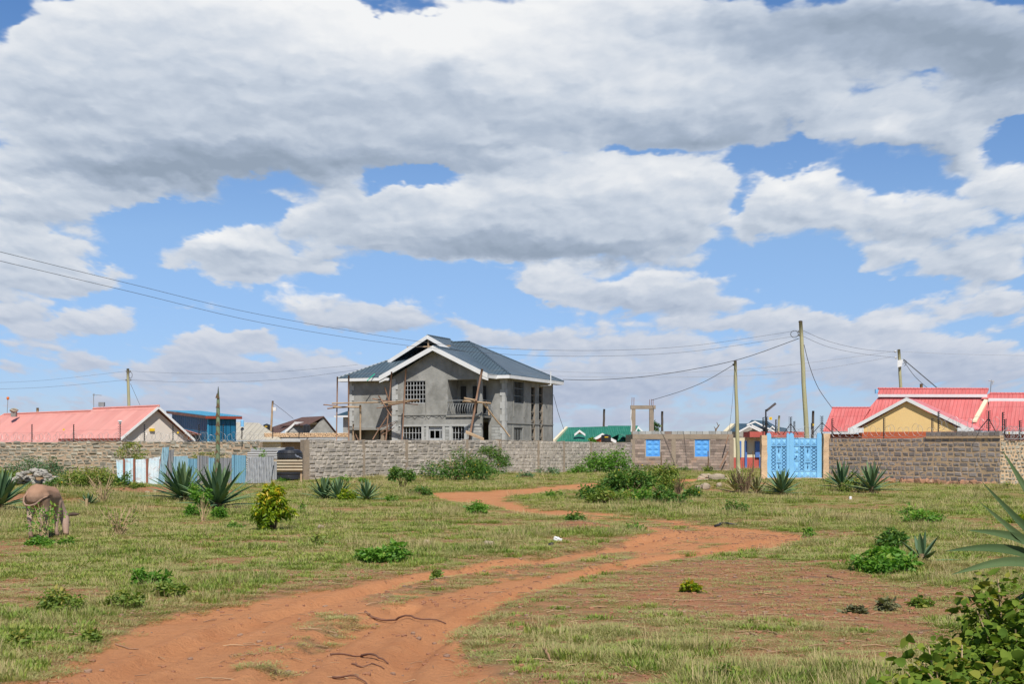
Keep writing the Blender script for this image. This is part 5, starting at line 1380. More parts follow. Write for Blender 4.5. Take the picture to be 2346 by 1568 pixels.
mb = MB(); mb.slab([RP(2011, 903.5, wM - .3), RP(2260, 904, wM - .3), RP(2265, 892.5, wM + .5), RP(2014, 891.5, wM + .5)], .06)
mb.slab([RP(2248, 913, wM - .5), RP(2440, 915, wM - .5), RP(2440, 903, wM + .3), RP(2266, 902, wM + .3)], .06); rrf = mb.build('ridge_roof', roof_red, rh)
mb = MB(); mb.tube([RP(2011, 891, wM + .5), RP(2265, 892, wM + .5)], .09, None, 6); mb.tube([RP(2268, 902, wM + .3), RP(2440, 903, wM + .3)], .09, None, 6); mb.tube([RP(1906, 935, 5.4), RP(1992, 935, 5.4)], .08, None, 6); mb.build('ridge_cap', roof_red, rrf)
mb = MB(); board2(mb, RP(2012, 905, wM - .35), RP(2260, 905.5, wM - .35), .16); board2(mb, RP(2264, 914.5, wM - .55), RP(2440, 916.5, wM - .55), .2); board2(mb, RP(1902, 988.5, 3.0), RP(1962, 989, 3.0), .18); board2(mb, RP(2300, 989, 2.9), RP(2440, 989.5, 2.9), .18); mb.build('fascia_board', fascia_m, rh)
mb = MB(); a_, b_ = RP(2233, 968, 3.9), RP(2261, 917, 6.7); mb.hexa([a_ + Vector((-.14, 0, 0)), a_ + Vector((.14, 0, 0)), b_ + Vector((.14, 0, 0)), b_ + Vector((-.14, 0, 0)), a_ + Vector((-.14, 0, .13)), a_ + Vector((.14, 0, .13)), b_ + Vector((.14, 0, .13)), b_ + Vector((-.14, 0, .13))]); mb.build('verge_board', cream_wall, rh)
mb = MB(); mb.box(Rf.U(2225, 4), Rf.U(2440, 4), 4, 4.3, 0, Rf.Z(992, 8, 4), None, Rf); mb.build('wall', orange_wall, rh)
mb = MB(); mb.poly([RP(2012, 910, wM - .34), RP(2262, 911, wM - .34), RP(2262, 904, wM - .34), RP(2012, 904, wM - .34)]); mb.poly([RP(2265, 921, wM - .54), RP(2440, 922, wM - .54), RP(2440, 914, wM - .54), RP(2265, 913, wM - .54)]); mb.build('ridge_infill', fascia_m, rh)
bc = MB(); p = RP(2009, 893, wM + .4); bc.box(p.x - .12, p.x + .06, p.y - .1, p.y + .1, p.z - .28, p.z + .02); o_ = bc.build('roof_bracket', blue_paint, rh)
pa = RP(2268, 893, wM + 1); 
rooftop('antenna', 'small aerial on the red roof at the right', 'antenna', pa, [('mast', steel_m, lambda b: b.tube([pa - Vector((0, 0, .7)), pa + Vector((.1, 0, .65))], .03, None, 5)), ('dish', steel_white, lambda b: (b.tube([pa + Vector((-.1, 0, .62)), pa + Vector((.3, 0, .55))], .03, None, 5), b.tube([pa + Vector((.18, 0, .35)), pa + Vector((.24, 0, .62))], .035, None, 5)))])

# ---------------------------------------------------------------- the gate
Tf = Fr(1757, 76.5, -1)
gate = thing('metal_gate', 'sky blue double leaf metal gate with lattice strips and pressed panels', 'gate', (*Tf(1.6, 0, 0).xy, 0))
zx = lambda z_: z_ * .12 + 1630.7
zy = lambda z_: z_ * .12 + 925.1
gu = lambda z_: Tf.U(zx(z_)); gzz = lambda z_: max(.02, Tf.Z(zy(z_)) )
def gb(mb, x0, x1, y1, y0, w0=0., w1=.06): mb.box(gu(x0), gu(x1), w0, w1, gzz(y0), gzz(y1), None, Tf)
def pyramid(mb_, x0, x1, ya, yb, d_=.05):
    mb = MB()
    a_, b_, c_, e_ = gu(x0), gu(x1), gzz(yb), gzz(ya)
    q4 = [Tf(a_, .03, c_), Tf(b_, .03, c_), Tf(b_, .03, e_), Tf(a_, .03, e_)]; ap = Tf(b_ - (b_ - a_) * .42, .03 - d_ * 1.2, c_ + (e_ - c_) * .42)
    for k in range(4): mb.tint = rnd.random(); mb.poly([q4[k], q4[(k + 1) % 4], ap])
    mb.build('pressed_panel', blue_paint, leafp)
def lattice(mb_, x0, x1, ya, yb, n=7):
    mb = MB()
    a_, b_, c_, e_ = gu(x0), gu(x1), gzz(yb), gzz(ya)
    for k in range(n):
        z0_, z1_ = c_ + (e_ - c_) * k / n, c_ + (e_ - c_) * (k + 1) / n
        mb.tube([Tf(a_, .02, z0_), Tf(b_, .02, z1_)], .012, None, 4, False); mb.tube([Tf(b_, .035, z0_), Tf(a_, .035, z1_)], .012, None, 4, False)
    mb.build('lattice', dkblue, leafp)
dkblue = surf('dark_blue_lattice', (.035, .12, .26), (.03, .10, .22), 3, .5, None)
for (L0, L1, colsx, side) in ((1045, 1487, [(1135, 1222), (1236, 1325), (1337, 1422)], 'l'), (1487, 2095, [(1568, 1664), (1676, 1765), (1782, 1884), (1899, 2003)], 'r')):
    fr_ = MB()
    if side == 'l': pil = [(1045, 1132), (1428, 1486)]
    else: pil = [(1488, 1564), (2006, 2094)]
    for (a_, b_) in pil:
        gb(fr_, a_, b_, 600, 1430, -.04, .08)
        pk = [Tf(gu(a_), -.04, gzz(600)), Tf(gu(b_), -.04, gzz(600))]
        fr_.hexa([Tf(gu(a_), -.04, gzz(600)), Tf(gu(b_), -.04, gzz(600)), Tf(gu(b_), .08, gzz(600)), Tf(gu(a_), .08, gzz(600)),
                  Tf(gu(a_) + .05, -.04, gzz(562)), Tf(gu(b_) - .07, -.04, gzz(562)), Tf(gu(b_) - .07, .08, gzz(562)), Tf(gu(a_) + .05, .08, gzz(562))])
    x0, x1 = (1132, 1428) if side == 'l' else (1564, 2006)
    for (ya, yb) in ((663, 676), (804, 818), (1284, 1298), (1420, 1432)): gb(fr_, x0, x1, ya, yb)
    edges = [x0] + [c for q_ in colsx for c in q_] + [x1]
    for k in range(0, len(edges), 2): gb(fr_, edges[k] - 1, edges[k + 1] + 1, 676, 1420, .0, .055)
    leafp = fr_.build('gate_leaf', blue_paint, gate)
    pn = MB(); bk = MB(); la = MB(); hb_ = MB()
    for k, (a_, b_) in enumerate(colsx):
        pyramid(pn, a_, b_, 678, 802); pyramid(pn, a_, b_, 1300, 1418)
        kind = {'l': 'LDL', 'r': 'PLDL'}[side][k]
        if kind == 'L': lattice(la, a_, b_, 820, 1282); gb(bk, a_, b_, 820, 1282, .045, .055)
        if kind == 'D':
            gb(bk, a_, b_, 820, 1282, .03, .045); pyramid(pn, a_ + 8, b_ - 8, 962, 1108)
            for y0 in (826, 1132): gb(hb_, a_ - 2, b_ + 2, y0, y0 + 11, .005, .03)
            for y0 in (840, 1146): gb(hb_, (a_ + b_) / 2 - 3, (a_ + b_) / 2 + 3, y0, y0 + 105, .0, .028)
            for y0 in (885, 1195): gb(hb_, (a_ + b_) / 2 - 10, (a_ + b_) / 2 + 10, y0, y0 + 26, -.02, .02)
        if kind == 'P':
            pyramid(pn, a_ + 10, b_, 832, 944); pyramid(pn, a_ + 10, b_, 962, 1116); pyramid(pn, a_ + 10, b_, 1132, 1292); gb(bk, a_, b_, 820, 1282, .035, .045)
            gb(hb_, a_ + 6, a_ + 40, 1042, 1054, -.03, .0); gb(hb_, a_ + 36, a_ + 62, 1000, 1030, -.03, .0)
    bk.build('back_sheet', blue_paint, leafp); hb_.build('latch', dkblue, leafp)
for (x0, x1, dtop, lab) in ((1743, 1756, 998, 'crumbling tan mortar pillar on the left of the blue gate'), (1884.5, 1899, 994, 'tan mortar pillar between the blue gate and the block wall')):
    t = thing('gate_pillar', lab, 'pillar', (*gnd((x0 + x1) / 2, D=76.6).xy, 0), 0, 'pillars of the gate')
    mb = MB(); a_, b_ = gnd(x0, D=76.6), gnd(x1, D=76.6); n = 9; zt_ = zat(dtop, 76.6)
    rows = []
    for i in range(n + 1):
        z_ = -.1 + (zt_ + .1) * i / n; j = lambda: rnd.uniform(-.02, .02)
        rows.append([(a_.x + j(), 76.35 + j(), z_), (b_.x + j(), 76.35 + j(), z_), (b_.x + j(), 76.8, z_), (a_.x + j(), 76.8, z_), ])
    for i in range(n):
        for k in range(4):
            k2 = (k + 1) % 4; mb.poly([rows[i][k], rows[i][k2], rows[i+1][k2], rows[i+1][k]])
    mb.poly(rows[n]); mb.build('shaft', mortar_tan, t)
pb = thing('door_step', 'worn concrete threshold at the foot of the gate', 'step', (*gnd(1820, D=76).xy, 0))
mb = MB(); mb.box(gnd(1755, D=76).x, gnd(1888, D=76).x, 75.6, 76.9, -.05, .07); mb.build('slab', mortar_tan, pb)

# ================================================================ poles and wires
def pole(label, top, foot, D, r0, r1, m_=pole_m, parts=(), zfoot=0.0, name='utility_pole'):
    a = at(*top, D); b = at(foot[0], foot[1], D); b2 = b.lerp(a, (zfoot - b.z) / (a.z - b.z)) if abs(a.z - b.z) > .1 else b
    t = thing(name, label, 'utility pole', b2, 0, 'wooden poles of the power and telephone lines')
    mb = MB(); n = 10; pts = []; rs = []
    for i in range(n + 1):
        p = b2.lerp(a, i / n) + Vector((rnd.uniform(-.015, .015), 0, 0)); pts.append(p); rs.append(r0 + (r1 - r0) * i / n)
    mb.tube(pts, rs, None, 10); mb.build('shaft', m_, t, True)
    for nm, mt, fn in parts:
        mb = MB(); fn(mb); mb.build(nm, mt, t)
    return t
def insul(b, px, py, D, s=.07): c = at(px, py, D); b.lathe([(s * .5, -s), (s, -s * .4), (s * .6, 0), (s, s * .4), (s * .4, s)], c, None, 8)
DT = 84
pole('tallest greenish wooden pole rising behind the blue gate', (1834, 738), (1848, 1000), DT, .17, .115, pole_m, [
    ('pole_cap', pole_dark, lambda b: b.lathe([(.13, -.02), (.13, .05), (.06, .09)], at(1834, 738, DT), None, 10)),
    ('insulator', steel_m, lambda b: insul(b, 1830, 760, DT - .1)), ('insulator', steel_m, lambda b: insul(b, 1830, 768, DT - .1)),
    ('cable_loop', wire_m, lambda b: b.tube([at(1829 - 9 + 9 * math.cos(a_ / 10 * 6.28), 766 + 8 * math.sin(a_ / 10 * 6.28), DT - .2) for a_ in range(11)], .022, None, 5, False))])
pole('slim mossy wooden pole in front of the cream and red building', (1684.5, 829), (1692, 1085), 91, .155, .10, pole_m, [
    ('pole_cap', pole_dark, lambda b: b.lathe([(.11, -.02), (.11, .04), (.05, .10)], at(1684.5, 829, 91), None, 10)), ('insulator', black_m, lambda b: insul(b, 1680, 836, 90.9))])
pole('wooden pole with a white box behind the red roofed house', (2059.5, 801), (2064, 900), 112, .15, .12, pole_m, [
    ('insulator', white_m, lambda b: insul(b, 2051, 806, 111.8, .09)), ('insulator', white_m, lambda b: insul(b, 2052, 820, 111.8, .09)),
    ('junction_box', white_m, lambda b: b.hexa([at(2056, 842, 111.6), at(2066, 840, 111.6), at(2066, 840, 111.8), at(2056, 842, 111.8), at(2056, 826, 111.6), at(2069, 824, 111.6), at(2069, 824, 111.8), at(2056, 826, 111.8)])),
    ('cable_loop', wire_m, lambda b: b.tube([at(2070 + 6 * math.cos(a_ / 3), 826 + 6 * math.sin(a_ / 3) + a_ * .3, 111.7) for a_ in range(24)], .025, None, 5, False))])
pole('short stub pole top behind the middle of the red ridge', (2111, 880), (2111, 900), 115, .13, .13, wood_plank)
pole('pale wooden pole behind the salmon roofed house', (293, 845), (296, 950), 130, .17, .13, pole_m, [
    ('insulator', steel_m, lambda b: (insul(b, 290, 851, 129.8, .09), insul(b, 298, 851, 129.8, .09))), ('insulator', steel_m, lambda b: (insul(b, 289, 871, 129.8, .09), insul(b, 299, 871, 129.8, .09))),
    ('cable_loop', wire_m, lambda b: b.tube([at(299 + 4 * math.cos(a_ / 3), 860 + 7 * math.sin(a_ / 3), 129.7) for a_ in range(20)], .025, None, 5, False))])
pole('slim yellowish pole with a white meter box beside a black tank', (625, 919), (620, 1000), 136, .12, .10, wood_plank, [('meter_box', white_m, lambda b: b.box(at(626, 0, 136).x, at(633, 0, 136).x, 135.8, 136, at(0, 942, 136).z, at(0, 934, 136).z))])
pole('dark slim pole behind the green roof', (1384, 938), (1383, 990), 170, .16, .14, pole_dark)
pole('dark pole right of the concrete frame', (1517, 943), (1517, 1000), 150, .16, .13, pole_dark)
pole('pale distant pole seen above the blue gate', (1785, 953), (1783, 1005), 150, .15, .11, pole_m)
pole('dark pole between the tallest pole and the red roofs', (1863, 942), (1861, 1005), 120, .14, .11, pole_dark)
pole('tiny pole top peeping over the long salmon ridge', (86, 935), (86, 950), 160, .15, .15, wood_plank)
def wire(label, pts, r_, m_=wire_m, name='overhead_wire', grp='wires strung between the poles'):
    P = [at(*p) for p in pts]
    # smooth curve through the points
    Q_ = []
    n = len(P)
    for i in range(n - 1):
        p0, p1, p2, p3 = P[max(i-1, 0)], P[i], P[i+1], P[min(i+2, n-1)]
        for k in range(6):
            t = k / 6
            Q_.append(.5 * ((2*p1) + (p2 - p0)*t + (2*p0 - 5*p1 + 4*p2 - p3)*t*t + (3*p1 - p0 - 3*p2 + p3)*t**3))
    Q_.append(P[-1])
    mb = MB(); mb.tube(Q_, r_, None, 5, False); o = mb.build(name, m_, origin=Q_[0]); tag(o, label, 'wire', grp); return o
def dd(x, a=38, b=84): return a + (b - a) * x / 1832
wire('upper of the two long wires falling from the upper left sky', [(x, y, dd(x)) for x, y in ((-60, 562), (0, 577), (300, 651), (600, 722), (960, 783), (1170, 800), (1400, 803), (1600, 791), (1832, 757))], .008)
wire('lower of the two long wires falling from the upper left sky', [(x, y, dd(x)) for x, y in ((-60, 583), (0, 598), (300, 669), (600, 740), (900, 788), (1170, 813), (1400, 816), (1600, 804), (1832, 769))], .008)
wire('thick dark cable from the right eaves of the grey house to the tallest pole', [(1290, 870, 108), (1360, 871, 104), (1470, 864, 99), (1580, 848, 95), (1700, 822, 90), (1830, 776, 84)], .022)
wire('dark cable from the concrete frame up to the slim mossy pole', [(1492, 918, 103), (1560, 897, 99), (1620, 872, 95), (1681, 836, 91)], .02)
wire('cable dropping from the tallest pole to the red roof', [(1842, 790, 84), (1855, 840, 85), (1875, 890, 87), (1906, 935, 90)], .02)
wire('upper wire from the tallest pole to the pole with the white box', [(1838, 757, 84), (1900, 783, 92), (1980, 801, 103), (2056, 807, 112)], .011)
wire('lower wire from the tallest pole to the pole with the white box', [(1838, 770, 84), (1900, 796, 92), (1980, 812, 103), (2056, 820, 112)], .011)
wire('upper pale wire behind the poles reaching the white box pole', [(1240, 850, 118), (1450, 856, 117), (1684, 848, 116), (1850, 832, 114), (2050, 805, 112)], .015, wire_pale)
wire('lower pale wire behind the poles reaching the white box pole', [(1262, 862, 118), (1450, 865, 117), (1684, 862, 116), (1850, 850, 114), (2040, 819, 112)], .015, wire_pale)
wire('bundled cable slanting down right of the white box', [(2070, 824, 112), (2110, 858, 110), (2150, 892, 108)], .045)
wire('thin cable slanting down right of the white box to the red ridge', [(2070, 827, 112), (2095, 862, 110), (2125, 890, 108)], .025)
wire('upper thin wire left of the pale pole', [(-60, 879, 120), (100, 872, 124), (290, 851, 130)], .009); wire('lower thin wire left of the pale pole', [(-60, 893, 120), (100, 888, 124), (290, 871, 130)], .011)
wire('upper thin wire from the pale pole to the grey house', [(298, 851, 130), (460, 857, 126), (640, 852, 122), (820, 836, 112)], .009); wire('lower thin wire from the pale pole to the grey house', [(298, 871, 130), (460, 877, 126), (640, 870, 122), (820, 848, 112)], .011)
wire('stay wire from the pale pole down to the salmon ridge', [(299, 880, 130), (310, 905, 129), (322, 932, 128)], .02)
wire('cable from the slim meter pole down to the brown roof', [(627, 925, 136), (650, 942, 140), (672, 960, 148)], .02)
wire('stay wire hanging left of the slim mossy pole', [(1682, 850, 91), (1678, 920, 91), (1670, 990, 91)], .012)
wire('thin wire from the corner of the grey house to the green roof', [(1268, 905, 113), (1280, 950, 116), (1292, 985, 120)], .02)
wire('faint wires right of the white box pole', [(2066, 806, 112), (2200, 812, 112), (2400, 816, 112)], .012, wire_pale)

# ---------------------------------------------------------------- electric fence posts, razor wire, signs
def efence_post(pos, h, label, n=7, brace=None, double=False):
    t = thing('electric_fence_post', label, 'fence post', pos, 0, 'black electric fence posts on the walls')
    mb = MB(); mb.box(pos.x - .024, pos.x + .024, pos.y - .024, pos.y + .024, pos.z - .1, pos.z + h); mb.build('post', black_m, t)
    mb = MB()
    for i in range(n):
        z_ = pos.z + h * (.16 + .82 * i / (n - 1)); mb.lathe([(.02, -.025), (.03, -.01), (.016, 0), (.03, .01), (.02, .025)], (pos.x + .055, pos.y - .04, z_), None, 6)
        if double: mb.lathe([(.02, -.025), (.03, -.01), (.016, 0), (.03, .01), (.02, .025)], (pos.x - .10, pos.y - .04, z_), None, 6)
    mb.build('insulator', black_m, t).__setitem__('kind', 'thing')
    if brace:
        for bx in brace: mb = MB(); mb.tube([pos + Vector((0, 0, h * .62)), pos + Vector((bx, .05, -.02))], .022, None, 5); mb.build('brace', black_m, t)
    return t
def wallD(px): return 92 + (84 - 92) * (px + 90) / (596 + 90)
for px, lab in ((73, 'slim fence post over the left end of the rubble wall'), (168.6, 'slim fence post before the dark eaves of the salmon house'), (330.5, 'slim fence post before the off white gable'), (396, 'slim fence post near the right slope of the off white gable'), (455.5, 'slim fence post before the left side of the blue shed'), (511, 'slim fence post before the right side of the blue shed')):
    D = wallD(px) + .15; efence_post(at(px, 1013, D), 40 / 3000 * D, lab, 8)
D = wallD(275) + .15
t = efence_post(at(275, 1012, D), 1.18, 'thick fence post topped by a white dome camera', 7, None, True)
t2 = thing('dome_camera', 'small white dome camera on the thick fence post', 'camera', at(275, 970, D)); mb = MB(); c = at(275, 968, D); mb.lathe([(.06, -.12), (.10, -.05), (.05, .0), (.16, .05), (.15, .10), (.05, .13)], c, None, 12); mb.build('housing', white_m, t2)
for px, y0, y1, D, lab in ((554, 1004, 980, 84, 'slim fence post right of the blue shed'), (624.5, 1002, 981, 95, 'short fence post beside the slim meter pole'), (685, 1003, 972, 95, 'short fence post before the brown tiled roof')):
    efence_post(at(px, y0, D), (y0 - y1) / 3000 * D, lab, 6)
for px, y0, y1, br, dbl, lab in ((1748, 999, 957, (.35,), False, 'fence post leaning on the left gate pillar'), (1756.5, 996, 956, (.8,), True, 'double fence post at the left corner of the gate'), (1811.5, 996, 956, (-.45, .45), True, 'double fence post on the middle of the gate'), (1883, 994, 954, (-.55, .7), True, 'double fence post at the right corner of the gate'), (1777, 990, 962, None, False, 'fence post seen behind the left gate leaf'), (1819, 994, 966, None, False, 'fence post seen behind the right gate leaf'), (1859, 1000, 970, None, False, 'fence post at the dark pole behind the gate')):
    D = 76.6 + (1.8 if y1 > 960 and br is None else 0); efence_post(at(px, y0, D), (y0 - y1) / 3000 * D, lab, 8, br, dbl)
def rD(px): return 72 - 9 * (px - 1899) / (2292 - 1899) if px < 2292 else 63.6
for px, y0, y1, br, dbl, lab in ((1906, 1002, 960, (.7,), False, 'braced fence post at the left end of the block wall'), (2024.5, 1002, 959, None, False, 'slim fence post before the left of the ochre gable'), (2135, 1002, 959, None, False, 'slim fence post before the right of the ochre gable'), (2149.5, 988, 943, None, False, 'tall slim fence post on the raised part of the block wall'), (2265, 988, 942, (-.5, .35), True, 'sturdy braced fence post on the raised part of the wall'), (2297, 998, 945, None, False, 'slim fence post at the wall step on the right'), (2302, 1005, 961, None, False, 'shorter fence post beyond the wall step'), (2336, 1006, 964, None, False, 'last fence post towards the right edge')):
    D = rD(px) + .12; efence_post(at(px, y0, D), (y0 - y1) / 3000 * D, lab, 9, br, dbl)
def razor(label, A_, B_, r_, pitch, seed=1):
    rr = random.Random(seed); L_ = (B_ - A_).length; n = max(2, int(L_ / pitch)); e = (B_ - A_) / L_; mb = MB()
    P = []
    k = 12
    for i in range(n * k + 1):
        a_ = 6.283 * i / k; s_ = i / (n * k); rr_ = r_ * (1 + .18 * math.sin(i * .37 + seed) + rr.uniform(-.04, .04))
        P.append(A_ + e * (L_ * s_ + rr_ * .78 * math.cos(a_)) + Vector((0, rr_ * .6 * math.sin(a_ * .5 + seed) , rr_ * (1 + math.sin(a_)) * .8)))
    mb.tube(P, .0085, None, 4, False); o = mb.build('razor_wire', galv, origin=A_); tag(o, label, 'razor wire', 'coils of razor wire on the walls'); return o
razor('long low coil of razor wire on the rubble wall before the salmon roofs', at(-30, 1012, wallD(-30)), at(300, 1012, wallD(300)), .33, .34, 1)
razor('coil of razor wire on the rubble wall from the gable to the blue shed', at(320, 1012, wallD(320)), at(596, 1012, wallD(596)), .33, .34, 2)
razor('coil of razor wire strung over the blue gate', at(1765, 1001, 76.8), at(1880, 1001, 76.8), .33, .24, 3)
razor('coil of razor wire along the lower part of the block wall', at(1906, 1004, 71.9), at(2140, 1001, 66.5), .36, .44, 4)
razor('coil of razor wire on the raised part of the block wall', at(2145, 988, 66.5), at(2296, 990, 63.2), .40, .36, 5)
razor('tight coil of razor wire on the rubble wall at the right edge', at(2299, 1008, 63.2), at(2420, 1008, 64.5), .36, .10, 6)
def sign(px, py, w, D, lab, mark=True):
    t = thing('warning_sign', lab, 'sign', at(px, py, D), 0, 'small yellow fence warning plates')
    hw_ = w / 2 / 3000 * D; c = at(px, py, D); mb = MB(); mb.box(c.x - hw_, c.x + hw_, c.y, c.y + .01, c.z - hw_, c.z + hw_); mb.build('plate', yellow_m, t)
    if mark:
        mb = MB(); y_ = c.y - .004
        mb.poly([(c.x + hw_*.15, y_, c.z + hw_*.7), (c.x - hw_*.35, y_, c.z - hw_*.1), (c.x + hw_*.05, y_, c.z - hw_*.05), (c.x - hw_*.15, y_, c.z - hw_*.7), (c.x + hw_*.4, y_, c.z + hw_*.1), (c.x, y_, c.z + hw_*.08)]); mb.build('mark', black_m, t)
sign(1765.5, 959.5, 6.5, 76.4, 'yellow warning plate beside the street lamp over the gate'); sign(1863, 974, 4, 78.5, 'small yellow plate near the dark pole behind the gate')
sign(146, 985, 4, wallD(146), 'yellow plate between two slim posts before the salmon roof', False); sign(407.5, 992, 4, wallD(407), 'yellow plate before the right of the off white gable', False); sign(2312, 990 + 3, 4, 63.6, 'yellow plate at the right wall step', False)
lp = thing('street_lamp', 'black street lamp with slanting tube above the left gate leaf', 'street lamp', at(1754.5, 1000, 76.9))
mb = MB(); mb.tube([at(1754.5, 1000, 76.9), at(1754.5, 939, 76.9)], .045, None, 6); mb.tube([at(1754.5, 941, 76.9), at(1758, 938, 76.9)], .035, None, 6); mb.build('pole', black_m, lp)
mb = MB(); a_, b_ = at(1756, 941, 76.9), at(1777, 924, 76.9); d_ = (b_ - a_).normalized(); nn = Vector((-d_.z, 0, d_.x)) * .09
mb.hexa([a_ - nn * .9, b_ - nn, b_ - nn + Vector((0, .16, 0)), a_ - nn * .9 + Vector((0, .16, 0)), a_ + nn * .4, b_ + nn * .4, b_ + nn * .4 + Vector((0, .16, 0)), a_ + nn * .4 + Vector((0, .16, 0))]); mb.build('lamp_head', surf('lamp_grey', (.12, .10, .10), (.09, .08, .08), 3, .4, None), lp)

# ================================================================ plants
lf_dark = leafmat('dark_shrub_leaf', (.045, .125, .025), (.12, .235, .040), (.25, .30, .055), .35)
lf_bright = leafmat('bright_green_leaf', (.075, .20, .028), (.17, .345, .045), (.30, .41, .07), .4)
lf_olive = leafmat('olive_leaf', (.11, .19, .035), (.24, .31, .060), (.42, .36, .09), .38)
lf_yellow = leafmat('yellow_green_leaf', (.11, .21, .016), (.30, .38, .022), (.58, .42, .03), .4, .42)
lf_blue = leafmat('bluish_leaf', (.055, .145, .070), (.12, .23, .10), (.21, .27, .09), .3)
lf_near = leafmat('near_shrub_leaf', (.075, .15, .022), (.19, .26, .032), (.30, .27, .05), .3, .7, .15)
lf_purple = leafmat('purplish_leaf', (.10, .10, .06), (.19, .20, .085), (.28, .19, .11), .2)
stem_tan = surf('dry_stem', (.52, .38, .22), (.38, .27, .15), 8, .8, None)
stem_brown = surf('brown_stem', (.20, .13, .075), (.13, .085, .05), 8, .85, None)
sisal_m = leafmat('sisal_leaf', (.065, .13, .062), (.155, .235, .11), (.26, .29, .11), .06, .55, .25)
sisal_dry = leafmat('sisal_dry_leaf', (.17, .17, .07), (.30, .27, .13), (.34, .24, .13), .08, .6)
flower_m = surf('yellow_flower', (.75, .48, .03), None, 8, .6, None)

def leaves_np(N, pos, size, seed, aspect=.55, droop=.35, up=.5, outward=None, full=False):
    """N leaves as bent quads; pos (N,3)"""
    r = np.random.default_rng(seed)
    d = r.normal(size=(N, 3)); d[:, 2] = d[:, 2] * .5 - droop * r.random(N)
    if outward is not None: d += outward * 1.1
    d /= np.linalg.norm(d, axis=1)[:, None] + 1e-9
    nrm = r.normal(size=(N, 3)); nrm[:, 2] = np.abs(nrm[:, 2]) + up
    if outward is not None: nrm += outward * .5
    s = np.cross(d, nrm); s /= np.linalg.norm(s, axis=1)[:, None] + 1e-9
    nn = np.cross(s, d)
    L_ = (size * np.clip(r.lognormal(-.12, .38, N), .35, 1.8))[:, None]
    Wd_ = L_ * aspect * .5
    base = pos; mid = pos + d * L_ * .45 + nn * L_ * .06; tip = pos + d * L_ - nn * L_ * .10
    if full:      # a leaf with rounded shoulders, folded along its midrib and drooping at the tip
        lo = pos + d * L_ * .18; hi = pos + d * L_ * .62 - nn * L_ * .02
        up_ = nn * L_ * .07
        return np.stack([base, lo - s * Wd_ * .95 + up_, hi - s * Wd_ * .80 + up_, tip, hi + s * Wd_ * .80 + up_, lo + s * Wd_ * .95 + up_], 1)
    V = np.stack([base, mid - s * Wd_, tip, mid + s * Wd_], 1)
    return V
def leafmesh(name, V, m_, root, seed=0, extra=None):
    N = len(V); off = np.array(root.location)
    me = bpy.data.meshes.new(name); co = (V.reshape(-1, 3) - off).astype(np.float32)
    kv = V.shape[1]
    idx = np.arange(N * kv, dtype=np.int32).reshape(N, kv)
    tri = np.stack([idx[:, list(t_)] for t_ in (((0, 1, 2), (0, 2, 3)) if kv == 4 else ((0, 1, 2), (0, 2, 3), (0, 3, 4), (0, 4, 5)))], 1).reshape(-1, 3)
    me.vertices.add(len(co)); me.vertices.foreach_set('co', co.ravel()); me.loops.add(tri.size); me.loops.foreach_set('vertex_index', tri.ravel())
    me.polygons.add(len(tri)); me.polygons.foreach_set('loop_start', np.arange(0, tri.size, 3, dtype=np.int32))
    me.materials.append(m_)
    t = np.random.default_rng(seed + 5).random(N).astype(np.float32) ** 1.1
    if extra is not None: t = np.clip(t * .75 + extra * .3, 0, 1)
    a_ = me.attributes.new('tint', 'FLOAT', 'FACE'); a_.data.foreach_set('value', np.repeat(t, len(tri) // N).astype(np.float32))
    me.update(); me.validate()
    o = bpy.data.objects.new(name, me); COL.objects.link(o); o.parent = root; return o
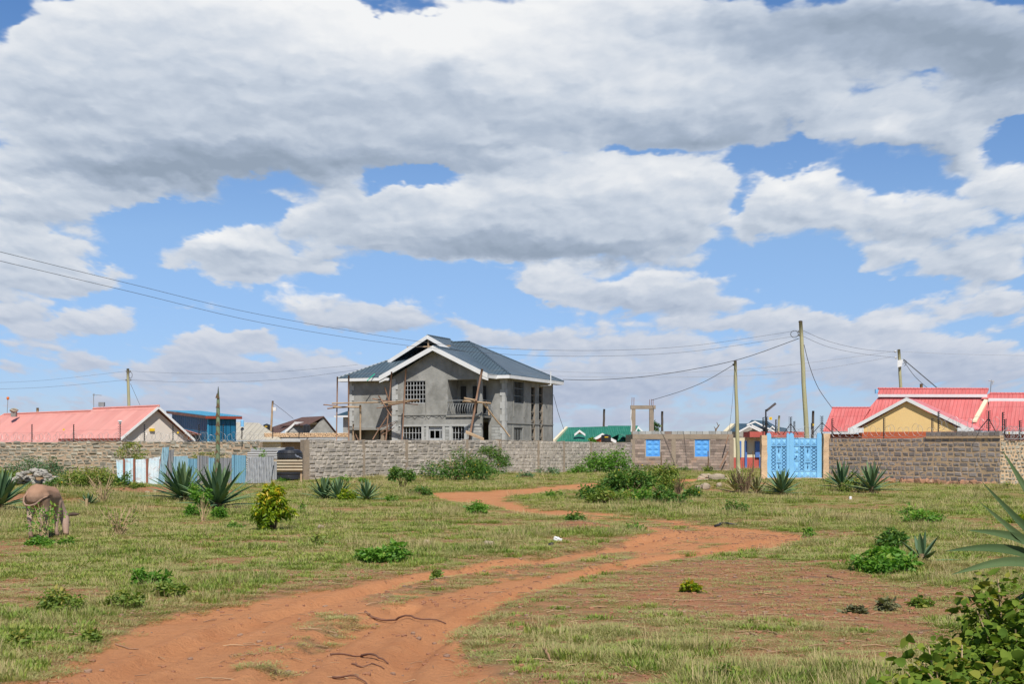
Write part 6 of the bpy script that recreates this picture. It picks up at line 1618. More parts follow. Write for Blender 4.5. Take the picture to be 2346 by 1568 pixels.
def bush(name, label, cx, by, hw, ty, m_=lf_dark, n=900, leaf=.07, D=None, clumps=9, stems=10, group=None, stem_m=stem_brown, seed=None, cat='bush', droop=.35, bare=0, aspect=.55, shape='dome', depth=.8, base_lift=0.0, flowers=0):
    seed = seed if seed is not None else int(cx * 7 + by)
    r = np.random.default_rng(seed)
    g = gnd(cx, by) if D is None else gnd(cx, D=D)
    D_ = g.y; g.z = gz(g.x, g.y) - .02
    hwm = hw / 3000 * D_; H_ = zat(ty, D_) - g.z
    root = thing(name, label, cat, g, 0, group)
    C = []; 
    for i in range(clumps):
        a = r.uniform(0, 6.283); rr = math.sqrt(r.random()) * .92
        x = rr * math.cos(a) * hwm; y = rr * math.sin(a) * hwm * depth
        if shape == 'dome': h = H_ * (1 - .75 * rr**2) * r.uniform(.25, .78)
        elif shape == 'cone': h = H_ * r.uniform(.15, .80); k = (1 - h / H_) * 1.15 + .12; x *= k; y *= k
        else: h = H_ * r.uniform(.3, .8)
        cr_ = min(hwm, H_) * r.uniform(.16, .44) * (1 if shape != 'cone' else (.5 + .6 * (1 - h / H_)))
        C.append((x, y, max(h, cr_ * .6) + base_lift, cr_))
    C = np.array(C)
    w = C[:, 3]**2; ids = r.choice(len(C), n, p=w / w.sum())
    d = r.normal(size=(n, 3)); d /= np.linalg.norm(d, axis=1)[:, None]
    rad = (r.random(n) ** .45)
    pos = C[ids, :3] + d * (C[ids, 3] * rad * r.uniform(.75, 1.35, n))[:, None] * np.array([1.1, 1.0, .85])
    pos[:, 2] = np.clip(pos[:, 2], .02, H_ * 1.02)
    pos += np.array(g)
    out_ = d * rad[:, None]
    V = leaves_np(n, pos, np.full(n, leaf), seed, aspect, droop, .5, out_, D_ < 31)
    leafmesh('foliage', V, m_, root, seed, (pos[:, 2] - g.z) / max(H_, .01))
    if stems:
        mb = MB(); rr_ = random.Random(seed)
        for i in range(stems):
            c = C[i % len(C)]; p0 = g + Vector((rr_.uniform(-.12, .12) * hwm, rr_.uniform(-.1, .1) * hwm, 0)); p2 = g + Vector((c[0] + rr_.uniform(-.2, .2) * c[3], c[1], c[2] + c[3] * (.5 if not bare else rr_.uniform(.6, 1.6))))
            p1 = p0.lerp(p2, .5) + Vector((rr_.uniform(-.1, .1) * hwm, 0, .06 * H_))
            t_ = max(.005, min(.015, hwm * .02)); mb.tube([p0, p1, p2], [t_ * 1.3, t_, t_ * .5], None, 5, False)
        mb.build('stem', stem_m, root)
    if flowers:
        mb = MB()
        for i in range(flowers):
            k = r.integers(0, n); p = Vector(pos[k]) + Vector((0, -.06, .03)); mb.rock(p, .03, .03, .025, None, i, .05)
        mb.build('flower', flower_m, root)
    return root
LG = 'lantana clumps in the middle of the field'
bush('shrub', 'dark leafy shrub standing alone before the grey stone wall', 922, 1122, 30, 1062, lf_dark, 1500, .10, clumps=12, shape='tall')
bush('shrub', 'low spreading shrub at the foot of the dark leafy shrub', 955, 1137, 30, 1112, lf_dark, 900, .09, clumps=8)
bush('shrub', 'olive bush with yellow flowers and dry stalks against the grey wall', 1048, 1102, 82, 1018, lf_dark, 6500, .11, clumps=18, stems=26, stem_m=stem_tan, bare=1, flowers=26)
bush('shrub', 'dark green bush leaning on the grey wall by its pillar', 1122, 1083, 44, 1010, lf_dark, 3600, .11, clumps=12, base_lift=.25, D=86.5)
bush('shrub', 'flat green growth at the wall foot right of the olive bush', 1120, 1090, 46, 1066, lf_bright, 1100, .10, clumps=10)
bush('shrub', 'tall bright green bush against the wall left of the block building', 1392, 1085, 62, 1022, lf_bright, 3800, .15, clumps=16, depth=.5, D=94)
bush('shrub', 'bright green weeds left of the tall bright bush by the wall', 1330, 1088, 34, 1058, lf_bright, 900, .12, clumps=8, D=92)
for a in ((1437, 1134, 78, 1062, 6000, 'largest dark lantana clump in the middle of the field'), (1510, 1128, 56, 1050, 4400, 'tall dark lantana clump at the right of the middle clumps'), (1365, 1147, 44, 1094, 2400, 'lantana clump spreading towards the red track on the left'), (1400, 1154, 42, 1114, 2000, 'low lantana clump in front of the largest one'), (1455, 1150, 36, 1111, 1400, 'small light green clump in front of the middle lantana'), (1526, 1159, 42, 1112, 2000, 'round lantana clump in front of the dry twigs'), (1583, 1142, 28, 1114, 800, 'small lantana clump nearest to the boulders')):
    bush('lantana', a[5], a[0], a[1], a[2], a[3], lf_bright if 'light' in a[5] else (lf_dark if a[0] % 2 else lf_olive) if 'round' not in a[5] else lf_dark, a[4], .10, clumps=14, stems=14, group=LG, flowers=6)
bush('dry_shrub', 'leafless grey brown twigs between the lantana clumps and the boulders', 1553, 1140, 26, 1078, lf_olive, 120, .07, clumps=14, stems=26, stem_m=stem_brown, bare=1, shape='tall')
bush('weed_clump', 'small leafy clump on the grass left of the lantana', 1276, 1140, 26, 1119, lf_bright, 420, .09)
bush('shrub', 'small bush at the foot of the block building below the left shutter', 1500, 1086, 24, 1056, lf_olive, 700, .10, D=96)
bush('shrub', 'small bush at the foot of the block building between the shutters', 1566, 1080, 20, 1066, lf_dark, 500, .10, D=97); bush('shrub', 'small bush at the foot of the block building below the right shutter', 1616, 1080, 20, 1064, lf_olive, 500, .10, D=96)
bush('fruit_shrub', 'yellow green shrub with hanging leaves standing alone in the grass', 628, 1219, 50, 1104, lf_yellow, 2600, .105, clumps=34, stems=16, shape='cone', droop=1.6, aspect=.42, depth=.9, base_lift=.06)
bush('shrub', 'yellow green weedy bush before the rubble wall', 172, 1122, 48, 1062, lf_olive, 2400, .10, clumps=16, stems=14, stem_m=stem_tan, bare=1, flowers=8)
bush('shrub', 'bluish green bush with red specks before the rubble wall at the left', 68, 1095, 62, 1042, lf_blue, 2200, .09, clumps=14, D=74); bush('shrub', 'grassy green bush at the left edge before the rubble wall', 8, 1092, 40, 1058, lf_olive, 1200, .10, clumps=10, D=72)
bush('shrub', 'tall weedy growth between the donkey and the rubble wall', 215, 1130, 52, 1068, lf_olive, 2000, .10, clumps=22, stems=30, stem_m=stem_tan, bare=1, shape='tall', D=58)
bush('shrub', 'low dark bush left of the tall weedy growth behind the donkey', 128, 1128, 36, 1090, lf_dark, 1200, .09, clumps=14, D=60)
bush('shrub', 'high bluish bush with long shoots against the rubble wall', 118, 1100, 40, 1040, lf_blue, 1500, .10, clumps=16, stems=16, bare=1, D=78)
bush('dry_shrub', 'tan dry stalks standing in the grass right of the weedy growth', 236, 1150, 40, 1085, lf_olive, 160, .06, clumps=24, stems=30, stem_m=stem_tan, bare=1, shape='tall', D=44)
bush('weed_clump', 'loose weeds at the foot of the blue and white sheets', 300, 1128, 50, 1104, lf_olive, 700, .08, clumps=16, D=56)
bush('shrub', 'dark green shrub at the left end of the iron sheet fence', 272, 1118, 30, 1066, lf_dark, 1300, .10, clumps=10, D=62)
bush('climber', 'pale green climber hanging on the rubble wall above the iron sheets', 305, 1060, 34, 1017, lf_olive, 1500, .10, clumps=12, D=84, base_lift=.9, stems=6); bush('climber', 'small climber on the rubble wall behind the sisal flower stalk', 470, 1060, 44, 1040, lf_olive, 900, .09, clumps=10, D=78, base_lift=.9, stems=4)
bush('climber', 'green sprig growing over the sideways grey sheets', 596, 1048, 14, 1030, lf_bright, 260, .08, D=71.5, base_lift=1.0, stems=4)
bush('shrub', 'thin leafy shrub with tan stems in front of the donkey', 104, 1244, 46, 1140, lf_bright, 330, .06, clumps=22, stems=14, stem_m=stem_tan, bare=1, shape='tall', D=26.2)
bush('weed_clump', 'dense green weeds around the base of the thin shrub by the donkey', 112, 1252, 52, 1224, lf_bright, 1100, .06, clumps=12, D=25.6)
bush('dry_shrub', 'bare tan twiggy shrub with a few low leaves right of the donkey', 274, 1231, 54, 1150, lf_olive, 260, .05, clumps=26, stems=30, stem_m=stem_tan, bare=1, shape='tall')
bush('shrub', 'leafy green shrub between the two big sisal plants', 462, 1176, 26, 1102, lf_bright, 1100, .09, clumps=12, stems=10, shape='tall', stem_m=stem_tan)
bush('weed_clump', 'green clump at the foot of the left big sisal', 442, 1186, 20, 1152, lf_bright, 500, .08); bush('weed_clump', 'green clump at the foot of the right big sisal', 508, 1190, 22, 1152, lf_bright, 600, .08)
bush('dry_shrub', 'dry tan stalks in front of the two big sisal plants', 466, 1196, 22, 1120, lf_olive, 60, .05, clumps=12, stems=14, stem_m=stem_tan, bare=1, shape='tall')
for a in ((873, 1292, 56, 1236, lf_bright, 1700, .075, 'fullest green weed clump on the left of the track'), (345, 1346, 40, 1286, lf_bright, 900, .06, 'leafy weed clump left of the twin clumps near the track'), (394, 1368, 32, 1308, lf_olive, 900, .055, 'roundish weed clump nearest the left bend of the track'), (290, 1392, 42, 1345, lf_olive, 900, .05, 'low yellowish weed clump in the left foreground'), (130, 1400, 60, 1346, lf_olive, 1300, .05, 'wide olive weed patch in the left foreground grass'), (205, 1462, 26, 1434, lf_olive, 500, .045, 'small brownish weed at the edge of the red earth'), (50, 1480, 36, 1440, lf_olive, 700, .045, 'weed patch low in the left corner'), (728, 1250, 15, 1222, lf_olive, 360, .05, 'small upright weed below the yellow green shrub'), (535, 1212, 20, 1192, lf_bright, 380, .06, 'small bright weed left of the yellow green shrub'), (1000, 1322, 18, 1300, lf_olive, 300, .05, 'small weed on the upper edge of the track'),
          (1312, 1199, 26, 1166, lf_dark, 700, .075, 'weed growing on the little red earth mound'), (1452, 1217, 24, 1196, lf_bright, 600, .06, 'bright weed at the inner bend of the track'), (1096, 1180, 30, 1144, lf_bright, 700, .08, 'leafy weed in the grass above the far track'), (1853, 1230, 13, 1206, lf_bright, 240, .06, 'little weed at the outer bend of the track'), (1686, 1178, 32, 1148, lf_dark, 800, .08, 'green weed in the grass below the blue gate'), (1580, 1358, 26, 1326, lf_yellow, 420, .055, 'yellowish weed on the bare red patch'), (2030, 1400, 24, 1364, lf_purple, 320, .06, 'dark purplish weed on the bare red patch'), (1960, 1408, 26, 1390, lf_purple, 260, .055, 'flat purplish weed left of the other purplish weed'), (2105, 1392, 34, 1362, lf_olive, 600, .05, 'short grassy clump on the bare patch by the large bush'),
          (2030, 1312, 62, 1236, lf_bright, 2400, .075, 'wide bright leafy clump beside the small sisal on the right'), (2032, 1254, 38, 1186, lf_dark, 1300, .07, 'dark leafy clump behind the wide bright one'), (2120, 1202, 54, 1160, lf_bright, 1300, .08, 'sprawling green weeds up the slope on the right'), (2085, 1180, 30, 1158, lf_bright, 500, .08, 'small green clump at the top of the right slope'), (1660, 1560, 40, 1520, lf_olive, 700, .04, 'twiggy weed at the bottom of the picture'), (2310, 1122, 16, 1100, lf_olive, 300, .08, 'small weed at the foot of the rubble wall on the right'), (2340, 1200, 26, 1164, lf_yellow, 500, .07, 'yellowish bush cut by the right edge'), (640, 1106, 30, 1094, lf_bright, 500, .10, 'weeds below the rusty sheet screen'), (790, 1108, 60, 1092, lf_bright, 900, .11, 'strip of weeds at the foot of the grey stone wall'), (790, 1148, 24, 1112, lf_yellow, 600, .09, 'yellow green bush beside the twin small sisals'), (897, 1150, 14, 1128, lf_bright, 260, .09, 'small bright weed right of the single small sisal'), (690, 1170, 16, 1152, lf_bright, 200, .08, 'tiny bright weed near the twin small sisals'),
          (1965, 1130, 44, 1086, lf_olive, 1300, .09, 'bushy weeds behind the two sisals by the block wall'), (1905, 1110, 20, 1092, lf_olive, 400, .09, 'low bush at the foot of the right gate pillar'), (1250, 1090, 30, 1066, lf_blue, 600, .11, 'bluish weeds at the foot of the receding grey wall'), (1200, 1096, 26, 1078, lf_blue, 500, .11, 'second patch of bluish weeds left along the receding wall')):
    bush('weed_clump', a[7], a[0], a[1], a[2], a[3], a[4], a[5], a[6], clumps=12, stems=8, stem_m=stem_tan if a[2] > 30 else stem_brown)
# the near shrub in the right-hand corner
bush('shrub', 'big leafy bush filling the lower right corner', 2330, 0, 185, 1262, lf_near, 4000, .062, D=9.2, clumps=80, stems=44, stem_m=stem_tan, droop=.5, aspect=.8, seed=91)
bush('shrub', 'lower sprawling bush in front of the big corner bush', 2190, 0, 190, 1410, lf_near, 3200, .058, D=8.4, clumps=76, stems=40, stem_m=stem_tan, droop=.4, aspect=.85, seed=37)

def sisal(label, cx, by, L_, n, D=None, m_=sisal_m, lift=.0, w=.055, up=.55, seed=1, stalk=None, dry=0, root_z=None, az=None, elev=None, name='sisal_plant', droop=.12):
    g = gnd(cx, by) if D is None else gnd(cx, D=D)
    g.z = gz(g.x, g.y)
    root = thing(name, label, 'sisal plant', g); r = random.Random(seed)
    c0 = g + Vector((0, 0, lift))
    V = []; F = []; T = []
    def leaf(base, an, el, ln, wd, tint):
        d = Vector((math.cos(an) * math.cos(el), math.sin(an) * math.cos(el), math.sin(el))); s = Vector((-math.sin(an), math.cos(an), 0)); nn = s.cross(d)
        k = 9; b = len(V)
        for i in range(k + 1):
            t = i / k; p = base + d * ln * t + Vector((0, 0, -droop * ln * t * t))
            ww = wd * (math.sin(min(1, t * 1.6 + .28) * math.pi / 2) * (1 - t**3.2)) + .001
            for (sx, h) in ((-1, .35), (-.5, .0), (0, -.12), (.5, 0), (1, .35)): V.append(tuple(p + s * ww * sx + nn * ww * h * -1 * -1))
        for i in range(k):
            for j in range(4): F.append((b + i*5 + j, b + i*5 + j + 1, b + (i+1)*5 + j + 1, b + (i+1)*5 + j)); T.append(tint)
    ga = 2.39996
    for i in range(n):
        t = i / n
        an = i * ga + r.uniform(-.15, .15) if az is None else az[0] + (az[1] - az[0]) * r.random()
        el = (R(6) + R(80) * t ** .85 * 1.0) + r.uniform(-.08, .08)
        el = el * up / .55 if up < .55 else el
        ln = L_ * r.uniform(.82, 1.08) * (1 - .15 * t)
        leaf(c0 + Vector((0, 0, .22 * L_ * (t * .5))), an, min(el, 1.5), ln, w * r.uniform(.85, 1.1), r.random() * (.75 if r.random() > dry else 1.3))
    me = bpy.data.meshes.new('leaves'); me.from_pydata([tuple(Vector(v) - g) for v in V], [], F); me.materials.append(m_)
    a_ = me.attributes.new('tint', 'FLOAT', 'FACE'); a_.data.foreach_set('value', T); me.polygons.foreach_set('use_smooth', [True] * len(F)); me.update()
    o = bpy.data.objects.new('leaves', me); COL.objects.link(o); o.parent = root
    mb = MB(); mb.lathe([(w * 1.2, -.05), (w * 1.5, lift + .05), (w * .7, lift + .2 * L_)], g, None, 10); mb.build('trunk', stem_brown, root)
    if stalk:
        mb = MB(); P = [g.lerp(stalk, t / 8) for t in range(9)]; mb.tube(P, [.075, .078, .075, .07, .068, .065, .06, .05, .006], None, 9); mb.build('flower_stalk', surf('sisal_stalk_green', (.20, .26, .15), (.14, .18, .10), 3, .6, None, stain=((.22, .13, .10), 3.5, .60, .8)), root, True)
        mb = MB()
        for i in range(9):
            p = g.lerp(stalk, .30 + i * .075); s_ = 1 if i % 2 else -1; mb.poly([p + Vector((-.07 * s_, -.05, 0)), p + Vector((.07 * s_, -.07, .02)), p + Vector((.02 * s_, -.085, .17))])
        mb.build('bract', stem_brown, root)
    return root
sisal('large sisal with many upright leaves, left of the one with the flower stalk', 418, 1150, 1.55, 60, seed=3, w=.085, lift=.12)
p = gnd(499, 1168)
sisal('large sisal with a tall bare flower stalk', 498, 1168, 1.62, 56, seed=5, w=.085, lift=.12, stalk=at(500, 886, p.y))
sisal('big sisal cut by the left edge of the picture', 0, 1172, 1.4, 46, seed=7, w=.08, lift=.12)
sisal('small blue green sisal half hidden in weeds right of the donkey', 204, 1158, .55, 16, seed=8, w=.045)
sisal('left one of two small sisals standing side by side before the grey wall', 742, 1144, 1.0, 32, seed=9, w=.06, lift=.03); sisal('right one of two small sisals standing side by side before the grey wall', 775, 1145, .98, 32, seed=10, w=.06, lift=.03)
sisal('single small sisal right of the pair before the grey wall', 840, 1147, .88, 30, seed=11, w=.055, lift=.03)
sisal('dark green sisal right in front of the blue gate', 1791, 1134, 1.2, 40, seed=12, w=.07, lift=.05)
sisal('open sisal at the left end of the block wall', 1928, 1128, 1.4, 24, seed=13, w=.08, lift=.18)
sisal('fuller sisal a little further along the block wall', 1997, 1132, 1.4, 34, seed=14, w=.075, lift=.15)
sisal('withered sisal with brown leaves left of the blue gate', 1688, 1130, 1.1, 26, seed=15, w=.06, m_=sisal_dry, dry=.6); sisal('half dry sisal between the withered one and the gate', 1733, 1132, 1.0, 24, seed=16, w=.06, m_=sisal_dry, dry=.3)
bush('dry_shrub', 'tangle of bare twigs over the withered sisals', 1705, 1136, 44, 1066, lf_olive, 200, .07, clumps=24, stems=34, stem_m=stem_brown, bare=1, shape='tall')
sisal('little sisal beside the earth heap on the right', 2112, 1296, .62, 9, seed=17, w=.055, lift=.02)
# huge near sisal at the right edge: leaves placed one by one
def big_sisal():
    c = at(2500, 1322, 10.0); g = gnd(2500, D=10.0); g.z = gz(g.x, g.y)
    root = thing('sisal_plant', 'huge near sisal thrusting its leaves in from the right edge', 'sisal plant', g)
    tips = [((2250, 1106), 9.6), ((2243, 1150), 9.4), ((2215, 1216), 9.3), ((2165, 1264), 9.2), ((2180, 1318), 9.0), ((2296, 1032), 10.2), ((2380, 980), 10.4), ((2480, 960), 10.2), ((2620, 990), 10.2), ((2750, 1080), 10.0), ((2800, 1200), 9.7), ((2810, 1300), 10.2), ((2700, 1020), 10.7), ((2420, 1010), 10.8), ((2560, 1250), 9.0), ((2640, 1330), 9.2), ((2300, 1390), 10.6), ((2720, 1360), 10.8)]
    V = []; F = []; T = []
    for q_, ((tx, ty), D) in enumerate(tips):
        tip = at(tx, ty, D); base = c + (tip - c).normalized() * .06 + Vector((0, 0, -.08)); ln = (tip - base).length; d = (tip - base) / ln
        s = d.cross(Vector((0, -1, .55))).normalized(); nn = s.cross(d); b = len(V); k = 14; wd = .050
        if nn.y > 0: nn = -nn
        for i in range(k + 1):
            t = i / k; p = base.lerp(tip, t) + Vector((0, 0, .13 * ln * math.sin(math.pi * t) * (.6 if ty > 1200 else -.25)))
            ww = wd * (.55 + .45 * math.sin(min(1, t * 1.7) * math.pi / 2)) * (1 - t**2.6) + .001
            for (sx, h) in ((-1, .45), (-.5, .08), (0, -.08), (.5, .08), (1, .45)): V.append(tuple(p + s * ww * sx + nn * ww * h - g))
        for i in range(k):
            for j in range(4): F.append((b + i*5 + j, b + i*5 + j + 1, b + (i+1)*5 + j + 1, b + (i+1)*5 + j)); T.append(.25 + .5 * ((q_ * 37) % 10) / 10)
    me = bpy.data.meshes.new('leaves'); me.from_pydata(V, [], F); me.materials.append(leafmat('near_sisal_leaf', (.045, .085, .032), (.105, .155, .062), (.22, .24, .08), .05, .55, .25))
    a_ = me.attributes.new('tint', 'FLOAT', 'FACE'); a_.data.foreach_set('value', T); me.polygons.foreach_set('use_smooth', [True] * len(F)); me.update()
    o = bpy.data.objects.new('leaves', me); COL.objects.link(o); o.parent = root
    mb = MB(); mb.tube([g, g.lerp(c, .5), c + Vector((0, 0, .1))], [.10, .09, .07], None, 10); mb.build('trunk', stem_brown, root)
big_sisal()
# distant trees
def tree(label, cx, D, hw, ty, seed, m_=lf_olive, low=None):
    g = gnd(cx, D=D); hwm = hw / 3000 * D; H_ = zat(ty, D); root = thing('tree', label, 'tree', g); r = np.random.default_rng(seed)
    mb = MB(); 
    mb.tube([g, g + Vector((.1, 0, H_ * .35)), g + Vector((0, 0, H_ * .8))], [.14, .10, .04], None, 7); mb.build('trunk', stem_brown, root)
    n = 900; k = 12; C = np.stack([r.uniform(-.7, .7, k) * hwm, r.uniform(-.7, .7, k) * hwm, r.uniform(.45, .9, k) * H_], 1); ids = r.integers(0, k, n)
    d = r.normal(size=(n, 3)); d /= np.linalg.norm(d, axis=1)[:, None]; pos = C[ids] + d * (hwm * .42 * r.random(n) ** .5)[:, None] + np.array(g)
    leafmesh('crown', leaves_np(n, pos, np.full(n, .22), seed), m_, root, seed)
tree('small airy tree behind the concrete frame', 1505, 140, 12, 957, 2, lf_blue); tree('round tree top just over the parapet behind the block building', 1626, 150, 13, 991, 3, lf_bright)
tree('low olive tree behind the blue gate left of the tallest pole', 1822, 110, 13, 1002, 4); tree('low olive tree behind the blue gate right of the tallest pole', 1868, 112, 15, 1004, 5); tree('small tree before the green roof beside its gable', 1360, 120, 11, 996, 6, lf_bright)
tw = thing('dead_tree', 'crooked dead twig tree above the parapet', 'dead tree', gnd(1640, D=140)); mb = MB(); mb.tube([at(1639, 1020, 140), at(1640, 985, 140), at(1646, 977, 140), at(1642, 968, 140)], [.12, .09, .06, .03], None, 6); mb.tube([at(1640, 985, 140), at(1636, 978, 140)], [.06, .02], None, 5); mb.tube([at(1646, 977, 140), at(1649, 973, 140)], [.05, .02], None, 5); mb.build('trunk', stem_brown, tw)

# ================================================================ rocks, mounds, sticks, litter
rock_m = surf('pale_boulder', (.46, .37, .27), (.33, .27, .20), 3, .95, (10, .8, .03), stain=((.50, .29, .14), 1.2, .56, .7), tintamt=.2)
rock_g = surf('grey_rubble_rock', (.42, .39, .34), (.31, .29, .25), 3, .95, (10, .8, .03), tintamt=.22)
WORDS = ['top', 'second', 'third', 'fourth', 'fifth', 'sixth', 'seventh', 'eighth', 'ninth', 'tenth', 'eleventh', 'twelfth']
for i, (x, y, rx, rz) in enumerate(((1607, 1096, .28, .17), (1617, 1092, .34, .20), (1628, 1094, .26, .16), (1605, 1107, .36, .20), (1634, 1104, .30, .24), (1620, 1109, .34, .20), (1616, 1116, .34, .17), (1640, 1112, .42, .18), (1652, 1105, .26, .18), (1660, 1110, .24, .18), (1600, 1116, .16, .12), (1648, 1115, .20, .13))):
    g = G(x, y + 6); mb = MB(); mb.rock(g + Vector((0, 0, rz * .7)), rx, rx * .7, rz, None, 50 + i, .2)
    tag(mb.build('boulder', rock_m, origin=g), 'tan boulder of the heap by the slim mossy pole', 'boulder', 'tan boulders heaped left of the gate')
r5 = random.Random(12)
for i in range(90):
    x = r5.uniform(18, 150); t = (x - 18) / 132; y = 1108 - r5.random() * (26 * math.sin(math.pi * min(1, t * 1.05)) + 4)
    D = 64.8 + r5.uniform(-.8, .5); c = at(x, y, D); s_ = r5.uniform(.13, .27); mb = MB(); mb.rock(c, s_, s_ * .8, s_ * r5.uniform(.35, .6), None, 100 + i, .28)
    tag(mb.build('rubble_rock', rock_g, origin=c), 'grey rock of the rubble heap behind the donkey', 'rock', 'grey rubble rocks heaped behind the donkey')
mb = MB(); c = gnd(84, D=67); mb.rock(c, 1.7, 1.1, .5, None, 7, .1); tag(mb.build('earth_heap', surf('heap_earth', (.34, .17, .09), (.26, .2, .12), 2, .95, (9, .8, .05)), origin=c), 'low earth heap under the grey rubble rocks', 'earth heap')
for i, (x, y, lab) in enumerate(((735, 1215, 'small pinkish stone in the grass right of the yellow green shrub'), (1119, 1255, 'small tan stone above the track'), (979, 1252, 'small tan stone in the grass left of the track'), (355, 1130, 'largest pale stone on the red earth by the big sisals'), (338, 1131, 'smaller pale stone on the red earth by the big sisals'))):
    g = G(x, y); mb = MB(); mb.rock(g + Vector((0, 0, .04)), .11, .08, .07, None, 300 + i, .2); tag(mb.build('stone', rock_m, origin=g), lab, 'stone')
# a torn white bag and a dark can
g = G(1277, 1243); mb = MB(); mb.rock(g + Vector((0, 0, .04)), .075, .06, .055, None, 401, .45); mb.rock(g + Vector((.06, .0, .03)), .05, .04, .03, None, 402, .5); tag(mb.build('plastic_bag', white_m, origin=g), 'crumpled white plastic bag on the grass by the track', 'plastic bag')
g = G(1262, 1254); mb = MB(); mb.rock(g + Vector((0, 0, .03)), .07, .05, .045, None, 403, .3); tag(mb.build('plastic_bag', black_m, origin=g), 'small crumpled dark wrapper left below the white bag', 'plastic bag')
g = G(1948, 1145); mb = MB(); mb.rock(g + Vector((0, 0, .05)), .06, .05, .07, None, 404, .35); tag(mb.build('plastic_bag', white_m, origin=g), 'white scrap of plastic below the sisals by the block wall', 'plastic bag')
def gstick(lab, pts, r_, m_=stem_brown, name='stick', cat='stick', grp=None, arch=.0):
    P = []
    for i in range(len(pts) - 1):
        for k in range(4):
            t = k / 4; a, b = pts[i], pts[i+1]; x, y = a[0] + (b[0] - a[0]) * t, a[1] + (b[1] - a[1]) * t; g = G(x, y); P.append(g + Vector((rnd.uniform(-1, 1) * r_, 0, r_ * .8 + arch * math.sin(math.pi * (i + t) / (len(pts) - 1)))))
    P.append(G(*pts[-1]) + Vector((0, 0, r_ * .8)))
    n = len(P); mb = MB(); mb.tube(P, [r_ * (1 - .55 * i / n) for i in range(n)], None, 6); o = mb.build(name, m_, origin=P[0]); tag(o, lab, cat, grp); return o
dryst = surf('dead_stick', (.22, .11, .07), (.15, .075, .05), 8, .9, None); palest = surf('pale_dead_stick', (.42, .25, .15), (.30, .17, .10), 8, .9, None)
gstick('long dark dry frond lying across the red track', [(836, 1407), (905, 1411), (950, 1417), (1022, 1419)], .016, dryst, arch=.03); gstick('upper short dark stick at the bottom of the track', [(760, 1499), (790, 1496), (830, 1493)], .012, dryst)
gstick('frayed dark stick right of the short one at the bottom of the track', [(828, 1492), (845, 1502), (865, 1511), (890, 1512)], .014, dryst, arch=.03); gstick('curved dark stick below the frayed one', [(808, 1512), (830, 1518), (852, 1516), (880, 1522)], .010, dryst); gstick('lowest dark stick near the bottom edge of the track', [(762, 1546), (800, 1552), (845, 1559)], .012, dryst, arch=.02)
gstick('long thin stick on the bare red patch', [(1500, 1374), (1560, 1376), (1640, 1376), (1735, 1371)], .010, palest); gstick('forked stick on the right of the bare red patch', [(1912, 1332), (1928, 1343), (1950, 1340), (1985, 1336)], .010, palest); gstick('short dark chip on the right of the bare red patch', [(1895, 1322), (1912, 1326), (1925, 1326)], .018, dryst)
gstick('brown bent stick in the grass at the right side of the track', [(1240, 1494), (1250, 1508), (1262, 1521)], .018, palest, arch=.04); gstick('thin stick at the upper edge of the track', [(988, 1352), (1000, 1354), (1014, 1356)], .007, dryst); gstick('flat stick by the small brownish weed at the left', [(266, 1465), (290, 1473), (318, 1477)], .010, palest)
gstick('black charred twigs at the inner bend of the track', [(1640, 1207), (1655, 1204), (1670, 1206), (1690, 1206)], .035, black_m, arch=.03)
gstick('pale rope lying in the grass from the donkey to the yellow green shrub', [(176, 1236), (205, 1238), (250, 1234), (330, 1236), (420, 1233), (500, 1230), (560, 1226), (612, 1220)], .016, surf('rope_straw', (.50, .36, .20), (.42, .30, .16), 8, .9, None), 'rope', 'rope')
st_ = thing('stump', 'short cut stump among the weeds right of the donkey', 'stump', G(198, 1166)); mb = MB(); mb.tube([st_.location, st_.location + Vector((0, 0, .16)), st_.location + Vector((.01, 0, .30))], [.05, .045, .05], None, 9); mb.build('post', stem_tan, st_)
for (x, y0, y1, D, lab) in ((1514, 1062, 1036, 97, 'short rough post in front of the left shutter'), (1622 - 0, 1070, 1034, 97, 'thin upright stick in front of the right shutter'), (1735 - 10, 1078, 1035, 95, 'grey forked stake left of the gate')):
    a_, b_ = at(x, y1, D), gnd(x, D=D); t = thing('stake', lab, 'stake', b_); mb = MB(); mb.tube([b_, b_.lerp(a_, .5) + Vector((.03, 0, 0)), a_], [.06, .05, .04], None, 6); mb.build('post', stem_brown, t)

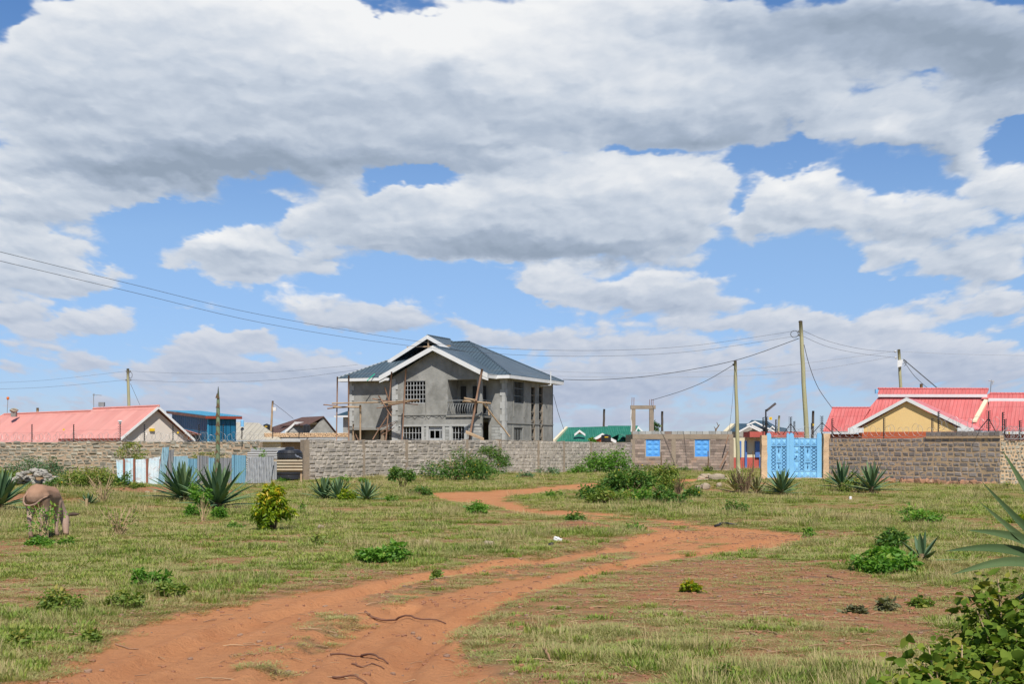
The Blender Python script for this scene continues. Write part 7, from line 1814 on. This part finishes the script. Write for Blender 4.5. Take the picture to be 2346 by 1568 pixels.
# ================================================================ the donkey
def donkey():
    g = gnd(84, D=27.3); g.z = gz(g.x, g.y)
    th = R(3); f = Vector((math.sin(th), math.cos(th), 0)); rt = Vector((math.cos(th), -math.sin(th), 0)); upv = Vector((0, 0, 1))
    root = thing('donkey', 'brown grey donkey seen from behind, grazing with its head down', 'donkey', g)
    def P(a, b, c): return f * (a * .82) + rt * b + upv * c
    bm = bmesh.new()
    def ball(c, r, sc=(1, 1, 1), mat=None):
        m4 = Matrix.Translation(c) @ Matrix((( *( (rt * sc[1]).to_tuple()[0:1]), 0, 0, 0), (0, 0, 0, 0), (0, 0, 0, 0), (0, 0, 0, 1))) if False else None
        B = Matrix((((rt.x) * sc[1] * r, f.x * sc[0] * r, 0, c.x), (rt.y * sc[1] * r, f.y * sc[0] * r, 0, c.y), (0, 0, sc[2] * r, c.z), (0, 0, 0, 1)))
        bmesh.ops.create_icosphere(bm, subdivisions=2, radius=1.0, matrix=B)
    def chain(pts, rs, n=8, sc=(1, 1, 1)):
        for i in range(len(pts) - 1):
            for k in range(n):
                t = k / n; ball(P(*[pts[i][j] + (pts[i+1][j] - pts[i][j]) * t for j in range(3)]), rs[i] + (rs[i+1] - rs[i]) * t, sc)
        ball(P(*pts[-1]), rs[-1], sc)
    # trunk: croup, loin, barrel, chest
    chain([(-.10, 0, .90), (.05, 0, .93), (.30, 0, .92), (.55, 0, .87), (.80, 0, .86), (1.0, 0, .84)], [.215, .240, .235, .25, .245, .18], 8, (1, .98, .98))
    chain([(0.0, 0, 1.10), (.3, 0, 1.08), (.8, 0, 1.03), (.98, 0, 1.0)], [.07, .06, .05, .05], 8)
    for s in (-1, 1):
        chain([(.02, s * .12, .86), (.10, s * .14, .68), (.02, s * .13, .56)], [.165, .125, .085], 9, (1.1, .95, 1))
        k = .0 if s < 0 else .05
        chain([(.02, s * .13, .56), (-.10, s * .115, .44), (-.07, s * .115, .30), (-.045, s * .12, .14), (.0, s * .12, .05)], [.085, .058, .040, .045, .048], 9)
        ball(P(.015, s * .12, .03), .058, (1.1, .95, .7))
        chain([(.90, s * .12, .74), (.93, s * .13, .56), (.92, s * .12, .40), (.92, s * .115, .24), (.93, s * .115, .12), (.96, s * .115, .04)], [.125, .082, .056, .040, .043, .048], 8)
        ball(P(.975, s * .115, .03), .055, (1.1, .95, .7))
    hd = .075
    chain([(.98, 0, .90), (1.14, hd * .6, .74), (1.28, hd * 1.4, .52), (1.34, hd * 2.0, .40)], [.19, .155, .125, .115], 9, (1, .85, 1))
    chain([(1.33, hd * 2.1, .38), (1.30, hd * 2.5, .26), (1.25, hd * 2.8, .12), (1.22, hd * 3.0, .055)], [.118, .10, .076, .066], 8, (1, .85, 1))
    me = bpy.data.meshes.new('donkey_src'); bm.to_mesh(me); bm.free()
    o = bpy.data.objects.new('donkey_src', me); COL.objects.link(o)
    m1 = o.modifiers.new('r', 'REMESH'); m1.mode = 'VOXEL'; m1.voxel_size = .018; m1.use_smooth_shade = True
    m2 = o.modifiers.new('s', 'SMOOTH'); m2.factor = .6; m2.iterations = 6
    dg = bpy.context.evaluated_depsgraph_get(); me2 = bpy.data.meshes.new_from_object(o.evaluated_get(dg)); me2.name = 'body'
    bpy.data.objects.remove(o)
    m, q, bs, out = new_mat('donkey_coat')
    tcn = q.n('ShaderNodeTexCoord').outputs['Object']; sz = q.sep(tcn)[2]
    n_ = q.noise(tcn, 5, 4, .6)
    c = q.ramp(q.m('ADD', sz, q.m('MULTIPLY_ADD', n_, .14, -.07)), [(0, (.10, .065, .05)), (.055, (.12, .08, .06)), (.07, (.38, .25, .185)), (.40, (.47, .33, .26)), (.62, (.44, .305, .235)), (.82, (.33, .215, .155)), (1.0, (.37, .215, .14))])
    q.put(bs.inputs['Base Color'], c); bs.inputs['Roughness'].default_value = .75; bs.inputs['Specular IOR Level'].default_value = .2
    bump(q, bs, q.noise(q.v('MULTIPLY', tcn, (60, 60, 14)), 1, 3, .6), .35, .01)
    me2.materials.clear(); me2.materials.append(m); me2.polygons.foreach_set('use_smooth', [True] * len(me2.polygons))
    b = bpy.data.objects.new('body', me2); COL.objects.link(b); b.parent = root
    dark = surf('donkey_dark_hair', (.10, .065, .05), (.07, .045, .035), 20, .8, None)
    # tail: leaves the croup, swings left and sweeps up to the right in the air
    mb = MB(); B0 = g
    tp = [(-.16, .0, 1.04), (-.26, -.08, 1.0), (-.33, -.15, .90), (-.36, -.155, .80), (-.40, -.10, .735), (-.42, .0, .72), (-.42, .12, .755), (-.40, .22, .83), (-.38, .32, .895), (-.36, .42, .92)]
    mb.tube([B0 + P(*p) for p in tp], [.030, .026, .022, .020, .018, .018, .020, .024, .022, .006], None, 8); mb.build('tail', m, root, True)
    mb = MB()
    for i in range(26):
        j = lambda: rnd.uniform(-.03, .03); mb.tube([B0 + P(-.41 + j(), .10 + j(), .75 + j()), B0 + P(-.39 + j(), .26 + j(), .845 + j()), B0 + P(-.36 + j(), .44 + j() * 1.5, .925 + j())], [.008, .008, .002], None, 4, False)
    mb.build('tail_tuft', dark, root)
    for s in (-1, 1):
        mb = MB(); a = B0 + P(1.35, hd * 2 + s * .06, .45); t = a + P(.03, s * .22 + .05, .03)
        mb.tube([a, a.lerp(t, .35) + Vector((0, 0, .01)), a.lerp(t, .7), t], [.022, .042, .036, .005], None, 7); mb.build('ear', dark if s > 0 else m, root, True)
    mb = MB(); mb.tube([B0 + P(.98, 0, 1.06), B0 + P(1.14, hd * .6, .88), B0 + P(1.28, hd * 1.4, .70), B0 + P(1.36, hd * 2, .52)], [.03, .035, .035, .02], None, 6); mb.build('mane', dark, root, True)
    for s in (-1, 1):
        mb = MB(); mb.rock(B0 + P(1.30, hd * 2.4 + s * .085, .30), .014, .014, .014, None, 1, .02); mb.build('eye', black_m, root, True)
donkey()
